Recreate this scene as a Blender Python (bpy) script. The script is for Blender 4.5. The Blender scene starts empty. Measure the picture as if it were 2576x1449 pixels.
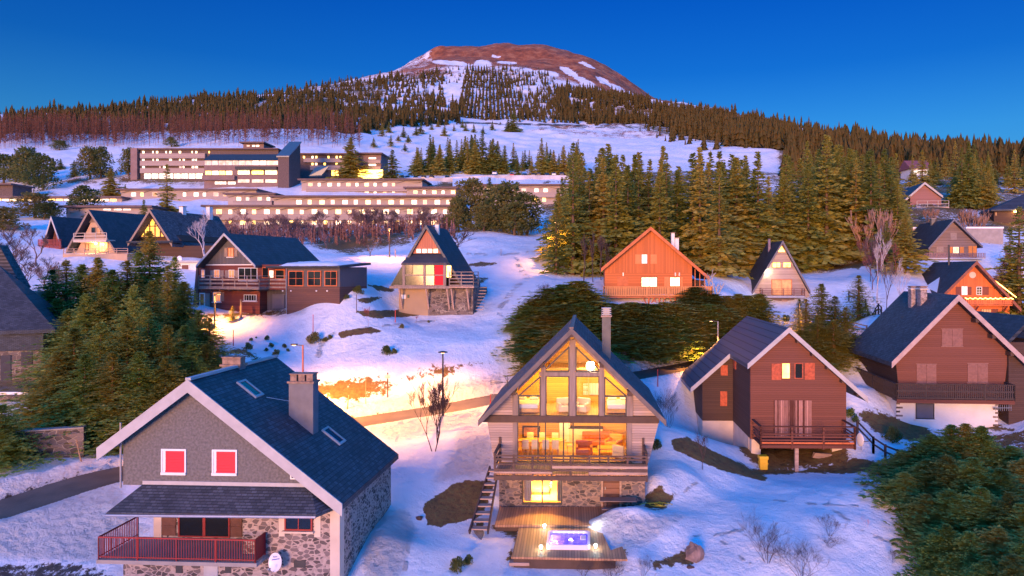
import bpy, math, random
import numpy as np
from mathutils import Vector, Matrix
random.seed(7); rng = np.random.default_rng(7)
C = bpy.context.scene.collection
SC = bpy.context.scene
# ---------------------------------------------------------------- camera
# the photograph is measured on a 2576 x 1449 grid; principal point (CX, HY), focal length FP in the same units
FP, CX, HY, CAMZ = 1741.0, 1430.0, 680.0, 16.0
cam = bpy.data.objects.new('camera', bpy.data.cameras.new('camera'))
C.objects.link(cam); SC.camera = cam
cam.location = (0, 0, CAMZ); cam.rotation_euler = (math.pi/2, 0, 0)
cam.data.sensor_width = 36; cam.data.lens = FP/2576*36
cam.data.shift_x = -(CX-1288)/2576; cam.data.shift_y = -(724.5-HY)/2576
cam.data.clip_start = 0.5; cam.data.clip_end = 20000
# ---------------------------------------------------------------- sky and sun
SUN_EL, SUN_AZ = math.radians(4), math.radians(194)      # low evening sun behind the viewer; azimuth from +Y clockwise
SC.view_settings.view_transform = 'Standard'; SC.view_settings.look = 'None'
SC.view_settings.exposure = 1.1; SC.view_settings.gamma = 1
W = bpy.data.worlds.new('World'); SC.world = W; W.use_nodes = True
nt = W.node_tree; nt.nodes.clear()
sky = nt.nodes.new('ShaderNodeTexSky'); sky.sky_type = 'NISHITA'; sky.sun_disc = False
sky.sun_elevation = SUN_EL; sky.sun_rotation = SUN_AZ; sky.altitude = 1300
sky.air_density = 1.3; sky.dust_density = 0.1; sky.ozone_density = 6.0
tint = nt.nodes.new('ShaderNodeMix'); tint.data_type = 'RGBA'; tint.blend_type = 'MULTIPLY'
tint.inputs['Factor'].default_value = 1.0
# dusk: deep blue opposite the afterglow, paler towards it and overhead
wtc = nt.nodes.new('ShaderNodeTexCoord'); wsx = nt.nodes.new('ShaderNodeSeparateXYZ'); nt.links.new(wtc.outputs['Generated'], wsx.inputs[0])
wr = nt.nodes.new('ShaderNodeValToRGB'); we = wr.color_ramp.elements
while len(we) < 5: we.new(.5)
for i_, (p_, c_) in enumerate(((.10, (1.0, 1.0, 1.02)), (.18, (.80, .93, 1.0)), (.27, (.20, .60, .90)), (.40, (.0, .41, .86)), (.55, (.42, 3.9, 3.3)))): we[i_].position = p_; we[i_].color = (*[x_/4 for x_ in c_], 1)
nt.links.new(wsx.outputs['Z'], wr.inputs[0])
wmr = nt.nodes.new('ShaderNodeMapRange'); wmr.inputs['From Min'].default_value = .15; wmr.inputs['From Max'].default_value = .6; nt.links.new(wsx.outputs['Y'], wmr.inputs[0])
wmx = nt.nodes.new('ShaderNodeMix'); wmx.data_type = 'RGBA'; wra = nt.nodes.new('ShaderNodeValToRGB'); wa = wra.color_ramp.elements; wa[0].position = .04; wa[0].color = (.34, .36, .62, 1); wa[1].position = .22; wa[1].color = (.20, .74, 1.0, 1)
nt.links.new(wsx.outputs['Z'], wra.inputs[0]); nt.links.new(wra.outputs[0], wmx.inputs['A']); nt.links.new(wmr.outputs[0], wmx.inputs['Factor']); nt.links.new(wr.outputs[0], wmx.inputs['B'])
nt.links.new(wmx.outputs['Result'], tint.inputs['B'])
bg = nt.nodes.new('ShaderNodeBackground'); bg.inputs['Strength'].default_value = 0.56
wo = nt.nodes.new('ShaderNodeOutputWorld')
nt.links.new(sky.outputs[0], tint.inputs['A']); nt.links.new(tint.outputs['Result'], bg.inputs[0]); nt.links.new(bg.outputs[0], wo.inputs[0])
sd = bpy.data.lights.new('sun', 'SUN'); sd.energy = 2.6; sd.angle = math.radians(18); sd.color = (1.0, 0.47, 0.20)
so = bpy.data.objects.new('sun', sd); C.objects.link(so)
sv = Vector((math.sin(SUN_AZ)*math.cos(SUN_EL), math.cos(SUN_AZ)*math.cos(SUN_EL), math.sin(SUN_EL)))
so.rotation_euler = sv.to_track_quat('Z', 'Y').to_euler(); so.location = (0, -50, 60)
SC.cycles.use_denoising = True
SC.cycles.max_bounces = 6; SC.cycles.transparent_max_bounces = 12; SC.cycles.sample_clamp_indirect = 4
SC.cycles.use_adaptive_sampling = True; SC.cycles.adaptive_threshold = 0.02
# ---------------------------------------------------------------- measuring
RG = {'A1': (0, 300), 'A2': (1365, 300), 'A3': (2730, 300), 'B1': (0, 900), 'B2': (1365, 900), 'B3': (2730, 900),
      'C1': (0, 1536), 'C2': (1365, 1536), 'C3': (2730, 1536), 'M1': (1800, 1640, .4416), 'M2': (1900, 1200, .3451), 'H': (500, 540, .3882)}
K = 4096/2576
def q(r, x, y):
    g = RG[r]; s = g[2] if len(g) > 2 else .5302
    return ((g[0]+x*s)/K, (g[1]+y*s)/K)
def qs(r, *pts): return [q(r, *p) for p in pts]
def at(px, py, Y): return Vector(((px-CX)/FP*Y, Y, CAMZ-(py-HY)/FP*Y))
# ---------------------------------------------------------------- materials
MATS = {}
def mat(name, col, rough=0.8, var=0.12, scale=3.0, bump=0.0, bscale=None, metal=0.0, emit=None, estr=0.0, stretch=(1, 1, 1), spec=0.5, detail=6, coords='Object'):
    if name in MATS: return MATS[name]
    m = bpy.data.materials.new(name); m.use_nodes = True; t = m.node_tree; b = t.nodes['Principled BSDF']
    b.inputs['Roughness'].default_value = rough; b.inputs['Metallic'].default_value = metal
    b.inputs['Specular IOR Level'].default_value = spec
    tc = t.nodes.new('ShaderNodeTexCoord'); mp = t.nodes.new('ShaderNodeMapping'); mp.inputs['Scale'].default_value = stretch
    t.links.new(tc.outputs[coords], mp.inputs[0])
    n = t.nodes.new('ShaderNodeTexNoise'); n.inputs['Scale'].default_value = scale; n.inputs['Detail'].default_value = detail
    t.links.new(mp.outputs[0], n.inputs[0])
    r = t.nodes.new('ShaderNodeValToRGB'); r.color_ramp.elements[0].position = .3; r.color_ramp.elements[1].position = .7
    r.color_ramp.elements[0].color = (*[c*(1-var) for c in col], 1); r.color_ramp.elements[1].color = (*[min(1, c*(1+var)) for c in col], 1)
    t.links.new(n.outputs['Fac'], r.inputs[0]); t.links.new(r.outputs[0], b.inputs['Base Color'])
    if bump:
        n2 = t.nodes.new('ShaderNodeTexNoise'); n2.inputs['Scale'].default_value = bscale or scale*4; n2.inputs['Detail'].default_value = 4
        t.links.new(mp.outputs[0], n2.inputs[0])
        bp = t.nodes.new('ShaderNodeBump'); bp.inputs['Strength'].default_value = bump; bp.inputs['Distance'].default_value = .05
        t.links.new(n2.outputs['Fac'], bp.inputs['Height']); t.links.new(bp.outputs[0], b.inputs['Normal'])
    if emit:
        b.inputs['Emission Color'].default_value = (*emit, 1); b.inputs['Emission Strength'].default_value = estr
    MATS[name] = m; return m
def N(t, kind, **kw):
    n = t.nodes.new(kind)
    for k, v in kw.items():
        if k in n.inputs: n.inputs[k].default_value = v
        else: setattr(n, k, v)
    return n
def planks(name, col, width=.14, axis='Z', var=.25, rough=.75, gap=.35, wave=None, vcol=None):
    """boards: per-board colour from a white noise of floor(coord/width), dark joint, bump"""
    if name in MATS: return MATS[name]
    m = bpy.data.materials.new(name); m.use_nodes = True; t = m.node_tree; b = t.nodes['Principled BSDF']; b.inputs['Roughness'].default_value = rough
    b.inputs['Specular IOR Level'].default_value = .3
    tc = N(t, 'ShaderNodeTexCoord'); sx = N(t, 'ShaderNodeSeparateXYZ'); t.links.new(tc.outputs['Object'], sx.inputs[0])
    dv = N(t, 'ShaderNodeMath', operation='DIVIDE'); dv.inputs[1].default_value = width; t.links.new(sx.outputs[axis], dv.inputs[0])
    fl = N(t, 'ShaderNodeMath', operation='FLOOR'); t.links.new(dv.outputs[0], fl.inputs[0])
    fr = N(t, 'ShaderNodeMath', operation='FRACT'); t.links.new(dv.outputs[0], fr.inputs[0])
    wn = N(t, 'ShaderNodeTexWhiteNoise', noise_dimensions='1D'); t.links.new(fl.outputs[0], wn.inputs['W'])
    mp = N(t, 'ShaderNodeMapping'); s = {'X': (8, 1, .6), 'Y': (1, 8, 1), 'Z': (.8, .8, 9)}[axis]; mp.inputs['Scale'].default_value = s
    t.links.new(tc.outputs['Object'], mp.inputs[0]); ns = N(t, 'ShaderNodeTexNoise', Scale=2.2, Detail=8.0, Roughness=.65); t.links.new(mp.outputs[0], ns.inputs[0])
    ad = N(t, 'ShaderNodeMath', operation='ADD'); t.links.new(wn.outputs['Value'], ad.inputs[0]); t.links.new(ns.outputs['Fac'], ad.inputs[1])
    r = t.nodes.new('ShaderNodeValToRGB'); e = r.color_ramp.elements; e[0].position = .35; e[1].position = .9 ; hf = N(t, 'ShaderNodeMath', operation='MULTIPLY'); hf.inputs[1].default_value = .6
    t.links.new(ad.outputs[0], hf.inputs[0]); t.links.new(hf.outputs[0], r.inputs[0])
    e[0].color = (*[c*(1-var) for c in col], 1); e[1].color = (*[min(1, c*(1+var)) for c in (vcol or col)], 1)
    lt = N(t, 'ShaderNodeMath', operation='LESS_THAN'); lt.inputs[1].default_value = .12; t.links.new(fr.outputs[0], lt.inputs[0])
    mx = N(t, 'ShaderNodeMix', data_type='RGBA'); t.links.new(lt.outputs[0], mx.inputs['Factor']); t.links.new(r.outputs[0], mx.inputs['A']); mx.inputs['B'].default_value = (*[c*gap for c in col], 1)
    t.links.new(mx.outputs['Result'], b.inputs['Base Color'])
    pp = N(t, 'ShaderNodeMath', operation='PINGPONG'); pp.inputs[1].default_value = .5; t.links.new(fr.outputs[0], pp.inputs[0])
    bp = N(t, 'ShaderNodeBump', Strength=.6, Distance=.02); t.links.new(pp.outputs[0], bp.inputs['Height']); t.links.new(bp.outputs[0], b.inputs['Normal'])
    MATS[name] = m; return m
def stone(name, mortar, stonec, scale=2.2, thr=.10, dens=1.0):
    if name in MATS: return MATS[name]
    m = bpy.data.materials.new(name); m.use_nodes = True; t = m.node_tree; b = t.nodes['Principled BSDF']; b.inputs['Roughness'].default_value = .9
    tc = N(t, 'ShaderNodeTexCoord'); mp = N(t, 'ShaderNodeMapping'); mp.inputs['Scale'].default_value = (1, 1, 1.7)
    nz = N(t, 'ShaderNodeTexNoise', Scale=1.5, Detail=3.0); t.links.new(tc.outputs['Object'], nz.inputs[0])
    mxv = N(t, 'ShaderNodeMix', data_type='VECTOR'); mxv.inputs['Factor'].default_value = .12
    t.links.new(tc.outputs['Object'], mxv.inputs['A']); t.links.new(nz.outputs['Color'], mxv.inputs['B']); t.links.new(mxv.outputs['Result'], mp.inputs[0])
    v = N(t, 'ShaderNodeTexVoronoi', feature='DISTANCE_TO_EDGE', Scale=scale); t.links.new(mp.outputs[0], v.inputs['Vector'])
    vc = N(t, 'ShaderNodeTexVoronoi', feature='F1', Scale=scale); t.links.new(mp.outputs[0], vc.inputs['Vector'])
    sp = N(t, 'ShaderNodeSeparateColor'); t.links.new(vc.outputs['Color'], sp.inputs[0])
    # some cells stay mortar-covered
    th = N(t, 'ShaderNodeMath', operation='MULTIPLY_ADD'); th.inputs[1].default_value = .22/dens; th.inputs[2].default_value = thr-.06; t.links.new(sp.outputs[1], th.inputs[0])
    gt = N(t, 'ShaderNodeMath', operation='GREATER_THAN'); t.links.new(v.outputs['Distance'], gt.inputs[0]); t.links.new(th.outputs[0], gt.inputs[1])
    r = t.nodes.new('ShaderNodeValToRGB'); e = r.color_ramp.elements; e[0].color = (*[c*.5 for c in stonec], 1); e[1].color = (*[c*1.7 for c in stonec], 1); t.links.new(sp.outputs[0], r.inputs[0])
    n2 = N(t, 'ShaderNodeTexNoise', Scale=7.0, Detail=6.0); t.links.new(tc.outputs['Object'], n2.inputs[0])
    r2 = t.nodes.new('ShaderNodeValToRGB'); e2 = r2.color_ramp.elements; e2[0].position = .3; e2[1].position = .7; e2[0].color = (*[c*.72 for c in mortar], 1); e2[1].color = (*[c*1.15 for c in mortar], 1); t.links.new(n2.outputs['Fac'], r2.inputs[0])
    mx = N(t, 'ShaderNodeMix', data_type='RGBA'); t.links.new(gt.outputs[0], mx.inputs['Factor']); t.links.new(r2.outputs[0], mx.inputs['A']); t.links.new(r.outputs[0], mx.inputs['B'])
    t.links.new(mx.outputs['Result'], b.inputs['Base Color'])
    bp = N(t, 'ShaderNodeBump', Strength=.8, Distance=.04); t.links.new(gt.outputs[0], bp.inputs['Height']); t.links.new(bp.outputs[0], b.inputs['Normal'])
    MATS[name] = m; return m
def slates(name, col, w=.32, h=.22, rough=.62, var=.3, axis='YZ', mort=.35):
    """brick-pattern slates or shingles in the object's own frame"""
    if name in MATS: return MATS[name]
    m = bpy.data.materials.new(name); m.use_nodes = True; t = m.node_tree; b = t.nodes['Principled BSDF']; b.inputs['Roughness'].default_value = rough
    b.inputs['Specular IOR Level'].default_value = .45
    tc = N(t, 'ShaderNodeTexCoord'); sx = N(t, 'ShaderNodeSeparateXYZ'); t.links.new(tc.outputs['Object'], sx.inputs[0])
    cb = N(t, 'ShaderNodeCombineXYZ'); t.links.new(sx.outputs[axis[0]], cb.inputs[0]); t.links.new(sx.outputs[axis[1]], cb.inputs[1])
    br = N(t, 'ShaderNodeTexBrick'); br.inputs['Scale'].default_value = 1; br.inputs['Brick Width'].default_value = w; br.inputs['Row Height'].default_value = h
    br.inputs['Mortar Size'].default_value = .012; br.inputs['Mortar Smooth'].default_value = .2; br.inputs['Bias'].default_value = 0
    br.inputs['Color1'].default_value = (*[c*(1-var) for c in col], 1); br.inputs['Color2'].default_value = (*[c*(1+var) for c in col], 1); br.inputs['Mortar'].default_value = (*[c*mort for c in col], 1)
    t.links.new(cb.outputs[0], br.inputs['Vector'])
    n2 = N(t, 'ShaderNodeTexNoise', Scale=.9, Detail=8.0, Roughness=.65); t.links.new(tc.outputs['Object'], n2.inputs[0])
    r2 = t.nodes.new('ShaderNodeValToRGB'); e2 = r2.color_ramp.elements; e2[0].position = .3; e2[1].position = .7; e2[0].color = (.7, .7, .7, 1); e2[1].color = (1.25, 1.25, 1.25, 1); t.links.new(n2.outputs['Fac'], r2.inputs[0])
    mx = N(t, 'ShaderNodeMix', data_type='RGBA', blend_type='MULTIPLY'); mx.inputs['Factor'].default_value = 1; t.links.new(br.outputs['Color'], mx.inputs['A']); t.links.new(r2.outputs[0], mx.inputs['B'])
    t.links.new(mx.outputs['Result'], b.inputs['Base Color'])
    bp = N(t, 'ShaderNodeBump', Strength=.7, Distance=.02); bp.invert = True; t.links.new(br.outputs['Fac'], bp.inputs['Height']); t.links.new(bp.outputs[0], b.inputs['Normal'])
    MATS[name] = m; return m
def glow(name, col, strength, tex=None):
    if name in MATS: return MATS[name]
    m = bpy.data.materials.new(name); m.use_nodes = True; t = m.node_tree; b = t.nodes['Principled BSDF']; b.inputs['Base Color'].default_value = (.1, .1, .1, 1)
    b.inputs['Roughness'].default_value = .2
    tc = N(t, 'ShaderNodeTexCoord'); n = N(t, 'ShaderNodeTexNoise', Scale=tex or 1.5, Detail=3.0); t.links.new(tc.outputs['Object'], n.inputs[0])
    r = t.nodes.new('ShaderNodeValToRGB'); e = r.color_ramp.elements; e[0].position = .35; e[1].position = .62
    e[0].color = (col[0]*.65, col[1]*.45, col[2]*.35, 1); e[1].color = (*col, 1)
    t.links.new(n.outputs['Fac'], r.inputs[0]); t.links.new(r.outputs[0], b.inputs['Emission Color']); b.inputs['Emission Strength'].default_value = strength
    MATS[name] = m; return m
def glass(name='window_glass', tintc=(.9, .95, 1)):
    if name in MATS: return MATS[name]
    m = bpy.data.materials.new(name); m.use_nodes = True; t = m.node_tree; t.nodes.clear()
    o = N(t, 'ShaderNodeOutputMaterial'); tr = N(t, 'ShaderNodeBsdfTransparent'); tr.inputs[0].default_value = (*tintc, 1); gl = N(t, 'ShaderNodeBsdfGlossy'); gl.inputs['Roughness'].default_value = .02
    lw = N(t, 'ShaderNodeFresnel'); lw.inputs[0].default_value = 1.45; ms = N(t, 'ShaderNodeMixShader')
    t.links.new(lw.outputs[0], ms.inputs[0]); t.links.new(tr.outputs[0], ms.inputs[1]); t.links.new(gl.outputs[0], ms.inputs[2]); t.links.new(ms.outputs[0], o.inputs[0])
    MATS[name] = m; return m
# ---------------------------------------------------------------- mesh building
def tag(o, label=None, cat=None, group=None, kind=None):
    if label: o['label'] = label
    if cat: o['category'] = cat
    if group: o['group'] = group
    if kind: o['kind'] = kind
    return o
class MB:
    def __init__(s): s.v = []; s.f = []; s.k = []
    def add(s, vs, fs):
        n = len(s.v); s.k.append((n, len(s.f))); s.v += [tuple(p) for p in vs]; s.f += [tuple(i+n for i in f) for f in fs]; return s
    def box(s, x0, x1, y0, y1, z0, z1):
        if x0 > x1: x0, x1 = x1, x0
        if y0 > y1: y0, y1 = y1, y0
        if z0 > z1: z0, z1 = z1, z0
        return s.add([(x0, y0, z0), (x1, y0, z0), (x1, y1, z0), (x0, y1, z0), (x0, y0, z1), (x1, y0, z1), (x1, y1, z1), (x0, y1, z1)],
                     [(0, 3, 2, 1), (4, 5, 6, 7), (0, 1, 5, 4), (1, 2, 6, 5), (2, 3, 7, 6), (3, 0, 4, 7)])
    def prism(s, pts, y0, y1):            # polygon of (u, w) extruded along v
        a = sum(pts[i][0]*pts[(i+1) % len(pts)][1]-pts[(i+1) % len(pts)][0]*pts[i][1] for i in range(len(pts)))
        if a < 0: pts = pts[::-1]
        n = len(pts)
        return s.add([(u, y0, w) for u, w in pts]+[(u, y1, w) for u, w in pts],
                     [tuple(range(n)), tuple(range(2*n-1, n-1, -1))]+[(i, i+n, (i+1) % n+n, (i+1) % n) for i in range(n)])
    def xprism(s, pts, x0, x1):           # polygon of (v, w) extruded along u
        a = sum(pts[i][0]*pts[(i+1) % len(pts)][1]-pts[(i+1) % len(pts)][0]*pts[i][1] for i in range(len(pts)))
        if a < 0: pts = pts[::-1]
        n = len(pts)
        return s.add([(x0, v, w) for v, w in pts]+[(x1, v, w) for v, w in pts],
                     [tuple(range(n-1, -1, -1)), tuple(range(n, 2*n))]+[(i, (i+1) % n, (i+1) % n+n, i+n) for i in range(n)])
    def zprism(s, pts, z0, z1):
        a = sum(pts[i][0]*pts[(i+1) % len(pts)][1]-pts[(i+1) % len(pts)][0]*pts[i][1] for i in range(len(pts)))
        if a < 0: pts = pts[::-1]
        n = len(pts)
        return s.add([(x, y, z0) for x, y in pts]+[(x, y, z1) for x, y in pts],
                     [tuple(range(n-1, -1, -1)), tuple(range(n, 2*n))]+[(i, (i+1) % n, (i+1) % n+n, i+n) for i in range(n)])
    def beam(s, a, b, w, h=None):         # square bar between two points
        a, b = Vector(a), Vector(b); h = h or w; d = (b-a); 
        if d.length < 1e-6: return s
        d.normalize(); up = Vector((0, 0, 1)) if abs(d.z) < .95 else Vector((0, 1, 0))
        r = d.cross(up).normalized()*w/2; t = r.cross(d).normalized()*h/2
        return s.add([a-r-t, a+r-t, a+r+t, a-r+t, b-r-t, b+r-t, b+r+t, b-r+t],
                     [(0, 1, 2, 3), (7, 6, 5, 4), (0, 4, 5, 1), (1, 5, 6, 2), (2, 6, 7, 3), (3, 7, 4, 0)])
    def tube(s, a, b, r0, r1=None, n=8, cap=True):
        a, b = Vector(a), Vector(b); r1 = r0 if r1 is None else r1; d = (b-a).normalized(); up = Vector((0, 0, 1)) if abs(d.z) < .95 else Vector((0, 1, 0))
        x = d.cross(up).normalized(); y = x.cross(d).normalized(); vs = []
        for c, r in ((a, r0), (b, r1)):
            vs += [c+(x*math.cos(2*math.pi*i/n)+y*math.sin(2*math.pi*i/n))*r for i in range(n)]
        fs = [(i, i+n, (i+1) % n+n, (i+1) % n) for i in range(n)]
        if cap: fs += [tuple(range(n)), tuple(range(2*n-1, n-1, -1))]
        return s.add(vs, fs)
    def path(s, pts, r, n=6):
        for a, b in zip(pts, pts[1:]): s.tube(a, b, r, r, n)
        return s
    def lathe(s, prof, c=(0, 0, 0), n=20):
        vs = [(c[0]+r*math.cos(2*math.pi*i/n), c[1]+r*math.sin(2*math.pi*i/n), c[2]+z) for r, z in prof for i in range(n)]
        fs = [(k*n+i, k*n+(i+1) % n, (k+1)*n+(i+1) % n, (k+1)*n+i) for k in range(len(prof)-1) for i in range(n)]
        return s.add(vs, fs+[tuple(range(n-1, -1, -1)), tuple(range((len(prof)-1)*n, len(prof)*n))])
    def ball(s, c, r, sq=(1, 1, 1), n=12, m=8):
        prof = [(max(1e-3, math.sin(math.pi*k/m))*r, -math.cos(math.pi*k/m)*r) for k in range(m+1)]
        k0 = len(s.v); s.lathe(prof, (0, 0, 0), n)
        for i in range(k0, len(s.v)): p = s.v[i]; s.v[i] = (p[0]*sq[0]+c[0], p[1]*sq[1]+c[1], p[2]*sq[2]+c[2])
        return s
    def each(s, name, m, parent=None):    # one object per primitive
        ks = s.k+[(len(s.v), len(s.f))]; out = []
        for (v0, f0), (v1, f1) in zip(ks, ks[1:]):
            b = MB(); b.v = s.v[v0:v1]; b.f = [tuple(i-v0 for i in f) for f in s.f[f0:f1]]; out.append(b.make(name, m, parent))
        return out
    def make(s, name, m, parent=None, smooth=False, bevel=0, loc=None):
        me = bpy.data.meshes.new(name); me.from_pydata(s.v, [], s.f); me.validate(); me.update()
        me.materials.append(m)
        if smooth: me.polygons.foreach_set('use_smooth', [True]*len(me.polygons))
        o = bpy.data.objects.new(name, me); C.objects.link(o)
        if parent is not None: o.parent = parent
        if loc: o.location = loc
        if bevel:
            b = o.modifiers.new('bevel', 'BEVEL'); b.width = bevel; b.segments = 2; b.limit_method = 'ANGLE'
        return o
def empty(name, loc, rz=0):
    o = bpy.data.objects.new(name, None); C.objects.link(o); o.location = loc; o.rotation_euler = (0, 0, rz); o.empty_display_size = .3; return o
def copy_tree(o, parent=None):
    c = o.copy(); C.objects.link(c); c.parent = parent
    for ch in o.children: copy_tree(ch, c)
    return c
def np_mesh(name, V, F, m, parent=None, smooth=False):
    """V (n,3), F (k,3) arrays -> object"""
    me = bpy.data.meshes.new(name); V = np.asarray(V, np.float32); F = np.asarray(F, np.int32)
    me.vertices.add(len(V)); me.vertices.foreach_set('co', V.ravel()); k = F.shape[1]
    me.loops.add(F.size); me.loops.foreach_set('vertex_index', F.ravel()); me.polygons.add(len(F))
    me.polygons.foreach_set('loop_start', np.arange(0, F.size, k, dtype=np.int32)); me.polygons.foreach_set('loop_total', np.full(len(F), k, np.int32))
    if smooth: me.polygons.foreach_set('use_smooth', np.ones(len(F), bool))
    me.update(calc_edges=True); me.materials.append(m)
    o = bpy.data.objects.new(name, me); C.objects.link(o)
    if parent is not None: o.parent = parent
    return o
# ---------------------------------------------------------------- terrain
# control points: (px, py, distance) read off the photograph
CP = [
 (-600,1500,30),(0,1449,34),(300,1449,33.5),(600,1449,33),(1000,1449,32.8),(1500,1449,33.6),(2000,1449,35),(2400,1449,37),(3000,1449,36),
 (1250,1272,41),(1440,1272,41),(1620,1275,41),(1440,1375,36),(1090,1330,37.5),(1090,1200,43),(1095,1151,47),(1300,1180,46),(1580,1180,46),(1440,1100,51),
 (0,1252,38),(305,1184,43),(600,1120,48.5),(870,1062,54.5),(1110,1030,58),(1240,1001,60.5),(1420,970,63.5),(1600,938,66.5),(1720,910,70),(1850,880,74),(2000,850,80),(2150,830,88),
 (150,1350,36),(150,1195,42.8),(100,1140,46),(130,1062,51),(60,990,56),(60,930,66),(350,1090,51.5),(500,1040,56),(300,900,66),(100,800,80),(300,700,95),
 (760,1010,58),(900,1000,58),(1000,990,59),(800,925,63),(1000,922,62),(1200,895,64),(1350,890,66),(1000,860,66),(1300,860,67.5),(1450,860,71),(1000,800,73),(1300,800,74),
 (600,850,67),(560,900,60),(620,800,73),(990,783,76),(1190,783,76),(1400,770,78),(500,784,75),(700,778,76),(745,777,73.5),(800,748,73),(858,718,73.5),(905,700,77),(960,700,82),(850,690,86),(900,652,100),(1250,715,87),(1300,650,105),(1100,660,100),
 (1370,640,108),(1300,603,125),(1200,590,128),(1250,585,135),(980,654,100),(1370,590,140),(1000,600,125),(850,640,110),
 (1520,768,79),(1740,768,79),(1650,700,93),(1650,850,74),(1800,840,77),(1450,700,95),(1600,640,115),(1600,560,150),
 (1870,755,82),(1950,782,93),(2050,760,93),(1870,720,95),(2060,706,102),(2110,674,116),(1900,680,120),(1850,620,140),(2000,600,150),
 (2150,830,76),(2150,876,71),(2200,790,82),(2120,980,60),(2190,1020,58.5),(2260,1075,57),(2530,1075,57),(2150,1095,54),(2250,980,64),(2500,960,67),(2620,1000,60),(2620,850,78),
 (1730,1045,64),(1800,1110,57),(1910,1183,50.5),(2110,1175,51),(1910,1120,56),(2050,1100,60),(1720,1130,48.5),(1650,1060,53),(1700,1250,42.5),(2000,1250,43),(2200,1230,44.5),(2300,1200,46.5),(2000,1400,36),(2450,1300,42),(2560,1150,50),
 (2480,832,91),(2560,780,95),(2540,700,110),(2300,730,93),(2300,655,113),(2480,655,113),(2540,600,130),(2300,592,132),(2200,600,132),(2380,575,140),(2250,520,168),(2390,520,168),(2540,560,150),(2200,500,185),(2100,560,165),
 (2500,470,230),(2315,445,265),(2560,430,320),(2500,408,450),(2400,388,500),(2300,372,560),(2100,348,700),(1900,300,860),(1700,262,1050),(1620,250,1150),
 (-300,640,105),(100,645,105),(350,642,107),(520,650,105),(50,600,122),(150,560,150),(430,600,140),(600,600,150),(30,520,195),(250,520,200),(-400,540,160),(250,490,228),(60,492,228),
 (500,590,172),(650,588,174),(800,572,180),(1000,565,182),(1130,560,188),(1250,545,190),(1350,530,200),(1300,500,225),
 (400,480,232),(620,475,236),(800,462,240),(1000,458,250),(400,452,252),(620,455,255),(800,455,262),(900,445,275),(1050,448,272),(1200,447,270),(1400,447,270),(1350,470,235),(1150,470,238),
 (1500,445,275),(1700,440,280),(1900,430,290),(1700,500,220),(1900,500,220),(2050,470,250),
 (100,440,270),(300,430,270),(100,385,330),(300,385,335),(0,357,375),(300,357,380),(600,362,350),(900,372,360),(-400,370,360),(1000,400,340),(1100,430,300),(1000,345,420),
 (0,325,470),(-400,320,480),(300,315,490),(600,310,480),(900,330,450),(0,300,600),(420,268,720),(700,243,850),(200,290,650),(-500,300,600),
 (1100,330,480),(1300,325,560),(1300,360,450),(1500,350,480),(1680,325,560),(1500,316,620),(1500,390,370),(1250,390,370),(1750,390,370),(1900,380,380),(1950,440,310),(1960,350,500),
 (1100,300,600),(1300,300,660),(1500,305,680),(1700,310,640),(2000,345,600),(1900,325,680),
 (1000,250,800),(1300,240,860),(1550,250,850),(850,215,1000),(1000,190,1060),(1150,185,1050),(1300,180,1080),(1450,200,1080),(1550,235,1060),(1600,258,1000),
 (1090,152,1180),(1300,155,1190),(1450,170,1170),(1560,215,1150),
]
# skyline crest with what lies behind it falling away
CREST = [(-500,300,640),(0,293,680),(200,288,700),(420,262,800),(700,238,950),(850,214,1080),(950,190,1160),(1040,165,1220),(1070,156,1235),(1088,146,1245),(1096,130,1252),(1106,118,1260),(1140,118,1268),(1180,119,1275),(1240,116,1290),(1330,112,1300),(1400,121,1290),(1480,145,1275),(1530,170,1260),(1580,205,1240),(1620,247,1210),(1700,268,1150),(1900,308,960),(2100,350,780),(2300,378,640),(2450,398,560),(2576,406,540),(3000,420,500)]
for a, b, c in CREST: CP += [(a, b, c), (a, b+60, c*1.25), (a, b+140, c*1.7)]
CP += [(a, 520, 3200) for a in (-3000, -500, 500, 1500, 2500, 5000)]
def tps_fit(P, val, lam):
    n = len(P); d = np.linalg.norm(P[:, None]-P[None], axis=2); Kk = np.where(d > 0, d*d*np.log(d+1e-12), 0)+lam*np.eye(n)
    A = np.zeros((n+3, n+3)); A[:n, :n] = Kk; A[:n, n] = 1; A[:n, n+1:] = P; A[n, :n] = 1; A[n+1:, :n] = P.T
    return np.linalg.solve(A, np.concatenate([val, np.zeros(3)]))
_cp = np.array(CP, float); _P = np.c_[(_cp[:, 0]-1288)/900, np.log(_cp[:, 2])*2.2]; _W = tps_fit(_P, _cp[:, 1]-HY, 2e-4)
def base_py(px, Y):
    px = np.clip(np.asarray(px, float), -900, 3300); Y = np.asarray(Y, float)
    Q = np.c_[((px-1288)/900).ravel(), (np.log(np.clip(Y, 24, 3400))*2.2).ravel()]; out = np.empty(len(Q))
    for i in range(0, len(Q), 8192):
        d = np.linalg.norm(Q[i:i+8192, None]-_P[None], axis=2); out[i:i+8192] = (d*d*np.log(d+1e-12))@_W[:len(_P)]+_W[len(_P)]+Q[i:i+8192]@_W[len(_P)+1:]
    return out.reshape(px.shape)+HY
def raw_z(x, y):
    x = np.asarray(x, float); y = np.asarray(y, float); Yc = np.clip(y, 24, None); px = x/np.clip(y, 12, None)*FP+CX
    return CAMZ-(base_py(px, Yc)-HY)/FP*Yc
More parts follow.
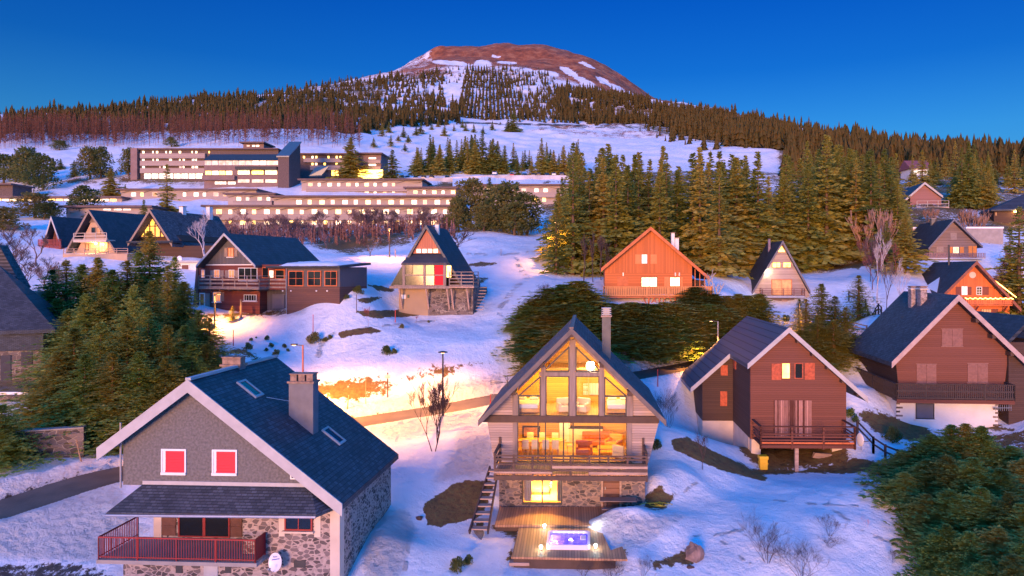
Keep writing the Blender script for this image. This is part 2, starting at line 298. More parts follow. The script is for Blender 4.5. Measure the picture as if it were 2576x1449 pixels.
def vnoise(x, y, s, seed=0):
    x = x/s+seed*17.3; y = y/s-seed*9.1; xi = np.floor(x).astype(np.int64); yi = np.floor(y).astype(np.int64); fx = x-xi; fy = y-yi; fx = fx*fx*(3-2*fx); fy = fy*fy*(3-2*fy)
    def h(a, b): v = np.sin(a*127.1+b*311.7+seed*74.7)*43758.5453; return v-np.floor(v)
    return (h(xi, yi)*(1-fx)+h(xi+1, yi)*fx)*(1-fy)+(h(xi, yi+1)*(1-fx)+h(xi+1, yi+1)*fx)*fy
# roads: polylines of (px, py, distance)
def gp(px, Y): # ground point
    x = (px-CX)/FP*Y; return Vector((x, Y, float(raw_z(x, Y))))
def smooth_path(pts, step=1.2):
    P = np.array([[p.x, p.y] for p in pts]); out = []
    for i in range(len(P)-1):
        p0, p1, p2, p3 = P[max(i-1, 0)], P[i], P[i+1], P[min(i+2, len(P)-1)]; n = max(2, int(np.linalg.norm(p2-p1)/step))
        for k in range(n):
            t = k/n; out.append(.5*((2*p1)+(-p0+p2)*t+(2*p0-5*p1+4*p2-p3)*t*t+(-p0+3*p1-3*p2+p3)*t**3))
    out.append(P[-1]); return np.array(out)
ROAD = smooth_path([gp(a, b) for a, b in ((-500, 34.5), (-200, 36), (0, 38), (305, 43), (600, 48.5), (870, 54.5), (1110, 58), (1240, 60.5), (1420, 63.5), (1600, 66.5), (1720, 69.5), (1850, 73), (2000, 76), (2150, 76), (2210, 72), (2230, 68))])
def path_z(path): z = raw_z(path[:, 0], path[:, 1]); k = np.ones(9)/9; return np.convolve(np.pad(z, 4, 'edge'), k, 'valid')
ROADZ = path_z(ROAD)-.15
def near_path(x, y, path, zz):
    d = np.full(x.shape, 1e9); zr = np.zeros(x.shape); side = np.zeros(x.shape)
    bb = (x > path[:, 0].min()-9) & (x < path[:, 0].max()+9) & (y > path[:, 1].min()-9) & (y < path[:, 1].max()+9)
    xs, ys = x[bb], y[bb]; dd = np.full(xs.shape, 1e9); zs = np.zeros(xs.shape); sd_ = np.zeros(xs.shape)
    for i in range(len(path)-1):
        a, b = path[i], path[i+1]; ab = b-a; L = ab@ab; t = np.clip(((xs-a[0])*ab[0]+(ys-a[1])*ab[1])/L, 0, 1)
        e = np.hypot(xs-a[0]-t*ab[0], ys-a[1]-t*ab[1]); k = e < dd; dd[k] = e[k]; zs[k] = (zz[i]*(1-t)+zz[i+1]*t)[k]; sd_[k] = np.sign(ab[0]*(ys-a[1])-ab[1]*(xs-a[0]))[k]
    d[bb] = dd; zr[bb] = zs; side[bb] = sd_; return d, zr, side
ROADW = 1.9
def poly_sd(px, py, poly):
    """signed distance in photograph units, positive inside"""
    out = np.full(px.shape, -1e3); P = np.array(poly); m = 40
    k = (px > P[:, 0].min()-m) & (px < P[:, 0].max()+m) & (py > P[:, 1].min()-m) & (py < P[:, 1].max()+m)
    if not k.any(): return out
    x, y = px[k], py[k]; d = np.full(x.shape, 1e9); ins = np.zeros(x.shape, bool)
    for i in range(len(P)):
        a, b = P[i], P[(i+1) % len(P)]; ab = b-a; t = np.clip(((x-a[0])*ab[0]+(y-a[1])*ab[1])/(ab@ab+1e-9), 0, 1)
        d = np.minimum(d, np.hypot(x-a[0]-t*ab[0], y-a[1]-t*ab[1]))
        c = (a[1] > y) != (b[1] > y); xi = a[0]+(y-a[1])/(b[1]-a[1]+1e-12)*ab[0]; ins ^= c & (x < xi)
    out[k] = np.where(ins, d, -d); return out
def in_poly(px, py, poly): return poly_sd(np.asarray(px, float), np.asarray(py, float), poly) > 0
MOUNDS = []   # (px, Y, radius_x, radius_y, height)
def mound(px, Y, rx, ry, h): MOUNDS.append(((px-CX)/FP*Y, Y, rx, ry, h))
mound(q('C2',2080,990)[0], 38.4, 1.6, 1.0, .75); mound(q('C2',2200,1100)[0], 37.4, 2.2, 1.3, .55); mound(1640, 38.8, 2.2, 1.6, .5); mound(1585, 35, 1.6, 1.2, .35)
mound(1650, 42.5, 1.2, 1.5, .9); mound(1690, 44.5, 2, 2.5, .8); mound(955, 36, 1.0, 2.6, .5); mound(1000, 34.5, 1.6, 1.5, .4)
mound(1120, 60.8, 5, 1.2, .3); mound(1250, 63.5, 4, 1, .5)
mound(1200, 50, 3, 3, .7); mound(1150, 54, 3, 1.5, .5); mound(1960, 86, 3, 2, .8)
mound(120, 38.4, 7, 1.6, .35); mound(1010,260, 9, 4, 1.5)
def ground_z(x, y, detail=True):
    x = np.asarray(x, float); y = np.asarray(y, float); shp = x.shape; x = np.atleast_1d(x); y = np.atleast_1d(y)
    z = raw_z(x, y)
    fm_ = np.clip((x+5.2)/.8, 0, 1)*np.clip((3.9-x)/.8, 0, 1)*np.clip((y-33.2)/.6, 0, 1)*np.clip((41.9-y)/.5, 0, 1); z = z*(1-fm_)+np.minimum(z, 1.62)*fm_
    for mx, my, rx, ry, h in MOUNDS: z += h*np.exp(-((x-mx)/rx)**2-((y-my)/ry)**2)
    if detail:
        z += (vnoise(x, y, 7, 1)-.5)*.5*np.clip(y/60, .6, 2)+(vnoise(x, y, 2.3, 2)-.5)*.2+(vnoise(x, y, .8, 3)-.5)*.05
        far = np.clip((y-300)/300, 0, 1); z += far*((vnoise(x, y, 40, 4)-.5)*7+(vnoise(x, y, 12, 5)-.5)*4)
    d, zr, side = near_path(x, y, ROAD, ROADZ)
    t = np.clip((d-ROADW)/5.0, 0, 1); t = t*t*(3-2*t); z = np.where(d < 1e8, (zr+np.clip(d-ROADW, 0, 1)*.0)*(1-t)+z*t, z)
    lump = .45+.5*vnoise(x, y, .9, 8)+.35*vnoise(x, y, 2.6, 9)
    bank = np.exp(-((d-ROADW-.95)/.62)**2)*.62*lump; z = z+np.where(d < 1e8, bank*np.where(side > 0, 1.15, .4), 0)-np.where(d < ROADW-.05, .14, 0)
    return z.reshape(shp)
def G(px, Y, detail=True):
    x = (px-CX)/FP*Y; return Vector((x, Y, float(ground_z(x, Y, detail))))
def hit(px, py, Y0=20, Y1=1400):
    """first ground point seen through (px, py)"""
    Ys = np.exp(np.linspace(math.log(Y0), math.log(Y1), 900)); x = (px-CX)/FP*Ys; z = ground_z(x, Ys, False); ray = CAMZ-(py-HY)/FP*Ys
    k = np.nonzero(z > ray)[0]; Y = Ys[k[0]] if len(k) else Y1
    return G(px, Y)
# bare ground: polygons in photograph units, strength, tint (0 grass, 1 red rock, 2 asphalt/mud), distance window
BARE = []
def bare(poly, s=1.0, kind=0, Y=(0, 5000), soft=13): BARE.append((poly, s, kind, Y, soft))
bare(qs('C2',(615,930),(640,900),(830,770),(940,730),(1120,730),(1150,760),(1060,985),(900,1040),(750,1075),(650,1060)), soft=6)
bare(qs('C2',(2290,860),(2410,740),(2440,810),(2540,840),(2480,880),(2420,950),(2290,930)))
bare(qs('C2',(1235,1345),(1300,1180),(1120,1080),(1190,1050),(1360,1060),(1350,1150),(1310,1290),(2160,1290),(2130,1220),(2120,1330),(1600,1355),(1300,1365)), .8)
bare(qs('C2',(1000,1040),(1080,1030),(1070,1120),(1040,1150)), .9)
bare(qs('C3',(-90,420),(30,400),(130,450),(300,530),(440,590),(520,640),(900,655),(1200,600),(1280,565),(1440,580),(1490,620),(1400,650),(1200,675),(900,668),(600,682),(640,710),(620,735),(450,700),(250,640),(100,570),(-60,500)), soft=6)
bare(qs('C3',(380,440),(560,380),(1230,400),(1250,600),(600,660)), 1)
bare(qs('C3',(1320,230),(1380,200),(1600,250),(2380,300),(2500,340),(2400,362),(1860,345),(1900,380),(1750,440),(1500,380),(1400,310)), 1)
bare(qs('C3',(1470,545),(1640,640),(1750,800),(2000,1449),(2700,1500),(2700,300),(2000,400)), .62)
bare(qs('C2',(2410,1340),(2480,1320),(2576,1260),(2700,1260),(2650,1350),(2440,1352)), .95)
bare(qs('C2',(2330,1330),(2430,1330),(2410,1400),(2370,1440),(2350,1400)), .55)
bare(qs('B2',(958,295),(1050,272),(1180,282),(1170,302),(1050,312),(970,306)), 1, soft=4)
bare(qs('B2',(205,452),(300,462),(400,485),(390,502),(280,497)), 1, soft=4)
bare(qs('B2',(105,562),(180,552),(240,542),(310,545),(250,572),(200,594),(130,582)), .9, soft=4)
bare(qs('B2',(110,652),(250,642),(440,640),(990,635),(1045,652),(1000,664),(700,668),(480,692),(250,702),(160,684)), 1, soft=4)
bare(qs('B2',(1000,440),(1110,500),(1080,510),(1010,503)), 1, soft=4)
bare(qs('B2',(1000,388),(1160,390),(1100,420),(1070,452),(1000,450)), .7, soft=4)
bare(qs('B2',(-20,808),(40,800),(230,772),(315,800),(230,818),(100,828),(0,850)), 1, soft=4)
bare(qs('B2',(1330,985),(1430,925),(1560,930),(1470,1010),(1400,1055),(1370,1015)), 1)
bare(qs('B2',(-300,1200),(0,1180),(300,1130),(560,1080),(700,1040),(1200,990),(1330,1010),(1250,1050),(900,1110),(800,1160),(560,1200),(430,1300),(0,1330),(-150,1300)), .60, soft=16)
bare(qs('B2',(2050,960),(2600,850),(2700,880),(2576,960),(2350,1000),(2150,1030)), .6, soft=8)
bare(qs('B1',(1400,640),(1650,668),(1950,640),(2200,630),(2180,665),(1900,692),(1500,690)), .95)
bare(qs('B1',(1690,975),(1750,930),(1860,925),(1960,1010),(1990,1035),(1850,985),(1740,985)), .9)
bare(qs('B1',(1560,830),(1700,900),(1830,930),(1760,1050),(1500,1080)), .5, soft=12)
bare(qs('C1',(130,300),(300,180),(850,330),(850,400),(600,398),(400,368),(300,310)), .9)
bare(qs('B1',(330,500),(700,300),(1400,500),(1600,900),(1650,1100),(900,1600),(300,1500)), .6, soft=14)
bare(qs('C1',(-100,1360),(200,1330),(560,1330),(800,1390),(950,1500),(-100,1500)), .62, 2, soft=10)
bare(qs('C1',(90,1180),(300,1150),(540,1180),(450,1210),(150,1215)), .45, 2, soft=8)
bare(qs('C2',(560,330),(620,260),(680,270),(560,330),(480,400),(390,430),(400,380)), .5)
bare(qs('C2',(950,200),(1060,160),(1110,200),(1000,260),(940,300)), .5, soft=8)
bare(qs('A1',(875,780),(1000,752),(1560,780),(1560,826),(900,820)), 1)
bare(qs('A1',(480,800),(560,770),(740,800),(735,830),(520,828)), 1)
bare(qs('A1',(80,900),(430,890),(440,905),(100,905)), .9)
bare(qs('A1',(0,520),(600,565),(1000,580),(1000,605),(500,600),(0,570)), .40, soft=8)
bare(qs('A2',(640,840),(780,800),(870,800),(860,855),(640,862)), 1)
bare(qs('A2',(1330,395),(2450,400),(2450,480),(2100,500),(1500,430)), .47, 1, soft=6)
bare(qs('A2',(1480,386),(2440,380),(2440,400),(1500,408)), .9)
bare(qs('A2',(870,352),(1800,375),(2560,355),(2560,364),(1800,386),(870,366)), 1.0, 2, soft=2)
bare(qs('B3',(880,300),(1340,300),(1340,330),(1180,318),(1050,332),(880,330)), 1, soft=4)
bare(qs('A3',(2200,1230),(2330,1235),(2300,1260),(2230,1255)), .9)
bare(qs('A3',(1750,1090),(1900,1090),(1900,1110),(1800,1110)), .9)
bare(qs('A3',(2100,1080),(2350,1060),(2360,1130),(2220,1150)), .8)
bare([(1380,200),(1960,200),(1990,470),(1960,700),(1830,700),(1390,700),(1360,560)], .62, 0, (88, 300), 10)
bare([(1950,330),(2650,330),(2650,560),(2200,690),(1960,690)], .62, 0, (112, 600), 10)
bare([(480,500),(1160,500),(1160,590),(880,645),(700,600),(480,620)], .55, 0, (108, 190), 8)
bare([(1055,180),(1075,150),(1080,90),(1520,90),(1720,275),(1620,266),(1520,232),(1400,196),(1300,172),(1200,167),(1120,172)], .98, 1, (950, 2000), 16)
bare([(820,228),(900,188),(1085,100),(1085,160),(1300,165),(1500,200),(1660,266),(1540,252),(1440,216),(1330,200),(1180,196),(1000,214)], .57, 1, (900, 2000), 16)
bare([(0,270),(420,250),(850,200),(1000,180),(950,300),(600,330),(0,345)], .55, 0, (400, 1500), 10)
bare([(1500,240),(1700,250),(2576,380),(2576,470),(1960,400),(1500,310)], .6, 0, (400, 1500), 10)
ROUGH_P = [(qs('C1',(-100,880),(0,900),(400,800),(920,690),(920,900),(1080,1100),(780,1330),(0,1300),(-100,1300)), .8), (qs('C2',(280,980),(480,960),(560,1100),(420,1449),(200,1500),(180,1300)), .9), (qs('C2',(1800,1000),(1950,940),(2200,1000),(2576,1000),(2300,1200),(2100,1250),(1950,1080)), .6), (qs('B2',(0,1340),(400,1300),(1200,1130),(1250,1250),(600,1350),(0,1430)), .9), (qs('C2',(0,240),(900,60),(1130,90),(1050,300),(400,420),(100,330)), .9), (qs('B1',(1880,640),(2300,620),(2280,660),(1900,690)), 1.0), (qs('C2',(900,300),(1130,300),(1130,640),(700,740),(850,500)), .6)]
TRAILS = [(qs('B2',(1320,260),(1350,330),(1400,400),(1300,480),(1250,560),(1200,620)), 16), (qs('B2',(1190,670),(1290,740),(1370,820),(1400,900)), 9), (qs('B2',(880,215),(1200,225),(1540,190)), 8), (qs('C3',(700,880),(1100,915),(1500,925)), 7), (qs('C3',(1060,850),(1300,825),(1540,845)), 7), (qs('C3',(1080,860),(1120,930),(1280,1050),(1450,1150),(1650,1220),(1900,1340)), 9), (qs('C3',(0,1150),(250,1140),(500,1090)), 8), (qs('C3',(0,830),(80,760),(180,710)), 8), (qs('C3',(300,1190),(500,1360)), 9), (qs('B2',(150,780),(500,740),(700,720)), 7), (qs('B1',(2560,800),(2430,880),(2400,1000)), 14), (qs('C3',(1310,720),(1420,720),(1370,800),(1300,830)), 6), (qs('C1',(560,1160),(700,1060),(880,990)), 7), (qs('C2',(340,1000),(500,1200),(480,1400)), 12)]
# ---- ground sheet, denser where the photograph looks closer
_pc = np.concatenate([np.linspace(-6000, -700, 26)[:-1], np.linspace(-700, -60, 40)[:-1], np.linspace(-60, 2640, 560)[:-1], np.linspace(2640, 3400, 46)[:-1], np.linspace(3400, 9000, 26)])
_ly = np.concatenate([np.linspace(math.log(3), math.log(29), 26)[:-1], np.linspace(math.log(29), math.log(88), 300)[:-1], np.linspace(math.log(88), math.log(320), 150)[:-1], np.linspace(math.log(320), math.log(1400), 170)[:-1], np.linspace(math.log(1400), math.log(9000), 16)])
PX, LY = np.meshgrid(_pc, _ly); YY = np.exp(LY); XX = (PX-CX)/FP*YY; ZZ = ground_z(XX, YY); VPY = HY+(CAMZ-ZZ)/YY*FP
bareA = np.zeros(PX.shape); kindA = np.zeros(PX.shape); ab = np.zeros(PX.shape)
for poly, s, kd, (ya, yb), soft in BARE:
    sdv = poly_sd(PX, VPY, poly); v = np.clip(.5+sdv/(2.6*soft), 0, 1)*s; v[(YY < ya) | (YY > yb)] = 0
    k = v > bareA; bareA[k] = v[k]; kindA[k & (v > .05)] = kd
SNOWP = [((a_+c_)/2, (b_+d_)/2, (c_-a_)/2, (d_-b_)/2) for a_, b_, c_, d_ in ((400,173,442,192),(500,238,600,262),(600,245,725,295),(750,238,830,285),(820,285,915,328),(930,288,1000,325),(990,320,1065,360),(1085,356,1112,378),(835,212,915,236),(320,195,395,245),(110,200,300,232),(560,300,660,330),(700,315,800,345),(180,235,300,262),(440,205,520,225))]
for a_, b_, c_, d_ in SNOWP:
    cx_, cy_, rx_, ry_ = 1036.5+a_*.5, 50.3+b_*.5, c_*.5, d_*.5; sl = .45 if a_ > 700 else .08
    e_ = np.sqrt(((PX-cx_)/rx_)**2+((VPY-cy_-(PX-cx_)*sl)/(ry_*.6))**2); k = (YY > 900) & (e_ < 1.25); bareA[k] = np.minimum(bareA[k], np.clip((e_[k]-.75)*1.6, 0, 1)*.6)
rd, _z, _s = near_path(XX, YY, ROAD, ROADZ)
dirt = np.clip(1-(rd-ROADW+.3)/1.1, 0, 1)*.48; k = dirt > bareA; bareA[k] = dirt[k]; kindA[k] = 2
roughA = np.clip(1-(rd-ROADW-.2)/1.6, 0, 1)*.8; roughA[rd < ROADW-.2] = 0
for poly, s in ROUGH_P: roughA = np.maximum(roughA, np.clip(.5+poly_sd(PX, VPY, poly)/24, 0, 1)*s*(YY < 130))
for tr, wd_t in TRAILS:
    dd = np.full(PX.shape, 1e3)
    for (ax, ay), (bx, by) in zip(tr, tr[1:]):
        kk_ = (PX > min(ax, bx)-14) & (PX < max(ax, bx)+14) & (VPY > min(ay, by)-14) & (VPY < max(ay, by)+14) & (YY < 130); t_ = np.clip(((PX[kk_]-ax)*(bx-ax)+(VPY[kk_]-ay)*(by-ay))/((bx-ax)**2+(by-ay)**2), 0, 1); dd[kk_] = np.minimum(dd[kk_], np.hypot(PX[kk_]-ax-t_*(bx-ax), (VPY[kk_]-ay-t_*(by-ay))*1.5))
    roughA = np.maximum(roughA, np.clip(1.4-dd/(wd_t*.45), 0, 1)*np.clip((vnoise(XX, YY, .42, 12)-.48)*6, 0, 1)*1.6)
nr, nc = PX.shape; V = np.c_[XX.ravel(), YY.ravel(), ZZ.ravel()]; idx = np.arange(nr*nc).reshape(nr, nc)
F = np.c_[idx[:-1, :-1].ravel(), idx[:-1, 1:].ravel(), idx[1:, 1:].ravel(), idx[1:, :-1].ravel()]
def ground_material():
    m = bpy.data.materials.new('snowy_ground'); m.use_nodes = True; t = m.node_tree; b = t.nodes['Principled BSDF']; b.inputs['Roughness'].default_value = .75; b.inputs['Specular IOR Level'].default_value = .25
    tc = N(t, 'ShaderNodeTexCoord'); a1 = N(t, 'ShaderNodeAttribute', attribute_name='bare'); a2 = N(t, 'ShaderNodeAttribute', attribute_name='tint')
    def noise(s, d=8.0, r=.6, mp=None):
        n = N(t, 'ShaderNodeTexNoise', Scale=s, Detail=d, Roughness=r); t.links.new((mp or tc).outputs[0 if mp else 'Object'], n.inputs[0]); return n.outputs['Fac']
    def ma(op, a, b_, c=None):
        n = N(t, 'ShaderNodeMath', operation=op)
        for i, x in enumerate((a, b_, c)):
            if x is None: continue
            if isinstance(x, (int, float)): n.inputs[i].default_value = x
            else: t.links.new(x, n.inputs[i])
        return n.outputs[0]
    # threshold with noise at two scales (coarse far away, fine close by)
    nf = ma('ADD', ma('MULTIPLY', ma('SUBTRACT', noise(1.9, 12.0, .75), .5), 1.5), ma('MULTIPLY', ma('SUBTRACT', noise(.16, 10.0, .7), .5), 1.1))
    nf = ma('ADD', nf, ma('MULTIPLY', ma('SUBTRACT', noise(.022, 8.0, .7), .5), 1.0))
    fac = N(t, 'ShaderNodeMapRange'); fac.inputs['From Min'].default_value = .47; fac.inputs['From Max'].default_value = .56; t.links.new(ma('ADD', a1.outputs['Fac'], nf), fac.inputs[0])
    gate = ma('MULTIPLY', fac.outputs[0], ma('GREATER_THAN', a1.outputs['Fac'], .02))
    def ramp(src, cols):
        r = t.nodes.new('ShaderNodeValToRGB'); e = r.color_ramp.elements
        while len(e) < len(cols): e.new(.5)
        for i, (p, c) in enumerate(cols): e[i].position = p; e[i].color = (*c, 1)
        t.links.new(src, r.inputs[0]); return r.outputs[0]
    grass = ramp(noise(2.6, 10.0, .7), [(.3, (.065, .042, .020)), (.5, (.17, .095, .034)), (.62, (.15, .12, .040)), (.75, (.28, .18, .08))])
    rock = ramp(noise(.06, 12.0, .7), [(.3, (.085, .032, .018)), (.5, (.27, .085, .035)), (.7, (.46, .20, .09))])
    mud = ramp(noise(3.1, 8.0), [(.3, (.035, .032, .034)), (.7, (.11, .085, .065))])
    def mix(f, a, b_):
        n = N(t, 'ShaderNodeMix', data_type='RGBA')
        t.links.new(f, n.inputs['Factor']) if not isinstance(f, float) else None
        t.links.new(a, n.inputs['A']); t.links.new(b_, n.inputs['B']); return n.outputs['Result']
    g1 = mix(ma('MINIMUM', a2.outputs['Fac'], 1.0), grass, rock); g2 = mix(ma('MAXIMUM', ma('SUBTRACT', a2.outputs['Fac'], 1.0), 0.0), g1, mud)
    snow = ramp(noise(.45, 9.0, .62), [(.25, (.66, .66, .70)), (.55, (.80, .80, .82)), (.8, (.86, .86, .87))])
    t.links.new(mix(gate, snow, g2), b.inputs['Base Color'])
    a3 = N(t, 'ShaderNodeAttribute', attribute_name='rough'); vo = N(t, 'ShaderNodeTexVoronoi', feature='SMOOTH_F1', Scale=2.2); vo.inputs['Smoothness'].default_value = .6; t.links.new(tc.outputs['Object'], vo.inputs['Vector'])
    bp0 = N(t, 'ShaderNodeBump', Strength=1.0, Distance=.55); bp0.invert = False; t.links.new(ma('MULTIPLY', ma('ADD', ma('SUBTRACT', vo.outputs['Distance'], .45), ma('MULTIPLY', ma('SUBTRACT', noise(4.5, 6.0, .7), .5), .8)), a3.outputs['Fac']), bp0.inputs['Height'])
    bp = N(t, 'ShaderNodeBump', Strength=.8, Distance=.3); t.links.new(bp0.outputs[0], bp.inputs['Normal']); t.links.new(noise(1.3, 9.0, .68), bp.inputs['Height'])
    bp2 = N(t, 'ShaderNodeBump', Strength=.5, Distance=.06); t.links.new(noise(9.0, 5.0, .6), bp2.inputs['Height']); t.links.new(bp.outputs[0], bp2.inputs['Normal']); t.links.new(bp2.outputs[0], b.inputs['Normal'])
    return m
GM = ground_material()
def holes(ob, arr, nm):
    a = ob.data.attributes.new(nm, 'FLOAT', 'POINT'); a.data.foreach_set('value', arr.astype(np.float32).ravel())
gr = np_mesh('snow_ground', V, F, GM, smooth=True); tag(gr, kind='structure')
holes(gr, bareA, 'bare'); holes(gr, kindA, 'tint'); holes(gr, roughA, 'rough')
# ---- road
def strip(name, path, zz, width, m, lift=0.0, nseg=6):
    vs = []; fs = []
    tg = np.gradient(path, axis=0); tg /= np.linalg.norm(tg, axis=1)[:, None]; nn = np.c_[-tg[:, 1], tg[:, 0]]
    for i in range(len(path)):
        for k in range(nseg+1):
            o = (k/nseg-.5)*width; vs.append((path[i, 0]+nn[i, 0]*o, path[i, 1]+nn[i, 1]*o, zz[i]+lift))
    for i in range(len(path)-1):
        for k in range(nseg): a = i*(nseg+1)+k; fs.append((a, a+nseg+1, a+nseg+2, a+1)[::-1])
    return np_mesh(name, vs, fs, m, smooth=True)
rm = mat('wet_asphalt', (.075, .056, .044), .5, .35, .9, .3, 6, spec=.6)
tag(strip('road', ROAD, ROADZ, 4.1, rm, -.03), kind='structure')
# ---------------------------------------------------------------- materials of the houses
SLATE = slates('dark_slate', (.055, .062, .078), .26, .13, var=.35)
SLATE2 = slates('charcoal_slate', (.035, .042, .058), .40, .26, var=.22)
SHING = slates('weathered_shingle', (.105, .092, .098), .28, .16, var=.4, rough=.8)
METALR = planks('ribbed_dark_roofing', (.075, .085, .115), .40, 'Z', .10, .45, .2)
ROUGH = mat('grey_roughcast', (.155, .145, .14), .95, .30, 9, .8, 40, detail=12)
GREYP = mat('pale_grey_mortar', (.42, .40, .40), .85, .10, 2)
WHITEP = mat('white_paint', (.72, .70, .68), .6, .06, 2)
WHITEW = mat('white_render', (.66, .62, .60), .9, .08, .8, .2, 30)
CREAM = mat('cream_render', (.58, .47, .38), .9, .12, .9, .2, 30)
BEIGE = mat('beige_render', (.33, .225, .14), .9, .08, .9, .2, 30)
STONEL = stone('pale_mortar_stone', (.40, .31, .27), (.11, .085, .08), 4.0, .075, .8)
SLATEX = slates('dark_slate_front', (.055, .062, .078), .26, .09, var=.35, axis='XZ')
STONEM = stone('terrace_stone', (.30, .21, .16), (.11, .085, .08), 3.8, .06, 1.0)
STONED = stone('dark_rubble_stone', (.30, .24, .19), (.12, .09, .08), 2.4, .03, 1.8)
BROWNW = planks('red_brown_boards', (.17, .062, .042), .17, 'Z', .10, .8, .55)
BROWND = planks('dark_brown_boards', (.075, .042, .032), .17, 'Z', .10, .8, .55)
ORANGEW = planks('orange_pine_boards', (.52, .135, .035), .16, 'Z', .14, .6, .55)
ORANGEV = planks('orange_upright_boards', (.52, .135, .035), .16, 'X', .14, .6, .55)
SALMON = planks('salmon_upright_boards', (.46, .17, .10), .2, 'X', .1, .7, .5)
SILVERW = planks('silvered_pine_boards', (.40, .30, .265), .15, 'Z', .22, .8, .42)
GREYW = planks('grey_larch_boards', (.22, .15, .125), .2, 'Z', .2, .8, .5)
PINKS = planks('warm_soffit_boards', (.62, .36, .25), .16, 'Y', .15, .7, .5)
OLDW = planks('aged_red_boards', (.13, .045, .03), .15, 'Z', .3, .8, .5)
POSTW = mat('grey_post_wood', (.25, .185, .155), .8, .25, 1.5, .3, 8, stretch=(4, 4, .5))
DECKW = planks('warm_deck_boards', (.40, .21, .115), .145, 'X', .18, .6, .25)
RAILW = mat('dark_rail_wood', (.085, .045, .034), .7, .3, 2, .2, 10)
BEAMW = mat('brown_beam_wood', (.075, .040, .028), .7, .2, 2, .2, 8)
LIGHTW = mat('pale_plank_wood', (.38, .25, .19), .8, .25, 3, .2, 10, stretch=(.4, 2, 2))
ORAIL = mat('orange_rail_wood', (.50, .12, .03), .6, .2, 2)
REDP = mat('red_paint', (.26, .012, .018), .5, .08, 2)
REDB = mat('bright_red_blind', (.80, .004, .035), .45, .06, 1)
SHUT = mat('orange_shutter_paint', (.45, .09, .03), .6, .2, 4)
SHUTB = mat('brown_shutter_paint', (.13, .05, .036), .7, .2, 5)
SHUTG = mat('grey_shutter_paint', (.26, .19, .16), .7, .15, 4)
DARKM = mat('dark_metal', (.03, .03, .035), .5, .2, 3)
STEEL = mat('galvanised_steel', (.35, .35, .38), .4, .1, 3, metal=.6)
CONCR = mat('concrete', (.30, .26, .24), .9, .15, 1.3, .3, 20)
CHIMM = mat('grey_chimney_render', (.17, .165, .18), .9, .12, 2, .3, 20)
CLAY = mat('weathered_clay', (.26, .17, .13), .85, .35, 5, .5, 14)
DARKG = mat('dark_window_glass', (.012, .014, .018), .08, .1, 1, spec=.9)
SNOWM = mat('snow_cover', (.80, .80, .83), .75, .05, 1, .5, 3)
GL = glass()
WARM = glow('warm_lit_pane', (1.0, .50, .12), 2.2); WARMY = glow('yellow_lit_pane', (1.0, .62, .14), 2.6); PALE = glow('pale_lit_pane', (1.0, .72, .42), 2.4, 3); DIMW = glow('dim_amber_pane', (.85, .30, .08), .7)
COOL = glow('cool_lit_pane', (.95, .80, .68), 1.4, 2)
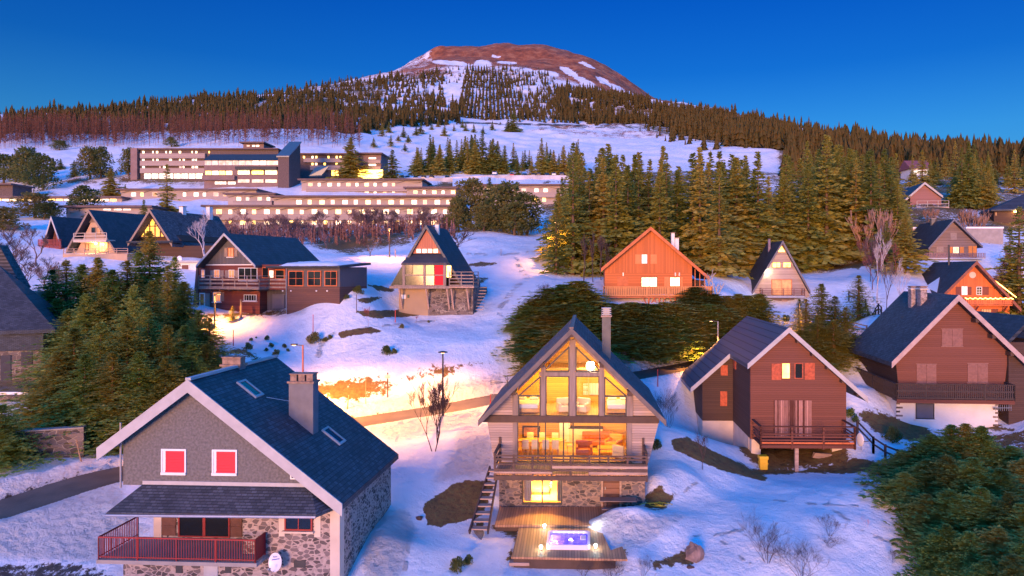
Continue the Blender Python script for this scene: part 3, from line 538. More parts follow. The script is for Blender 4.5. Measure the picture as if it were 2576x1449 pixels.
class House:
    def __init__(s, name, label, px, Y, yaw, drop, cat='chalet', group=None):
        s.O = Vector(((px-CX)/FP*Y, Y)); s.a = math.radians(yaw); s.zb = CAMZ-drop
        s.e = empty(name, (s.O.x, s.O.y, s.zb), s.a); tag(s.e, label, cat, group)
        s.ua = Vector((math.cos(s.a), math.sin(s.a))); s.va = Vector((-math.sin(s.a), math.cos(s.a)))
    def ray(s, pt):
        d = Vector(((pt[0]-CX)/FP, 1)); return s.ua.dot(-s.O), s.va.dot(-s.O), CAMZ-s.zb, s.ua.dot(d), s.va.dot(d), -(pt[1]-HY)/FP
    def p(s, pt, v=0):
        ou, ov, ow, du, dv, dw = s.ray(pt); t = (v-ov)/dv; return (ou+du*t, ow+dw*t)
    def ps(s, pts, v=0): return [s.p(t, v) for t in pts]
    def slope(s, pt, a, b):              # pixel ray on the roof plane whose section runs through a and b -> (u, v, w)
        ou, ov, ow, du, dv, dw = s.ray(pt); k = (b[1]-a[1])/(b[0]-a[0]); t = (a[1]+k*(ou-a[0])-ow)/(dw-k*du); return (ou+du*t, ov+dv*t, ow+dw*t)
    def side(s, pt, u):                  # pixel ray on the plane u = const -> (v, w)
        ou, ov, ow, du, dv, dw = s.ray(pt); t = (u-ou)/du; return (ov+dv*t, ow+dw*t)
    def wz(s, z): return z-s.zb
    def roof(s, ap, eL, eR, v0, v1, th=.22, m=SLATE, barge=None, bw=.0, name='roof', side_=0):
        """two slabs meeting at the ridge"""
        r = MB()
        def dn(pt, e):                   # point straight under, slab thickness measured across the slope
            L = math.hypot(e[0]-ap[0], e[1]-ap[1]); return th*L/abs(e[0]-ap[0])
        if side_ <= 0: r.prism([ap, eL, (eL[0], eL[1]-dn(0, eL)), (ap[0], ap[1]-dn(0, eL))], v0, v1)
        if side_ >= 0: r.prism([ap, eR, (eR[0], eR[1]-dn(0, eR)), (ap[0], ap[1]-dn(0, eR))], v0, v1)
        o = r.make(name, m, s.e)
        if barge:
            b = MB(); h_ = bw
            for e in (eL, eR):
                if (e is eL and side_ > 0) or (e is eR and side_ < 0): continue
                k = dn(0, e); b.prism([(ap[0], ap[1]+.03), (e[0], e[1]+.03), (e[0], e[1]-k-h_), (ap[0], ap[1]-k-h_)], v0-.07, v0-.003)
            b.each('bargeboard', barge, s.e)
        return o
    def win(s, u0, u1, w0, w1, v=0, fm=WHITEP, pm=DARKG, cols=2, rows=1, t=.07, d=.07, name='window', sill=None, shut=None, sw=None, bars=.04):
        if u0 > u1: u0, u1 = u1, u0
        if w0 > w1: w0, w1 = w1, w0
        f = MB(); f.box(u0, u1, v-d, v-.002, w1-t, w1).box(u0, u1, v-d, v-.002, w0, w0+t).box(u0, u0+t, v-d, v-.002, w0+t, w1-t).box(u1-t, u1, v-d, v-.002, w0+t, w1-t)
        for k in range(1, cols): c = u0+(u1-u0)*k/cols; f.box(c-bars/2, c+bars/2, v-d+.01, v-.002, w0+t, w1-t)
        for k in range(1, rows): c = w0+(w1-w0)*k/rows; f.box(u0+t, u1-t, v-d+.012, v-.004, c-bars/2, c+bars/2)
        o = f.make(name, fm, s.e); g = MB().box(u0+t*.8, u1-t*.8, v-.035, v-.006, w0+t*.8, w1-t*.8).make('pane', pm, o)
        if sill: MB().box(u0-.08, u1+.08, v-d-.12, v-.002, w0-.09, w0-.004).make('window_sill', sill, o)
        if shut:
            w = sw or (u1-u0)/2
            for a, b in ((u0-w-.03, u0-.03), (u1+.03, u1+w+.03)): s.shutter(a, b, w0, w1, v, shut)
        return o
    def shutter(s, a, b, w0, w1, v, m, name='shutter', z=True):
        if a > b: a, b = b, a
        if w0 > w1: w0, w1 = w1, w0
        h = MB().box(a, b, v-.05, v-.003, w0, w1); q_ = (w1-w0)*.18
        h.box(a+.02, b-.02, v-.075, v-.049, w0+q_-.04, w0+q_+.04).box(a+.02, b-.02, v-.075, v-.049, w1-q_-.04, w1-q_+.04)
        if z: h.beam((a+.06, v-.06, w0+q_+.03), (b-.06, v-.06, w1-q_-.03), .025, .07)
        return h.make(name, m, s.e)
    def wpx(s, r, x0, y0, x1, y1, v=0, **k):
        a = s.p(q(r, x0, y0), v); b = s.p(q(r, x1, y1), v); return s.win(a[0], b[0], a[1], b[1], v, **k)
    def spx(s, r, x0, y0, x1, y1, v=0, m=SHUT, **k):
        a = s.p(q(r, x0, y0), v); b = s.p(q(r, x1, y1), v); return s.shutter(a[0], b[0], a[1], b[1], v, m, **k)
    def rail(s, pts, h, m, post=1.5, rails=3, pw=.09, rh=.10, bal=None, balw=.03, name='railing', solid=None, base=0.12, cap=.12):
        """railing along local points (u, v, w)"""
        r = MB()
        for a, b in zip(pts, pts[1:]):
            a, b = Vector(a), Vector(b); L = (b-a).length; n = max(1, round(L/post))
            for k in range(n+1): c = a.lerp(b, k/n); r.box(c.x-pw/2, c.x+pw/2, c.y-pw/2, c.y+pw/2, c.z-.1, c.z+h-.01)
            up = Vector((0, 0, 1)); r.beam(a+up*h, b+up*h, cap, .06)
            for k in range(rails): z = base+(h-base)*(k/rails); r.beam(a+up*z, b+up*z, .035, rh)
            if bal:
                nb = int(L/bal)
                for k in range(1, nb): c = a.lerp(b, k/nb); r.box(c.x-balw/2, c.x+balw/2, c.y-.015, c.y+.015, c.z+.05, c.z+h-.02)
        return r.make(name, m, s.e)
def rect(h, r, x0, y0, x1, y1, v=0):
    a = h.p(q(r, x0, y0), v); b = h.p(q(r, x1, y1), v); return (min(a[0], b[0]), max(a[0], b[0]), min(a[1], b[1]), max(a[1], b[1]))
def chimney(h, u0, u1, v0, v1, w0, w1, m, capm=None, pots=0, name='chimney'):
    c = MB().box(u0, u1, v0, v1, w0, w1).make(name, m, h.e)
    cp = MB().box(u0-.07, u1+.07, v0-.07, v1+.07, w1+.002, w1+.10)
    if pots:
        for k in range(pots):
            x = u0+(u1-u0)*(k+.5)/pots; cp.box(x-.16, x+.16, v0+.06, v1-.06, w1+.102, w1+.42).box(x-.2, x+.2, v0+.02, v1-.02, w1+.422, w1+.48)
    cp.make('chimney_cap', capm or CONCR, c); return c
# ================================================================ stone house, left foreground
h = House('stone_house', 'big house with grey gable, two red window blinds and a rubble stone ground floor', 310, 32, -3, 16.3, 'house'); HF = h
vf = -.5; ap = h.p(q('B1',1420,1170), vf); eL = h.p(q('C1',735,485), vf); eR = h.p((862, 1268), vf); LB = 7.6
h.roof(ap, eL, eR, vf, LB+.3, .2, SLATE, GREYP, .30)
MB().beam((ap[0], vf-.02, ap[1]+.05), (ap[0], LB+.3, ap[1]+.05), .26, .12).make('ridge_cap', GREYP, h.e)
uR = h.p(q('C1',2560,1000))[0]; wfl = h.p(q('C1',1500,770))[1]
def under(ap, e, u, d): k = (e[1]-ap[1])/(e[0]-ap[0]); return ap[1]+k*(u-ap[0])-d
uX = ap[0]+(wfl-(ap[1]-.33))/((eR[1]-ap[1])/(eR[0]-ap[0]))
MB().prism([(0, wfl), (uX, wfl), (ap[0], ap[1]-.34), (0, under(ap, eL, 0, .33))], 0, LB).make('gable_wall', ROUGH, h.e)
slab = h.p(q('C1',1300,1335), -.95)[1]; uS = h.p(q('C1',1835,1200))[0]
MB().box(0, uR, 0, LB, -2, slab-.18).prism([(uS, slab-.178), (uR, slab-.178), (uR, under(ap, eR, uR, .34)), (uX, wfl-.002), (uS, wfl-.002)], 0, LB).box(.35, uS-.002, 1.7, LB, slab-.178, wfl-.002).make('stone_wall', STONEL, h.e)
MB().box(uR-.42, uR+.03, -.03, .5, -2, under(ap, eR, uR+.03, .36)).box(uR-.5, uR+.04, -.035, .35, slab+1.9, slab+2.4).make('corner_stones', CREAM, h.e)
MB().box(.36, .75, 1.62, 1.69, slab, wfl-.01).make('corner_stones', CREAM, h.e)
# pent roof over the balcony
t0 = h.p(q('C1',1080,755)); t1 = h.p(q('C1',2345,772)); b0 = h.p(q('C1',800,972), -1.25); b1 = h.p(q('C1',2385,985), -1.25)
A = (t0[0], -.01, t0[1]); B = (t1[0], -.01, t1[1]); Cc = (b1[0], -1.25, b1[1]); D = (b0[0], -1.25, b0[1]); Lc = (b0[0], 1.6, b0[1]); Rc = (b1[0]+.5, -.01, b1[1]); dz = .14
vs = [A, B, Cc, D, Lc, Rc]; m = MB().add(vs+[(x, y, z-dz) for x, y, z in vs], [(0, 3, 2, 1), (0, 4, 3), (1, 2, 5), (6, 7, 8, 9), (6, 9, 10), (7, 11, 8), (3, 9, 8, 2), (4, 10, 9, 3), (2, 8, 11, 5)])
m.make('pent_roof', SLATEX, h.e); MB().tube((D[0], -1.30, D[2]-.1), (Cc[0], -1.30, Cc[2]-.1), .065, n=8).make('gutter', STEEL, h.e)
MB().box(t0[0], t1[0], -.05, -.003, t0[1], t0[1]+.17).make('flashing', GREYP, h.e)
MB().path([(-.05, -.1, wfl+2.9), (-.06, -.08, wfl-.1)], .045).make('downpipe', STEEL, h.e)
for x0, y0, x1, y1 in ((1220, 487, 1408, 685), (1603, 492, 1792, 690)):
    a = rect(h, 'C1', x0, y0, x1, y1); fr = MB().box(a[0], a[1], -.06, -.002, a[3]-.09, a[3]).box(a[0], a[1], -.10, -.002, a[2], a[2]+.12).box(a[0], a[0]+.07, -.06, -.002, a[2]+.12, a[3]-.09).box(a[1]-.07, a[1], -.06, -.002, a[2]+.12, a[3]-.09).box(a[0]+.07, a[0]+.2, -.03, -.002, a[2]+.12, a[3]-.09)
    o = fr.make('window', WHITEP, h.e); bl = MB()
    for k in range(14):
        zz = a[2]+.2+(a[3]-.1-a[2]-.2)*k/14; bl.box(a[0]+.21, a[1]-.075, -.035-(.01 if k % 2 else 0), -.005, zz, zz+(a[3]-a[2]-.3)/14-.004)
    bl.box(a[0]+.2, a[1]-.072, -.06, -.004, a[2]+.125, a[2]+.2); bl.make('roller_blind', REDB, o)
a = rect(h, 'C1', 2192, 655, 2275, 718); MB().prism([(a[0], a[2]), (a[1]+.1, a[2]), (a[0], a[3]+.05)], -.05, -.003).make('window', WHITEP, h.e)
MB().prism([(a[0]+.07, a[2]+.07), (a[1]-.08, a[2]+.07), (a[0]+.07, a[3]-.06)], -.07, -.051).make('pane', DARKG, h.e.children[-1])
# ground floor openings in the recess
v = 1.7; a = rect(h, 'C1', 1350, 975, 1738, 1250, v); h.win(a[0], a[1], slab+.05, wfl-.35, v, fm=REDP, pm=DARKG, cols=2, name='patio_window', bars=.14)
for x0, x1 in ((1195, 1330), (1742, 1828)): a2 = rect(h, 'C1', x0, 990, x1, 1270, v); h.shutter(a2[0], a2[1], slab+.1, wfl-.4, v, SHUTB, z=False)
h.wpx('C1', 2150, 998, 2360, 1105, 0, fm=REDP, pm=DARKG, sill=CREAM)
a = rect(h, 'C1', 2150, 990, 2370, 1120); MB().box(a[0]-.28, a[0]-.012, -.02, -.001, a[2]-.2, a[3]).box(a[1]+.012, a[1]+.3, -.02, -.001, a[2]-.2, a[3]).each('window_surround', CREAM, h.e)
for x0, y0, x1, y1, nm in ((1328, 1368, 1378, 1425, 'vent_opening'), (1700, 1375, 1745, 1425, 'vent_opening'), (2218, 1330, 2305, 1385, 'vent_opening')):
    a = rect(h, 'C1', x0, y0, x1, y1); MB().box(a[0], a[1], -.03, -.002, a[2], a[3]).make(nm, DARKM, h.e)
a = rect(h, 'C1', 1540, 1368, 1645, 1480); MB().box(a[0], a[1], -.04, -.002, a[2]-.8, a[3]).make('cellar_door', GREYP, h.e)
# balcony
b0 = h.p(q('C1',745,1340), -.95); b1 = h.p(q('C1',1925,1350), -.95)
MB().box(b0[0]-.06, b1[0]+.1, -1.02, -.003, slab-.17, slab).box(b0[0]-.06, .34, .0, 1.7, slab-.17, slab).box(.342, uS-.003, .0, 1.698, slab-.176, slab-.002).make('balcony_floor', CONCR, h.e)
bp_ = [(b0[0], 1.66, slab), (b0[0], -.95, slab), (b1[0], -.95, slab), (b1[0], -.06, slab)]
h.rail(bp_, 1.0, REDP, post=2.0, rails=1, pw=.05, rh=.04, bal=.115, balw=.022, cap=.05)
MB().box(b1[0]-.012, b1[0]+.012, -.93, -.08, slab+.06, slab+.97).make('railing_screen', REDP, h.e)
# chimneys and skylights
c = h.slope(q('C1',2290,300), ap, eR); wt = h.p(q('B1',2270,1195), c[1]-.3)[1]
chimney(h, c[0]-.62, c[0]+.62, c[1]-.3, c[1]+.35, c[2]-1.2, wt, CHIMM, CLAY, 3)
c = h.slope(q('B1',1425,1190), ap, eL); chimney(h, c[0]-.5, c[0]+.45, 3.6, 4.2, ap[1]-1.2, ap[1]+.05, CHIMM, CLAY, 3)
kk = math.atan2(eR[1]-ap[1], eR[0]-ap[0])
for c in (h.slope(q('B1',1885,1240), ap, eR), h.slope(q('C1',2515,395), ap, eR)):
    for nm, mm, s_ in (('skylight', GREYP, 0), ('pane', DARKG, 1)):
        b = MB(); 
        if not s_:
            for x0, x1, y0, y1 in ((-.62, .62, -.4, -.3), (-.62, .62, .3, .4), (-.62, -.52, -.3, .3), (.5, .62, -.3, .3)): b.box(x0, x1, y0, y1, -.05, .1)
            par = o = b.make(nm, mm, h.e); o.location = c; o.rotation_euler = (0, -kk, 0)
        else: b.box(-.53, .51, -.31, .31, .0, .06).make(nm, mm, par)
MB().path([(h.slope(q('B1',2010,1300), ap, eR)), (h.slope(q('B1',2190,1330), ap, eR))], .02).make('roof_cable', WHITEP, h.e)
# right foot rock buttress
MB().box(uR+.002, uR+.5, 6.6, 7.7, -1, 2.6).make('buttress', STONED, h.e)
# satellite dish on the wall
e = empty('satellite_dish', h.e.matrix_basis @ Vector((0, 0, 0)))
dc = h.p(q('C1',2075,1345), -.55); e.location = Matrix.Translation(h.e.location) @ Matrix.Rotation(h.a, 4, 'Z') @ Vector((dc[0], -.55, dc[1])); e.rotation_euler = (math.radians(80), 0, h.a+math.radians(-14)); tag(e, 'round white satellite dish with blue lettering on the stone wall', 'satellite dish')
n = 32; d = MB(); prof = [(0, -.07), (.14, -.058), (.26, -.03), (.36, .0), (.375, .012)]
vs = [(r*math.cos(2*math.pi*i/n)*.93, r*math.sin(2*math.pi*i/n)*1.1, z) for r, z in prof for i in range(n)]
d.add(vs+[(x, y, z-.02) for x, y, z in vs], [(k*n+i, k*n+(i+1) % n, (k+1)*n+(i+1) % n, (k+1)*n+i) for k in range(4) for i in range(n)]+[(5*n+k*n+i, 5*n+(k+1)*n+i, 5*n+(k+1)*n+(i+1) % n, 5*n+k*n+(i+1) % n) for k in range(4) for i in range(n)]+[(4*n+i, 4*n+(i+1) % n, 9*n+(i+1) % n, 9*n+i) for i in range(n)])
d.make('reflector', mat('dish_white', (.75, .73, .76), .35, .03, 2), e, smooth=True)
MB().path([(0, -.38, 0), (.05, -.36, .3), (.08, -.2, .42)], .012).box(.04, .12, -.22, -.14, .40, .5).make('feed_arm', STEEL, e)
MB().path([(0, 0, -.1), (0, -.1, -.3), (0, -.25, -.6)], .025).make('bracket', DARKM, e)
bl = mat('blue_print', (.05, .12, .5), .5, .05, 2)
cu = bpy.data.curves.new('tmp_text', 'FONT'); cu.body = 'Flubar'; cu.size = .1; cu.shear = .3; cu.extrude = .002; cu.materials.append(bl)
tt = bpy.data.objects.new('tmp_text', cu); C.objects.link(tt); bpy.context.view_layer.update(); tme = bpy.data.meshes.new_from_object(tt); bpy.data.objects.remove(tt); t = bpy.data.objects.new('lettering', tme); C.objects.link(t); t.parent = e; t.location = (-.15, .17, .0); t.rotation_euler = (0, 0, math.radians(14))
MB().box(-.17, .24, .10, .135, -.006, .0).make('stripe', bl, e, loc=(0, 0, 0)); e.children[-1].rotation_euler = (0, 0, math.radians(14))
# furniture behind the patio window
def loc(h, u, v, w): return Matrix.Translation(h.e.location) @ Matrix.Rotation(h.a, 4, 'Z') @ Vector((u, v, w))
# ================================================================ big glazed A-frame
h = House('glazed_chalet', 'brightly lit A-frame chalet with a glass gable above the hot tub terrace', 1440, 41, -1.5, 14.0); HM = h
vf = -1.0; ap = h.p(q('M2',1120,328), vf); eL = h.p(q('M2',38,1397), vf); eR = h.p(q('M2',2216,1400), vf); LB = 10.0
h.roof(ap, eL, eR, vf, LB, .16, SHING, mat('dark_bargeboard', (.13, .10, .095), .7, .2, 2), .10)
def und(u, d=.2, A=ap, L=eL, R=eR):
    e = L if u < A[0] else R; k = (e[1]-A[1])/(e[0]-A[0]); return A[1]+k*(u-A[0])-d*math.hypot(1, k)
MB().prism([(eL[0]+.35, und(eL[0]+.35, .17)), (ap[0], und(ap[0]-.001, .17)), (ap[0], und(ap[0]-.001, .22)), (eL[0]+.35, und(eL[0]+.35, .22))], vf+.02, -.01).prism([(eR[0]-.35, und(eR[0]-.35, .17)), (ap[0], und(ap[0]+.001, .17)), (ap[0], und(ap[0]+.001, .22)), (eR[0]-.35, und(eR[0]-.35, .22))], vf+.02, -.01).make('soffit', PINKS, h.e)
MB().box(ap[0]-.12, ap[0]+.12, vf-.02, LB, ap[1]-.02, ap[1]+.07).make('ridge_cap', CLAY, h.e)
wbm = h.p(q('M2',1100,1420), -.15)[1]; wbt = h.p(q('M2',1100,1345), -.15)[1]; uL = h.p(q('M2',110,1380))[0]; uRr = h.p(q('M2',2112,1380))[0]
MB().box(uL-.1, uRr+.1, -.2, -.003, wbm, wbt).make('floor_beam', BEAMW, h.e)
MB().beam((ap[0], vf-.05, und(ap[0])-.12), (ap[0], .2, und(ap[0])-.12), .22, .24).make('ridge_beam', BEAMW, h.e)
bb = MB()
for x, y in ((772, 748), (1465, 750), (452, 1068), (1792, 1080)): c = h.p(q('M2', x, y), -.6); bb.box(c[0]-.13, c[0]+.13, -.9, .1, c[1]-.13, c[1]+.13); bb.make('purlin', BEAMW, h.e); bb = MB()
P = lambda x, y, v=0: h.p(q('M2', x, y), v)
U = lambda x: P(x, 1100)[0]
# side boarded walls of the upper floor, and the floors below
wl = MB().prism([(uL, wbt), (U(437), wbt), (U(437), und(U(437), .23)), (uL, und(uL, .23))], 0, .2).prism([(U(1828), wbt), (uRr, wbt), (uRr, und(uRr, .23)), (U(1828), und(U(1828), .23))], 0, .2)
wl.each('boarded_wall', SILVERW, h.e)
Q = lambda x, y, v=0: h.p(q('M1', x, y), v)
wd = Q(1000, 475)[1]; uA, uB = Q(338, 115)[0], Q(1890, 115)[0]; uC, uD = Q(398, 480)[0], Q(1798, 480)[0]; g0, g1 = Q(612, 300)[0], Q(1602, 300)[0]
MB().prism([(uA, wbm-.003), (g0-.28, wbm-.003), (g0-.28, wd), (uC, wd)], 0, .2).prism([(g1+.28, wbm-.003), (uB, wbm-.003), (uD, wd), (g1+.28, wd)], 0, .2).each('boarded_wall', SILVERW, h.e)
# side and back walls
MB().add([(uA, .2, wbm), (uA, LB-.5, wbm), (uC, LB-.5, wd), (uC, .2, wd), (uA+.2, .2, wbm), (uA+.2, LB-.5, wbm), (uC+.2, LB-.5, wd), (uC+.2, .2, wd)], [(0, 1, 2, 3), (7, 6, 5, 4), (0, 3, 7, 4), (1, 5, 6, 2), (0, 4, 5, 1), (3, 2, 6, 7)]).add([(uB, .2, wbm), (uB, LB-.5, wbm), (uD, LB-.5, wd), (uD, .2, wd), (uB-.2, .2, wbm), (uB-.2, LB-.5, wbm), (uD-.2, LB-.5, wd), (uD-.2, .2, wd)], [(3, 2, 1, 0), (4, 5, 6, 7), (4, 7, 3, 0), (2, 6, 5, 1), (1, 5, 4, 0), (7, 6, 2, 3)]).make('side_wall', SILVERW, h.e)
INT = planks('honey_interior_boards', (.62, .36, .09), .13, 'Z', .12, .55, .6)
MB().prism([(uL, wbm), (uRr, wbm), (uRr, und(uRr, .25)), (ap[0], und(ap[0], .25)), (uL, und(uL, .25))], LB-.5, LB-.35).make('rear_wall', SILVERW, h.e)
MB().prism([(uL+.3, wbt), (uRr-.3, wbt), (uRr-.3, und(uRr-.3, .25)), (ap[0], und(ap[0], .25)), (uL+.3, und(uL+.3, .25))], 4.2, 4.3).box(uC+.22, uD-.22, 5.6, 5.7, wd+.01, wbm-.02).make('interior_wall', INT, h.e)
MB().prism([(uL+.2, und(uL+.2, .24)), (ap[0], und(ap[0]-.001, .24)), (ap[0], und(ap[0]-.001, .28)), (uL+.2, und(uL+.2, .28))], .25, 4.19).prism([(uRr-.2, und(uRr-.2, .24)), (ap[0], und(ap[0]+.001, .24)), (ap[0], und(ap[0]+.001, .28)), (uRr-.2, und(uRr-.2, .28))], .25, 4.19).box(uC+.22, uC+.3, .21, 5.59, wd+.01, wbm-.02).box(uD-.3, uD-.22, .21, 5.59, wd+.01, wbm-.02).make('interior_lining', INT, h.e)
FLW = planks('honey_floor_boards', (.62, .38, .10), .16, 'X', .12, .35, .6)
MB().box(uL+.1, uRr-.1, .02, LB-.5, wbm+.01, wbt-.01).box(uC+.2, uD-.2, .02, LB-.5, wd-.1, wd).make('floor_boards', FLW, h.e)
# timber posts, tie and rafters of the gable
ps = MB()
for x0, x1, yt in ((435, 500, 1075), (765, 818, 850), (1440, 1498, 850), (1758, 1830, 1090)): a, b = U(x0), U(x1); ps.box(a, b, -.1, .12, wbt, und((a+b)/2, .45))
ps.each('timber_post', POSTW, h.e)
MB().box(U(1096), U(1166), -.14, .12, wbt, und(U(1131), .5)).make('timber_post', POSTW, h.e)
ty0, ty1 = P(1100, 880)[1], P(1100, 836)[1]; MB().box(U(745), U(1096)-.002, -.08, .1, ty0, ty1).box(U(1166)+.002, U(1500), -.08, .1, ty0, ty1).make('tie_beam', POSTW, h.e)
rf = MB()
for e, x in ((eL, U(500)), (eR, U(1760))):
    u0 = ap[0]+(-.1 if e is eL else .1); d = .24; w = .44
    rf.prism([(u0, und(u0, d)), (x, und(x, d)), (x, und(x, w)), (u0, und(u0, w))], -.06, .1)
rf.make('rafter', POSTW, h.e)
def pane_poly(pts, v=0.02, nm='window'):
    uv = [P(*p_) for p_ in pts]; n = len(uv); cx = sum(a for a, b in uv)/n; cy = sum(b for a, b in uv)/n; f = MB()
    for i in range(n): a, b = uv[i], uv[(i+1) % n]; f.beam((a[0], v, a[1]), (b[0], v, b[1]), .09, .09)
    o = f.make(nm, DARKM, h.e); MB().prism([(cx+(a-cx)*.97, cy+(b-cy)*.97) for a, b in uv], v-.01, v+.01).make('pane', GL, o); return o
pane_poly([(1090, 545), (1090, 825), (795, 825)]); pane_poly([(1170, 548), (1170, 825), (1455, 825)])
pane_poly([(822, 884), (1090, 884), (1090, 1344), (822, 1344)]); pane_poly([(1170, 884), (1438, 884), (1438, 1344), (1170, 1344)])
pane_poly([(757, 890), (757, 1344), (505, 1344), (505, 1112)]); pane_poly([(1502, 892), (1752, 1112), (1752, 1344), (1502, 1344)])
MB().box(U(505), U(757), -.03, .05, P(0, 1118)[1], P(0, 1098)[1]).box(U(1502), U(1752), -.03, .05, P(0, 1118)[1], P(0, 1098)[1]).make('glazing_bar', DARKM, h.e)
# living room front
MB().box(g0-.28, g0, -.09, .2, wd, wbm-.004).box(g1, g1+.28, -.09, .2, wd, wbm-.004).each('timber_post', POSTW, h.e)
xs = [612, 797, 865, 1027, 1116, 1357, 1602]
for i, (x0, x1) in enumerate(zip(xs, xs[1:])):
    a, b = Q(x0, 300)[0], Q(x1, 300)[0]; f = MB(); t = .035 if i != 3 else .045
    f.box(a+.002, a+t, 0, .08, wd, wbm-.005).box(b-t, b-.002, 0, .08, wd, wbm-.005).box(a+t, b-t, 0, .08, wd, wd+.05).box(a+t, b-t, 0, .08, wbm-.06, wbm-.005)
    o = f.make('sliding_door', DARKM, h.e); MB().box(a+t, b-t, .03, .045, wd+.05, wbm-.06).make('pane', GL, o)
# stone ground floor
s0, s1 = Q(445, 700)[0], Q(1768, 700)[0]; d0, d1 = Q(652, 700)[0], Q(1016, 700)[0]; e0, e1 = Q(1388, 700)[0], Q(1535, 700)[0]; dt = Q(800, 590)[1]
MB().box(s0, d0, 0, .4, -1, wd-.1).box(d1, e0, 0, .4, -1, wd-.1).box(e1, s1, 0, .4, -1, wd-.1).box(s0, s0+.4, .401, LB-1, -1, wd-.1).box(s1-.4, s1, .401, LB-1, -1, wd-.1).box(d0, d1, 0, .4, -1, .08).box(e0, e1, 0, .4, -1, .03).box(d0, d1, 0, .4, 2.25, wd-.1).box(e0, e1, 0, .4, 2.2, wd-.1).make('stone_wall', STONEM, h.e)
f = MB().box(d0+.003, d0+.08, .05, .2, .08, 2.24).box(d1-.08, d1-.003, .05, .2, .08, 2.24).box(d0+.08, d1-.08, .05, .2, .08, .2).box(d0+.08, d1-.08, .05, .2, 2.16, 2.24).box((d0+d1)/2-.03, (d0+d1)/2+.04, .05, .2, .2, 2.16)
o = f.make('sliding_door', DARKM, h.e); MB().box(d0+.08, d1-.08, .1, .12, .2, 2.16).make('pane', GL, o)
cur = mat('striped_curtain', (.35, .30, .32), .9, .3, 3, .3, 10, stretch=(8, 1, .2))
for x0, x1 in ((d0+.1, d0+.55), (d1-.3, d1-.1)):
    vs = []; fs = []; n = 14
    for k in range(n+1): x = x0+(x1-x0)*k/n; y = .3+.05*math.sin(k*2.2); vs += [(x, y, .2), (x, y, 2.15)]
    for k in range(n): fs.append((2*k, 2*k+2, 2*k+3, 2*k+1))
    c = MB().add(vs, fs).make('curtain', cur, h.e); sm = c.modifiers.new('s', 'SOLIDIFY'); sm.thickness = .02
o = MB().box(e0+.003, e1-.003, .12, .18, .03, 2.19).make('door', planks('weathered_door_boards', (.20, .10, .07), .35, 'Z', .3, .8, .5), h.e); MB().box(e0+.1, e0+.14, .05, .12, 1.0, 1.15).make('handle', STEEL, o)
MB().box(e0-.12, e0-.003, -.03, .05, .03, 2.3).box(e1+.003, e1+.12, -.03, .05, .03, 2.3).make('door_frame', LIGHTW, h.e)
# bedroom box behind the sliding door
MB().box(d0-.5, d1+1.2, 3.4, 3.5, .0, wd-.12).box(d0-.6, d0-.5, .41, 3.5, 0, wd-.12).box(d1+1.2, d1+1.3, .41, 3.5, 0, wd-.12).box(d0-.6, d1+1.3, .41, 3.5, .0, .1).make('bedroom_wall', INT, h.e)
# balcony
vb = -2.35; bl0 = Q(397, 600, vb)[0]; bl1 = Q(1790, 600, vb)[0]
MB().box(bl0, bl1, vb+.1, -.01, wd-.1, wd-.02).make('balcony_floor', DECKW, h.e)
MB().box(bl0, bl1, vb-.02, vb+.08, wd-.36, wd-.11).make('edge_beam', BEAMW, h.e)
jm = MB()
for k in range(16): x = bl0+.3+(bl1-bl0-.6)*k/15; jm.box(x-.05, x+.05, vb+.09, -.02, wd-.3, wd-.11)
jm.each('joist', BEAMW, h.e)
zr = lambda y: Q(0, y, vb)[1]
r = MB()
for k in range(9): x = bl0+.05+(bl1-bl0-.1)*k/8; r.box(x-.06, x+.06, vb+.0, vb+.1, wd-.4, zr(405))
r.each('railing_post', RAILW, h.e)
r = MB()
for y0, y1 in ((403, 417), (432, 446), (478, 492), (528, 546)): r.box(bl0, bl1, vb-.045, vb-.003, zr(y1), zr(y0))
for u in (bl0, bl1-.06):
    for z in (.25, .55, .9): r.box(u, u+.06, vb+.101, -.02, wd+z, wd+z+.12)
    r.box(u-.03, u+.09, vb+.1, -.02, wd+1.05, wd+1.12)
r.make('railing', RAILW, h.e)
r = MB()
for x0, x1, y0, y1 in ((925, 1790, 498, 521), (1258, 1790, 551, 575), (397, 925, 552, 568)): a, b = Q(x0, 0, vb)[0], Q(x1, 0, vb)[0]; r.box(a, b, vb-.05, vb-.003, zr(y1), zr(y0))
r.each('railing_plank', LIGHTW, h.e)
r = MB().box(bl0-.0, bl0+.12, -.14, -.02, wd, wd+1.5).box(bl1-.12, bl1, -.14, -.02, wd, wd+1.5); r.each('railing_post', RAILW, h.e)
# outside stair down the left
st = MB(); n = 9
for k in range(n):
    f_ = k/(n-1); z = (wd-.45)*(1-f_)+.10*f_; v = -.3*(1-f_)-3.9*f_; u1 = s0-.05; st.box(u1-.5-.5*f_, u1-.02, v-.22, v+.2, z, z+.07)
o = st.make('staircase', LIGHTW, h.e)
st = MB()
for u in (s0-.55, s0-.06): st.beam((u, .1, wd-.35), (u-(.5 if u < s0-.5 else 0), -4.3, .05), .08, .26)
st.make('stringer', BEAMW, o)
# chimney flue on the right slope
c = h.slope(q('M2',1522,640), ap, eR); ct = h.p(q('M2',1520,195), c[1])[1]; o = chimney(h, c[0]-.27, c[0]+.27, c[1]-.25, c[1]+.25, c[2]-.5, ct, mat('flue_cement', (.16, .15, .13), .9, .15, 2, .3, 12), LIGHTW)
lv = MB()
for k in range(4): lv.box(c[0]-.3, c[0]+.3, c[1]-.28, c[1]+.28, ct+.14+k*.13, ct+.2+k*.13)
lv.box(c[0]-.2, c[0]+.2, c[1]-.2, c[1]+.2, ct+.11, ct+.6).make('cowl', GREYP, o)
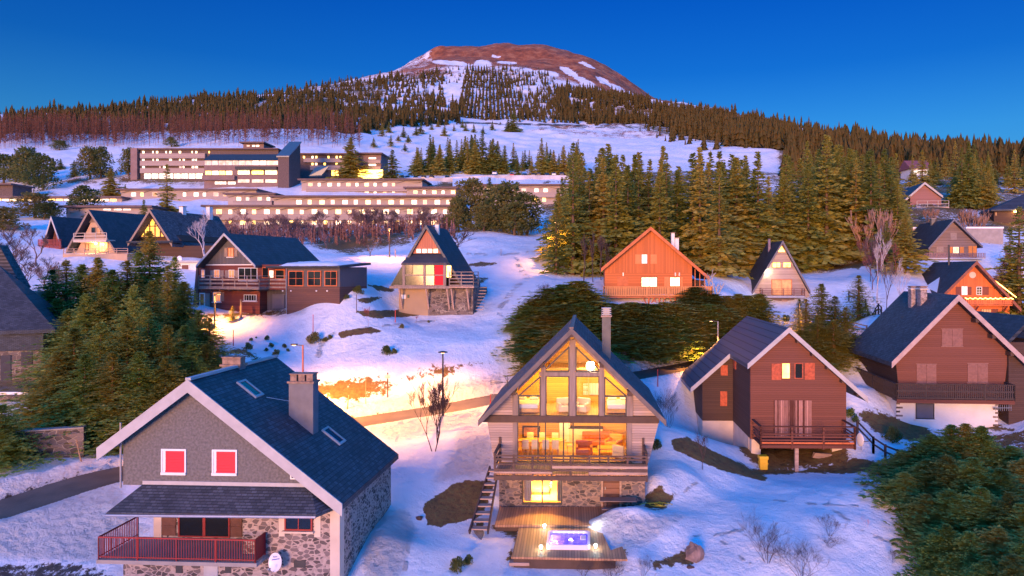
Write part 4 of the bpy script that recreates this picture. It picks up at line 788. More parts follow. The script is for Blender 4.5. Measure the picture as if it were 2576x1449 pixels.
# interior furniture: every piece a thing of its own
CRM = mat('cream_upholstery', (.70, .55, .38), .8, .06, 3); WDF = mat('honey_wood', (.55, .28, .08), .5, .15, 3); SOF = mat('rust_upholstery', (.42, .11, .03), .8, .12, 3); BED = mat('white_bedding', (.72, .66, .62), .9, .05, 2, .4, 4)
def furn(name, label, cat, u, v, w, rz=0, group=None):
    e = empty(name, loc(h, u, v, w), h.a+rz); tag(e, label, cat, group); return e
tu, tv = Q(830, 290, 2.2)[0], 2.3
e = furn('dining_table', 'long oval dining table behind the balcony glass', 'table', tu, tv, wd)
n = 28; MB().zprism([(math.cos(2*math.pi*i/n)*1.55, math.sin(2*math.pi*i/n)*.6) for i in range(n)], .72, .77).make('tabletop', WDF, e)
for x in (-1, 1):
    for y in (-.3, .3): MB().box(x-.04, x+.04, y-.04, y+.04, 0, .72).make('leg', WDF, e)
first = None
for i, (x, y, rz) in enumerate([(-.95, -.75, math.pi), (-.35, -.75, math.pi), (.3, -.75, math.pi), (.9, -.75, math.pi), (-.8, .8, 0), (0, .8, 0), (.8, .8, 0), (1.8, 0, -math.pi/2), (-1.8, .0, math.pi/2)]):
    lab = 'cream dining chair, near side of the oval table, %s from the picture end' % ('first', 'second', 'third', 'fourth')[i] if i < 4 else 'cream dining chair, far side of the oval table, %s from the picture end' % ('first', 'second', 'third')[i-4] if i < 7 else 'cream dining chair at the end of the oval table beside the %s' % ('armchair' if i == 7 else 'picture')
    gp_ = 'near side dining chairs' if i < 4 else 'far side dining chairs' if i < 7 else 'dining chairs at the table ends'
    if not first:
        ch = first = furn('dining_chair', lab, 'chair', tu+x, tv+y, wd, rz, gp_)
        MB().box(-.21, .21, -.21, .21, .42, .48).make('seat', CRM, ch, bevel=.01); MB().box(-.21, .21, .17, .23, .48, 1.0).make('backrest', CRM, ch, bevel=.01)
        for a in (-.18, .18):
            for b in (-.18, .18): MB().box(a-.02, a+.02, b-.02, b+.02, 0, .42).make('leg', WDF, ch)
    else:
        ch = copy_tree(first); tag(ch, lab, 'chair', gp_)
    ch.location = loc(h, tu+x, tv+y, wd); ch.rotation_euler = (0, 0, h.a+rz)
def sofa(name, label, cat, u, v, w, rz, wid, m, dp=.9):
    e = furn(name, label, cat, u, v, w, rz); MB().box(-wid/2, wid/2, -dp/2, dp/2, .1, .42).make('seat', m, e, bevel=.04); MB().box(-wid/2, wid/2, dp/2-.2, dp/2, .422, .85).make('backrest', m, e, bevel=.05)
    for s_ in (-1, 1): MB().box(s_*(wid/2-.16), s_*wid/2, -dp/2, dp/2-.202, .422, .6).make('armrest', m, e, bevel=.04)
    return e
sofa('armchair', 'rust leather armchair with a white cushion beside the balcony door', 'armchair', Q(1215, 360, 1.6)[0], 1.7, wd, 0, 1.05, SOF)
sofa('sofa', 'rust sofa behind the low wooden table', 'sofa', Q(1330, 250, 4)[0], 3.9, wd, 0, 1.9, SOF)
sofa('armchair', 'amber armchair in the right corner of the living room', 'armchair', Q(1485, 250, 3.5)[0], 3.4, wd, -.5, .95, mat('amber_upholstery', (.5, .25, .08), .8, .1, 3))
sofa('armchair', 'cream tub chair in front of the low wooden table', 'armchair', Q(1545, 380, .9)[0], 1.0, wd, math.pi-.6, .8, CRM, .7)
e = furn('coffee_table', 'low square wooden table among the armchairs', 'table', Q(1425, 350, 1.8)[0], 1.9, wd); MB().box(-.6, .6, -.45, .45, .36, .44).make('tabletop', WDF, e)
for x in (-.5, .5):
    for y in (-.35, .35): MB().box(x-.05, x+.05, y-.05, y+.05, 0, .36).make('leg', WDF, e)
e = furn('kitchen_counter', 'pale kitchen counter at the back of the living room', 'counter', Q(1230, 200, 5)[0], 5.1, wd); MB().box(-1.1, 1.1, -.3, .3, 0, .9).make('cabinet', CRM, e); MB().box(-1.15, 1.15, -.34, .33, .902, .95).make('worktop', DARKM, e)
e = furn('fridge', 'tall pale fridge beside the kitchen counter', 'fridge', Q(1040, 180, 5.2)[0], 5.2, wd); MB().box(-.35, .35, -.3, .3, 0, 1.9).make('cabinet', WHITEP, e); MB().box(.25, .28, -.34, -.303, .9, 1.5).make('handle', STEEL, e)
a = Q(735, 200, 5.5); e = furn('framed_picture', 'framed landscape picture on the living room wall', 'picture', a[0], 5.56, a[1]); MB().box(-.6, .6, 0, .03, -.4, .4).make('frame', DARKM, e); MB().box(-.5, .5, -.012, -.003, -.3, .3).make('print', mat('landscape_print', (.5, .25, .1), .6, .6, 2.2), e)
def bed(label, u, v, w, wid=1.5, L=1.9, rz=0):
    e = furn('bed', label, 'bed', u, v, w, rz); MB().box(-wid/2, wid/2, -L/2, L/2, .08, .3).make('frame', WDF, e); MB().box(-wid/2+.03, wid/2-.03, -L/2, L/2-.05, .3, .58).make('mattress', BED, e, bevel=.06)
    for s_ in (-1, 1): MB().box(s_*.1, s_*(wid/2-.1), L/2-.5, L/2-.1, .585, .72).make('pillow', BED, e, bevel=.06)
bed('bed with white cover behind the lower left glass of the gable', U(600)-.1, 1.4, wbt); bed('bed with white cover behind the lower right glass of the gable', U(1660)+.1, 1.4, wbt); bed('bed with yellow lit cover in the ground floor bedroom', (d0+d1)/2-.35, 2.2, .1, 1.5)
for x, lb in ((1030, 'cream tub armchair left of the central gable post'), (1240, 'cream tub armchair right of the central gable post')): sofa('armchair', lb, 'armchair', U(x), .9, wbt, .3 if x < 1100 else -.4, .85, CRM, .75)
e = furn('radiator', 'white panel radiator on the upper floor back wall', 'radiator', U(1370), 4.12, wbt+.5); rb = MB()
for k in range(12): rb.box(-.6+k*.1, -.52+k*.1, -.05, .05, 0, .75)
rb.make('panel', WHITEP, e)
e = furn('ladder', 'pine ladder leading up to the sleeping loft', 'ladder', U(1260), 3.3, wbt); lb_ = MB()
for s_ in (-.28, .28): lb_.beam((s_, 0, 0), (s_, .5, 2.9), .06, .06)
lb_.make('rail', WDF, e)
for k in range(9): MB().beam((-.26, .05+k*.055, .3+k*.3), (.26, .05+k*.055, .3+k*.3), .04, .04).make('rung', WDF, e)
MB().box(U(760), U(1500), 1.9, 4.19, ty1-.12, ty1).make('loft_floor', FLW, h.e)
# lamps of the house: fixture plus light
def lamp(loc_, en, col=(1, .55, .2), size=.25, nm='interior_light'):
    l = bpy.data.lights.new(nm, 'POINT'); l.energy = en; l.color = col; l.shadow_soft_size = size; o = bpy.data.objects.new(nm, l); C.objects.link(o); o.location = loc_; return o
LW = (1.0, .55, .07)
for x in (730, 1000, 1250, 1480): lamp(loc(h, Q(x, 200, 2.4)[0], 2.6, wbm-.45), 100, LW)
lamp(loc(h, (d0+d1)/2, -.0+.65, 1.95), 1000, (1, .42, .05)); lamp(loc(h, U(640), 2.2, wbt+1.5), 75, LW); lamp(loc(h, U(1640), 2.2, wbt+1.5), 95, LW); lamp(loc(h, U(1000), 2.4, wbt+1.9), 95, LW)
lc = P(1340, 760, 1.0); e = furn('ceiling_lamp', 'dazzling lamp in the upper right glass triangle', 'lamp', lc[0], 1.0, lc[1]); MB().ball((0, 0, 0), .26).make('shade', glow('white_hot_lamp', (1, .82, .5), 60), e, smooth=True); lamp(loc(h, lc[0], .85, lc[1]-.25), 110, (1, .68, .32))
# ================================================================ terrace
zt = h.zb+.03
def gxy(r, x, y, z): pt = q(r, x, y); Y = (CAMZ-z)/(pt[1]-HY)*FP; return ((pt[0]-CX)/FP*Y, Y)
e = empty('upper_terrace', (0, 0, 0)); tag(e, 'upper wooden terrace against the glazed chalet', 'terrace')
MB().zprism([gxy('M1', *p_, zt) for p_ in ((447, 877), (1768, 877), (1740, 960), (1300, 1044), (405, 1042))], zt-.12, zt).make('decking', DECKW, e)
MB().zprism([gxy('M1', *p_, zt) for p_ in ((450, 885), (1700, 885), (1290, 1038), (412, 1034))], zt-.7, zt-.122).make('substructure', BEAMW, e)
z2 = zt-.10; e = empty('lower_terrace', (0, 0, 0)); tag(e, 'lower wooden terrace around the hot tub', 'terrace')
MB().zprism([gxy('M1', *p_, z2) for p_ in ((628, 1049), (1300, 1049), (1365, 1080), (1455, 1270), (1560, 1235), (1608, 1352), (556, 1330))], z2-.1, z2).make('decking', DECKW, e)
MB().zprism([gxy('M1', *p_, z2) for p_ in ((635, 1060), (1290, 1060), (1500, 1325), (575, 1322))], z2-.8, z2-.102).make('substructure', BEAMW, e)
a = gxy('M1', 535, 1372, z2-.25); MB().box(a[0], a[0]+1.0, a[1]-.05, a[1]+.35, z2-.45, z2-.3).make('step', LIGHTW, e)
# hot tub
a = gxy('M1', 875, 1228, z2+.22); b = gxy('M1', 1275, 1228, z2+.22); c = gxy('M1', 1070, 1092, z2+.22); wx = (b[0]-a[0]); dy = c[1]-a[1]
e = empty('hot_tub', ((a[0]+b[0])/2, (a[1]+c[1])/2, z2), math.radians(-2)); tag(e, 'white rimmed hot tub glowing violet blue on the lower terrace', 'hot tub')
def rrect(w, d, r, n=6): return [((w/2-r)*sx+r*math.cos(t), (d/2-r)*sy+r*math.sin(t)) for sx, sy, t0_ in ((1, 1, 0), (-1, 1, 90), (-1, -1, 180), (1, -1, 270)) for t in [math.radians(t0_+90*k/n) for k in range(n+1)]]
tub = mat('tub_acrylic', (.72, .68, .74), .25, .03, 2); o1 = rrect(wx, dy, .22); o2 = rrect(wx-.24, dy-.24, .18); o3 = rrect(wx-.5, dy-.5, .2); n = len(o1); z_ = .24
vs = [(x, y, 0) for x, y in o1]+[(x, y, z_) for x, y in o1]+[(x, y, z_-.01) for x, y in o2]+[(x, y, -.45) for x, y in o3]
m = MB().add(vs, [(k*n+i, k*n+(i+1) % n, (k+1)*n+(i+1) % n, (k+1)*n+i) for k in range(3) for i in range(n)]+[tuple(range(3*n, 4*n))]); m.make('shell', tub, e, smooth=False)
wm = bpy.data.materials.new('glowing_water'); wm.use_nodes = True; t = wm.node_tree; bs = t.nodes['Principled BSDF']; bs.inputs['Base Color'].default_value = (.02, .02, .25, 1); bs.inputs['Roughness'].default_value = .05
tc = N(t, 'ShaderNodeTexCoord'); nz = N(t, 'ShaderNodeTexNoise', Scale=3.0, Detail=5.0); t.links.new(tc.outputs['Object'], nz.inputs[0]); rr = t.nodes.new('ShaderNodeValToRGB'); el = rr.color_ramp.elements; el[0].position = .35; el[0].color = (.03, .012, .80, 1); el[1].position = .85; el[1].color = (.25, .16, 1, 1)
t.links.new(nz.outputs['Fac'], rr.inputs[0]); t.links.new(rr.outputs[0], bs.inputs['Emission Color']); bs.inputs['Emission Strength'].default_value = .6; bp = N(t, 'ShaderNodeBump', Strength=.6, Distance=.05); n3 = N(t, 'ShaderNodeTexNoise', Scale=9.0, Detail=4.0); t.links.new(tc.outputs['Object'], n3.inputs[0]); t.links.new(n3.outputs['Fac'], bp.inputs['Height']); t.links.new(bp.outputs[0], bs.inputs['Normal'])
MB().zprism(rrect(wx-.26, dy-.26, .18), .05, .13).make('water', wm, e)
WH = glow('white_led', (.8, .7, 1), 5)
for x, y in ((-.7, -.2), (-.62, -.28), (.12, .1), (.18, -.12), (.05, -.05), (.75, .15)): MB().ball((x, y, .14), .045, (1.3, 1.3, .3)).make('underwater_light', WH, e, smooth=True)
for k in range(7): MB().ball((-.8+k*.26, dy/2-.2, .2), .022).make('jet_light', WH, e, smooth=True)
MB().box(.6, .9, -.1, .45, .135, .2).make('headrest', tub, e, bevel=.05)
l = lamp((e.location.x, e.location.y, z2+.9), 5, (.25, .15, 1), .5, 'tub_glow')
lanterns = [(855, 1075, 'far left corner'), (1312, 1078, 'far right corner'), (824, 1268, 'near left corner'), (1319, 1258, 'near right corner')]
src = None
for x, y, w in lanterns:
    a = gxy('M1', x, y, z2)
    if not src:
        src = empty('deck_lantern', (a[0], a[1], z2)); MB().lathe([(.05, 0), (.05, .05)], n=10).make('base', DARKM, src); MB().lathe([(.04, .052), (.075, .2), (.07, .22)], n=12).make('lamp_shade', glow('lantern_white', (.85, 1, .95), 22), src)
    else: src = copy_tree(src)
    src.location = (a[0], a[1], z2); tag(src, 'small white lantern on the deck at the %s of the hot tub' % w, 'lantern', 'lanterns around the hot tub'); lamp((a[0], a[1], z2+.38), 5, (.85, 1, .95), .08, 'lantern_light')
# picnic table
a = gxy('M1', 1525, 940, zt); e = empty('picnic_table', (a[0], a[1]+.3, zt), math.radians(-2)); tag(e, 'grey picnic table with benches half buried in snow', 'picnic table')
for k in range(4): MB().box(-1.05, 1.05, -.36+k*.185, -.19+k*.185, .70, .745).make('tabletop_board', GREYW, e)
for y in (-.75, .6): MB().box(-.95, .95, y-.14, y+.14, .40, .45).make('seat', GREYW, e)
for x in (-.75, .75):
    for s_ in (-1, 1): MB().beam((x, s_*.22, .7), (x, s_*.55, 0), .07, .09).make('leg', BEAMW, e)
    MB().box(x-.03, x+.03, -.8, .65, .3, .39).make('crossbar', BEAMW, e)
# flower pot, hose, antenna
a = Q(1615, 440, -1.6); e = empty('flower_pot', loc(h, a[0], -1.5, wd)); tag(e, 'bushy potted plant at the right end of the lit balcony', 'potted plant')
MB().lathe([(.14, 0), (.2, .3)], n=14).make('pot', CLAY, e); pl = MB()
for k in range(160):
    th, ph = random.random()*6.28, random.random()*1.5; rr_ = .36*random.random()**.4; c = Vector((rr_*math.cos(th)*math.cos(ph-.3), rr_*math.sin(th)*math.cos(ph-.3), .42+rr_*math.sin(ph))); d = Vector((random.uniform(-1, 1), random.uniform(-1, 1), random.uniform(-.5, 1))).normalized()*.07; s_ = Vector((random.uniform(-1, 1), random.uniform(-1, 1), 0)).normalized()*.03
    pl.add([c-d, c+s_, c+d, c-s_], [(0, 1, 2, 3)])
pl.make('foliage', mat('pot_leaf', (.03, .06, .02), .7, .4, 8), e)
a = hit(*q('M1',1900,875)); pts = [(a.x+(.75-.02*k)*math.cos(k*.42)*(1 if k < 40 else 1.2), a.y+.32*math.sin(k*.42), a.z+.06+.002*k) for k in range(46)]+[(a.x-.9-k*.12, a.y+.2-.12*k, a.z+.08) for k in range(4)]
MB().path(pts, .022, 5).make('garden_hose', mat('yellow_hose', (.55, .42, .03), .5, .1, 3), None); tag(bpy.data.objects['garden_hose'], 'yellow garden hose coiled on bare grass beside the terrace', 'hose')
e = furn('tv_antenna', 'thin television aerial left of the glazed gable', 'antenna', *[P(375, 1000, 4)[0], 4, P(375, 1000, 4)[1]]); top = .6
MB().tube((0, 0, -1.2), (0, 0, top), .02).make('mast', DARKM, e); an = MB().beam((-1.1, 0, .25), (.1, 0, .25), .03)
for k in range(6): an.beam((-1.1+k*.08, 0, .25-.12+.0*k), (-1.1+k*.08, 0, .25+.12), .015)
an.beam((-1.1, 0, .38), (-.3, 0, .28), .02).beam((-1.1, 0, .12), (-.3, 0, .22), .02).beam((-.15, 0, .6), (0, 0, .25), .025).beam((-.15, 0, -.1), (0, 0, .25), .025).beam((.1, 0, .55), (0, 0, .25), .025).beam((.1, 0, -.05), (0, 0, .25), .025); an.make('aerial', DARKM, e)
# ================================================================ red-brown house on pillars
def gwall(h, pts, v0, v1, m, name='wall'): return MB().prism(pts, v0, v1).make(name, m, h.e)
def undr(ap, e, u, d): k = (e[1]-ap[1])/(e[0]-ap[0]); return ap[1]+k*(u-ap[0])-d*math.hypot(1, k)
h = House('brown_house', 'red-brown boarded house raised on white pillars with stepped ribbed roof', 2000, 53, -1.5, 14.5, 'house')
vf = -.6; ap = h.p(q('B3',803,775), vf); eL = h.p(q('B3',490,1050), vf); eR = h.p(q('B3',1398,1305), vf); uW = h.p(q('B3',513,1300))[0]; uE = h.p(q('B3',1235,1300))[0]
vj = 6.4; eL2 = h.p(q('B3',60,1205), vj-.5); LB = 13.2; th = .24
kL = (ap[1]-eL[1])/(ap[0]-eL[0]); eL2 = (eL2[0], ap[1]-kL*(ap[0]-eL2[0])); dz = th*math.hypot(1, kL)
MB().prism([ap, eL, (eL[0], eL[1]-dz), (ap[0], ap[1]-dz)], vf, vj-.501).prism([ap, eL2, (eL2[0], eL2[1]-dz), (ap[0], ap[1]-dz)], vj-.5, LB).prism([ap, eR, (eR[0], eR[1]-dz), (ap[0], ap[1]-dz)], vf, LB).make('roof', METALR, h.e)
bw = MB()
for a, b, v in ((ap, eL, vf), (ap, eR, vf)): bw.prism([(a[0], a[1]+.04), (b[0], b[1]+.04), (b[0], b[1]-dz-.05), (a[0], a[1]-dz-.05)], v-.08, v-.003)
bw.prism([(eL[0], eL[1]+.04), (eL2[0], eL2[1]+.04), (eL2[0], eL2[1]-dz-.05), (eL[0], eL[1]-dz-.05)], vj-.58, vj-.503)
bw.each('bargeboard', GREYP, h.e)
wp = h.p(q('C3',515,415))[1]; uWW = h.p(q('B3',150,1300), vj)[0]
gwall(h, [(uW, wp), (uE, wp), (uE, undr(ap, eR, uE, th+.02)), (ap[0], ap[1]-dz-.03), (uW, undr(ap, eL, uW, th+.02))], 0, .25, BROWNW)
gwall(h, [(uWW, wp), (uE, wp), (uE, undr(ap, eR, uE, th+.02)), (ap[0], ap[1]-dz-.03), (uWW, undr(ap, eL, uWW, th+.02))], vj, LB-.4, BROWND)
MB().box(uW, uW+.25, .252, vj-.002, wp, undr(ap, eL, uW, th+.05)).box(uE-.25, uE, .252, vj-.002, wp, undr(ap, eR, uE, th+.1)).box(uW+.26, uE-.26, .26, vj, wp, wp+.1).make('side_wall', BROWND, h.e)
MB().box(uWW+.02, uE-.3, vj+.02, LB-.42, -2, wp-.002).box(uW+.02, uW+.22, .7, vj+.018, -2, wp-.002).make('plinth', CREAM, h.e)
pa = h.p(q('C3',520,470)); pb = h.p(q('C3',590,640)); 
for x0, x1 in ((520, 590), (1128, 1205)): a, b = h.p(q('C3',x0,500), -.1)[0], h.p(q('C3',x1,500), -.1)[0]; MB().box(a, b, -.1, .65, -1.5, wp-.003).make('pillar', CREAM, h.e)
a = h.p(q('C3',860,500), -2.1)[0]; MB().box(a-.13, a+.13, -2.2, -1.95, -1.5, wp-.02).make('post', LIGHTW, h.e)
wdk = h.p(q('C3',900,478), -2.4)[1]+.12; c0 = h.p(q('C3',590,330), -2.4)[0]; c1 = h.p(q('C3',1300,330), -2.4)[0]
MB().box(c0, c1, -2.35, -.01, wdk-.05, wdk+.05).box(c0, c1, -2.4, -2.352, wdk-.2, wdk+.06).make('balcony_floor', OLDW, h.e)
rt = h.p(q('C3',900,322), -2.4)[1]; r = MB()
for pts in ([(c0, -.02), (c0, -2.4), (c1, -2.4), (c1, -.02)],):
    for a, b in zip(pts, pts[1:]):
        A, B = Vector((a[0], a[1], 0)), Vector((b[0], b[1], 0)); n = 3 if abs(a[0]-b[0]) > 1 else 1
        for k in range(n+1): c = A.lerp(B, k/n); r.box(c.x-.07, c.x+.07, c.y-.07, c.y+.07, wdk-.25, rt)
        for z in (.40, .62, .84): r.beam(A+Vector((0, 0, wdk+z)), B+Vector((0, 0, wdk+z)), .04, .11)
        r.beam(A+Vector((0, 0, rt)), B+Vector((0, 0, rt)), .2, .07)
r.make('railing', OLDW, h.e); MB().box(c0+.05, c1-.05, -2.47, -2.412, wdk+.14, wdk+.27).make('toe_board', ORAIL, h.e)
SHO = mat('worn_orange_shutter', (.42, .085, .035), .7, .3, 5)
h.spx('B3', 672, 1045, 743, 1168, 0, SHO); h.spx('B3', 922, 1040, 996, 1166, 0, SHO)
h.wpx('B3', 746, 1040, 812, 1160, fm=SHO, pm=WARMY, cols=1, t=.05); h.wpx('B3', 843, 1040, 908, 1160, fm=SHO, pm=DARKG, cols=1)
WORN = planks('flaking_red_boards', (.16, .055, .04), .14, 'X', .45, .9, .6, vcol=(.33, .17, .14))
a = rect(h, 'B3', 688, 1322, 972, 1449); a2 = h.p(q('C3',972,300))[1]
for x0, x1 in ((a[0], (a[0]+a[1])/2-.01), ((a[0]+a[1])/2+.01, a[1])): h.shutter(x0, x1, wdk+.1, a[3], 0, WORN, z=False)
h.spx('B3', 288, 1058, 340, 1135, vj, SHO); h.spx('B3', 285, 1255, 336, 1365, vj, SHO)
va, wa = h.side(q('B3',388,1005), uW); vb_, wb_ = h.side(q('B3',405,1090), uW); MB().box(uW-.05, uW-.003, min(va, vb_), max(va, vb_), min(wa, wb_), max(wa, wb_)).make('shutter', SHO, h.e)
for k in range(5):
    t = .12+.19*k; u = ap[0]+(eR[0]-ap[0])*t; w = ap[1]+(eR[1]-ap[1])*t-dz; MB().box(u-.09, u+.09, vf+.05, .1, w-.2, w-.02).make('purlin', BEAMW, h.e)
lc_ = h.p(q('C3',300,200), 0)
# dish on its left balcony corner, yellow crate
a = h.p(q('C3',1340,420), -1.2); e = empty('satellite_dish', loc(h, a[0], -1.2, a[1])); tag(e, 'white satellite dish seen edge-on beside the pillared balcony', 'satellite dish'); MB().ball((0, 0, 0), .5, (.14, .8, 1), 16, 10).make('reflector', mat('dish_white', (.7, .7, .72)), e, smooth=True); MB().path([(0, 0, -.2), (.7, -.2, -.1), (.75, -.2, .1)], .03).make('feed_arm', DARKM, e); MB().tube((.1, 0, -.8), (.1, 0, 0), .03).make('bracket', STEEL, e); e.rotation_euler = (0, 0, .3)
a = hit(*q('C3',608,640)); e = empty('grit_bin', (a.x, a.y, a.z)); tag(e, 'bright yellow stepped crate beside the left white pillar', 'crate'); YL = mat('yellow_plastic', (.75, .42, .01), .5, .05, 3)
MB().box(-.28, .28, -.25, .25, 0, .75).make('body', YL, e, bevel=.03); MB().box(-.33, .33, -.3, .3, .755, 1.0).make('lid', YL, e, bevel=.03); MB().box(-.31, .31, -.28, .28, .42, .5).make('rim', YL, e)
a = hit(*q('C3',1090,590)); e = empty('plank_pile', (a.x, a.y+.6, a.z)); tag(e, 'pile of pale boards under the pillared house', 'wood pile')
for k in range(5): MB().box(-.9, .5, -.1-.02*k, .12, .05+.09*k, .12+.09*k).make('board', LIGHTW, e); e.children[-1].rotation_euler = (0, .12, .05*k)
# ================================================================ large brown house with wrap-round balcony
h = House('balcony_house', 'large brown house on a white base with dark wrap-round balcony and twin chimneys', 2400, 58, -4, 12.9, 'house')
vf = -.9; ap = h.p(q('B3',2083,528), vf); eL = h.p(q('B3',1577,1035), vf); eR = (ap[0]+(ap[0]-eL[0])*1.03, ap[1]-(ap[1]-eL[1])*.98); LB = 10.0
h.roof(ap, eL, eR, vf, LB, .26, SLATE, mat('pinkish_bargeboard', (.42, .30, .27), .7, .15, 2), .12)
W = lambda r, x, y, v=0: h.p(q(r, x, y), v)
wf = W('B3', 1900, 1318, -1.5)[1]+.25; a = W('B3', 1612, 1050); b = W('B3', 1640, 1190); c = W('B3', 2448, 1010); d = W('B3', 2420, 1180); ws = a[1]
gwall(h, [(b[0], wf-.3), (d[0], wf-.3), (c[0], ws), (c[0], undr(ap, eR, c[0], .3)), (ap[0], undr(ap, eR, ap[0], .3)), (a[0], undr(ap, eL, a[0], .3)), (a[0], ws)], 0, LB-.7, BROWNW)
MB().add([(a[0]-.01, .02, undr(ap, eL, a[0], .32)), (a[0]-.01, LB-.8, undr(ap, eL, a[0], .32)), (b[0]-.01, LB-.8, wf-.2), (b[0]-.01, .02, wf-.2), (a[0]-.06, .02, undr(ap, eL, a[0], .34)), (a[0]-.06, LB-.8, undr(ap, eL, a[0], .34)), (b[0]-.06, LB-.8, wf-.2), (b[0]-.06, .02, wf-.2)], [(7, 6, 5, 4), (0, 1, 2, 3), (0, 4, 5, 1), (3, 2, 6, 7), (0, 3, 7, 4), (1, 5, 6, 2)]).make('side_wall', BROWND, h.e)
s0 = W('C3', 1615, 200)[0]; s1 = W('C3', 2380, 200)[0]; wt = wf-.32
MB().box(s0, s1, .02, LB-1, -2.5, wt).make('white_base', WHITEW, h.e)
qn = MB()
for k in range(9):
    z = -.1+k*.34; L_ = .28 if k % 2 else .5; qn.box(s0-.03, s0+L_, -.02, .015, z, z+.15).box(s1-L_*.8, s1+.03, -.02, .015, z, z+.15)
qn.make('corner_stones', STONED, h.e)
h.wpx('C3', 1758, 145, 1898, 265, .02, fm=DARKM, pm=mat('grey_blind', (.085, .085, .12), .6, .08, 2), cols=1, sill=WHITEP)
for x0, y0, x1, y1, n_ in ((1955, 785, 2112, 915, 2), (1765, 1050, 1913, 1195, 2), (2150, 1045, 2302, 1190, 2)):
    a_ = rect(h, 'B3', x0, y0, x1, y1); m_ = (a_[0]+a_[1])/2
    MB().box(a_[0]-.06, a_[1]+.06, -.04, -.002, a_[3], a_[3]+.05).box(a_[0]-.06, a_[1]+.06, -.05, -.002, a_[2]-.06, a_[2]).make('window_frame', mat('brick_trim', (.26, .13, .10), .8, .15, 4), h.e)
    for p0, p1 in ((a_[0], m_-.01), (m_+.01, a_[1])): h.shutter(p0, p1, a_[2]+.01, a_[3]-.01, 0, mat('pinkish_shutter', (.22, .10, .08), .8, .18, 5), z=False)
bz = wf-.25; f0 = W('B3', 1615, 1250, -1.5)[0]; f1 = W('B3', 2505, 1250, -1.5)[0]; hr = W('B3', 2000, 1202, -1.5)[1]-bz
MB().box(f0, f1, -1.5, -.003, bz-.08, bz).box(f0, s0-.01, .0, LB-1, bz-.08, bz).box(s1+.01, f1, .0, 3, bz-.08, bz).make('balcony_floor', RAILW, h.e)
MB().box(f0, f1, -1.55, -1.502, bz-.3, bz+.0).make('edge_beam', OLDW, h.e)
h.rail([(f0, LB-1, bz), (f0, -1.5, bz), (f1, -1.5, bz), (f1, 3, bz)], hr, mat('black_brown_rail', (.045, .028, .024), .75, .25, 4), post=2.5, rails=2, rh=.12, bal=.16, balw=.10)
for k in range(6): u = f0+.3+(f1-f0-.6)*k/5; MB().box(u-.07, u+.07, -1.45, .0, bz-.28, bz-.085).make('bracket', BEAMW, h.e)
for t in (.28, .52, .78):
    for e_ in (eR,): u = ap[0]+(e_[0]-ap[0])*t; w = undr(ap, e_, u, .27); MB().box(u-.14, u+.14, vf+.1, -.003, w-.35, w-.02).make('purlin', BEAMW, h.e)
CB = stone('pale_brick', (.45, .36, .35), (.30, .23, .22), 9, .02, 2)
for x, wd_ in ((1752, .45), (1808, .28)):
    c = h.slope(q('B3', x, 585), ap, eL); tp = h.p(q('B3', x, 462), c[1])[1]; o = chimney(h, c[0]-wd_, c[0]+wd_, c[1]-.35, c[1]+.35, c[2]-.9, tp-.3, CB, CREAM)
    MB().box(c[0]-wd_, c[0]+wd_, c[1]-.33, c[1]+.33, tp-.15, tp-.06).box(c[0]-wd_-.06, c[0]+wd_+.06, c[1]-.4, c[1]+.4, tp-.05, tp+.02).make('chimney_pot', CLAY, o)
a = W('C3', 2400, 180, -.6); e = empty('tv_antenna', loc(h, a[0], -.6, a[1])); tag(e, 'pale television aerial at the right corner of the white base', 'antenna'); MB().tube((-.3, .5, -.1), (0, 0, 0), .03).make('mast', STEEL, e); an = MB().beam((-.5, 0, 0), (.9, 0, 0), .04)
for k in range(8): an.beam((-.4+k*.18, 0, -.25), (-.4+k*.18, 0, .25), .025)
an.make('aerial', STEEL, e)
# ================================================================ stone house cut by the left edge
h = House('slate_roof_house', 'stone house with a tall dark hipped slate roof at the left edge', 60, 57, 28, 9.6, 'house')
P1 = lambda x, y, v=0: h.p(q('B1', x, y), v)
e0 = P1(415, 785, -.5); e1 = P1(-500, 830, -.5); tp = P1(-15, 300, 4); tl = P1(-700, 300, 4); dz = .45
vs = [(e1[0], -.5, e0[1]), (e0[0], -.5, e0[1]), (e0[0], 9, e0[1]), (e1[0], 9, e0[1]), (tl[0], 4.2, tp[1]), (tp[0], 4.2, tp[1]+.0)]
MB().add(vs+[(x, y, z-.3) for x, y, z in vs[:4]], [(0, 1, 5, 4), (1, 2, 5), (2, 3, 4, 5), (3, 0, 4), (0, 6, 7, 1), (1, 7, 8, 2), (2, 8, 9, 3), (3, 9, 6, 0), (9, 8, 7, 6)]).make('roof', SLATEX, h.e)
s1 = P1(318, 930)[0]; MB().box(s1-14, s1, 0, 8.5, -2, P1(0, 955)[1]).make('stone_wall', STONED, h.e)
MB().box(e0[0]-13.5, s1+.1, -.15, 8.6, P1(0, 953)[1], e0[1]-.31).make('dark_fascia', SLATEX, h.e)
a_ = rect(h, 'B1', 160, 960, 243, 1060); h.shutter(a_[0], a_[1], a_[2], a_[3], 0, mat('dark_grey_shutter', (.045, .04, .05), .7, .15, 4), z=False)
a_ = rect(h, 'B1', 5, 985, 82, 1180); MB().box(a_[0], a_[1], -.06, -.003, a_[2], a_[3]).make('door', MATS['dark_grey_shutter'], h.e)
# its pale neighbour roof corner
h = House('shingled_roof_house', 'corner of a pale shingled roof rising above the left edge', 0, 63, 0, 6, 'house')
a = h.p(q('B1',-10,150)); b = h.p(q('B1',170,470)); MB().prism([(a[0]-4, a[1]+.2), (a[0], a[1]), (b[0], b[1]), (b[0]-.6, b[1]-.5), (a[0]-4, a[1]-4)], 0, 1.0).make('roof', SHING, h.e); MB().box(a[0]-6, a[0]+.8, .5, 5.5, -4, b[1]-.5).make('wall', WHITEW, h.e)
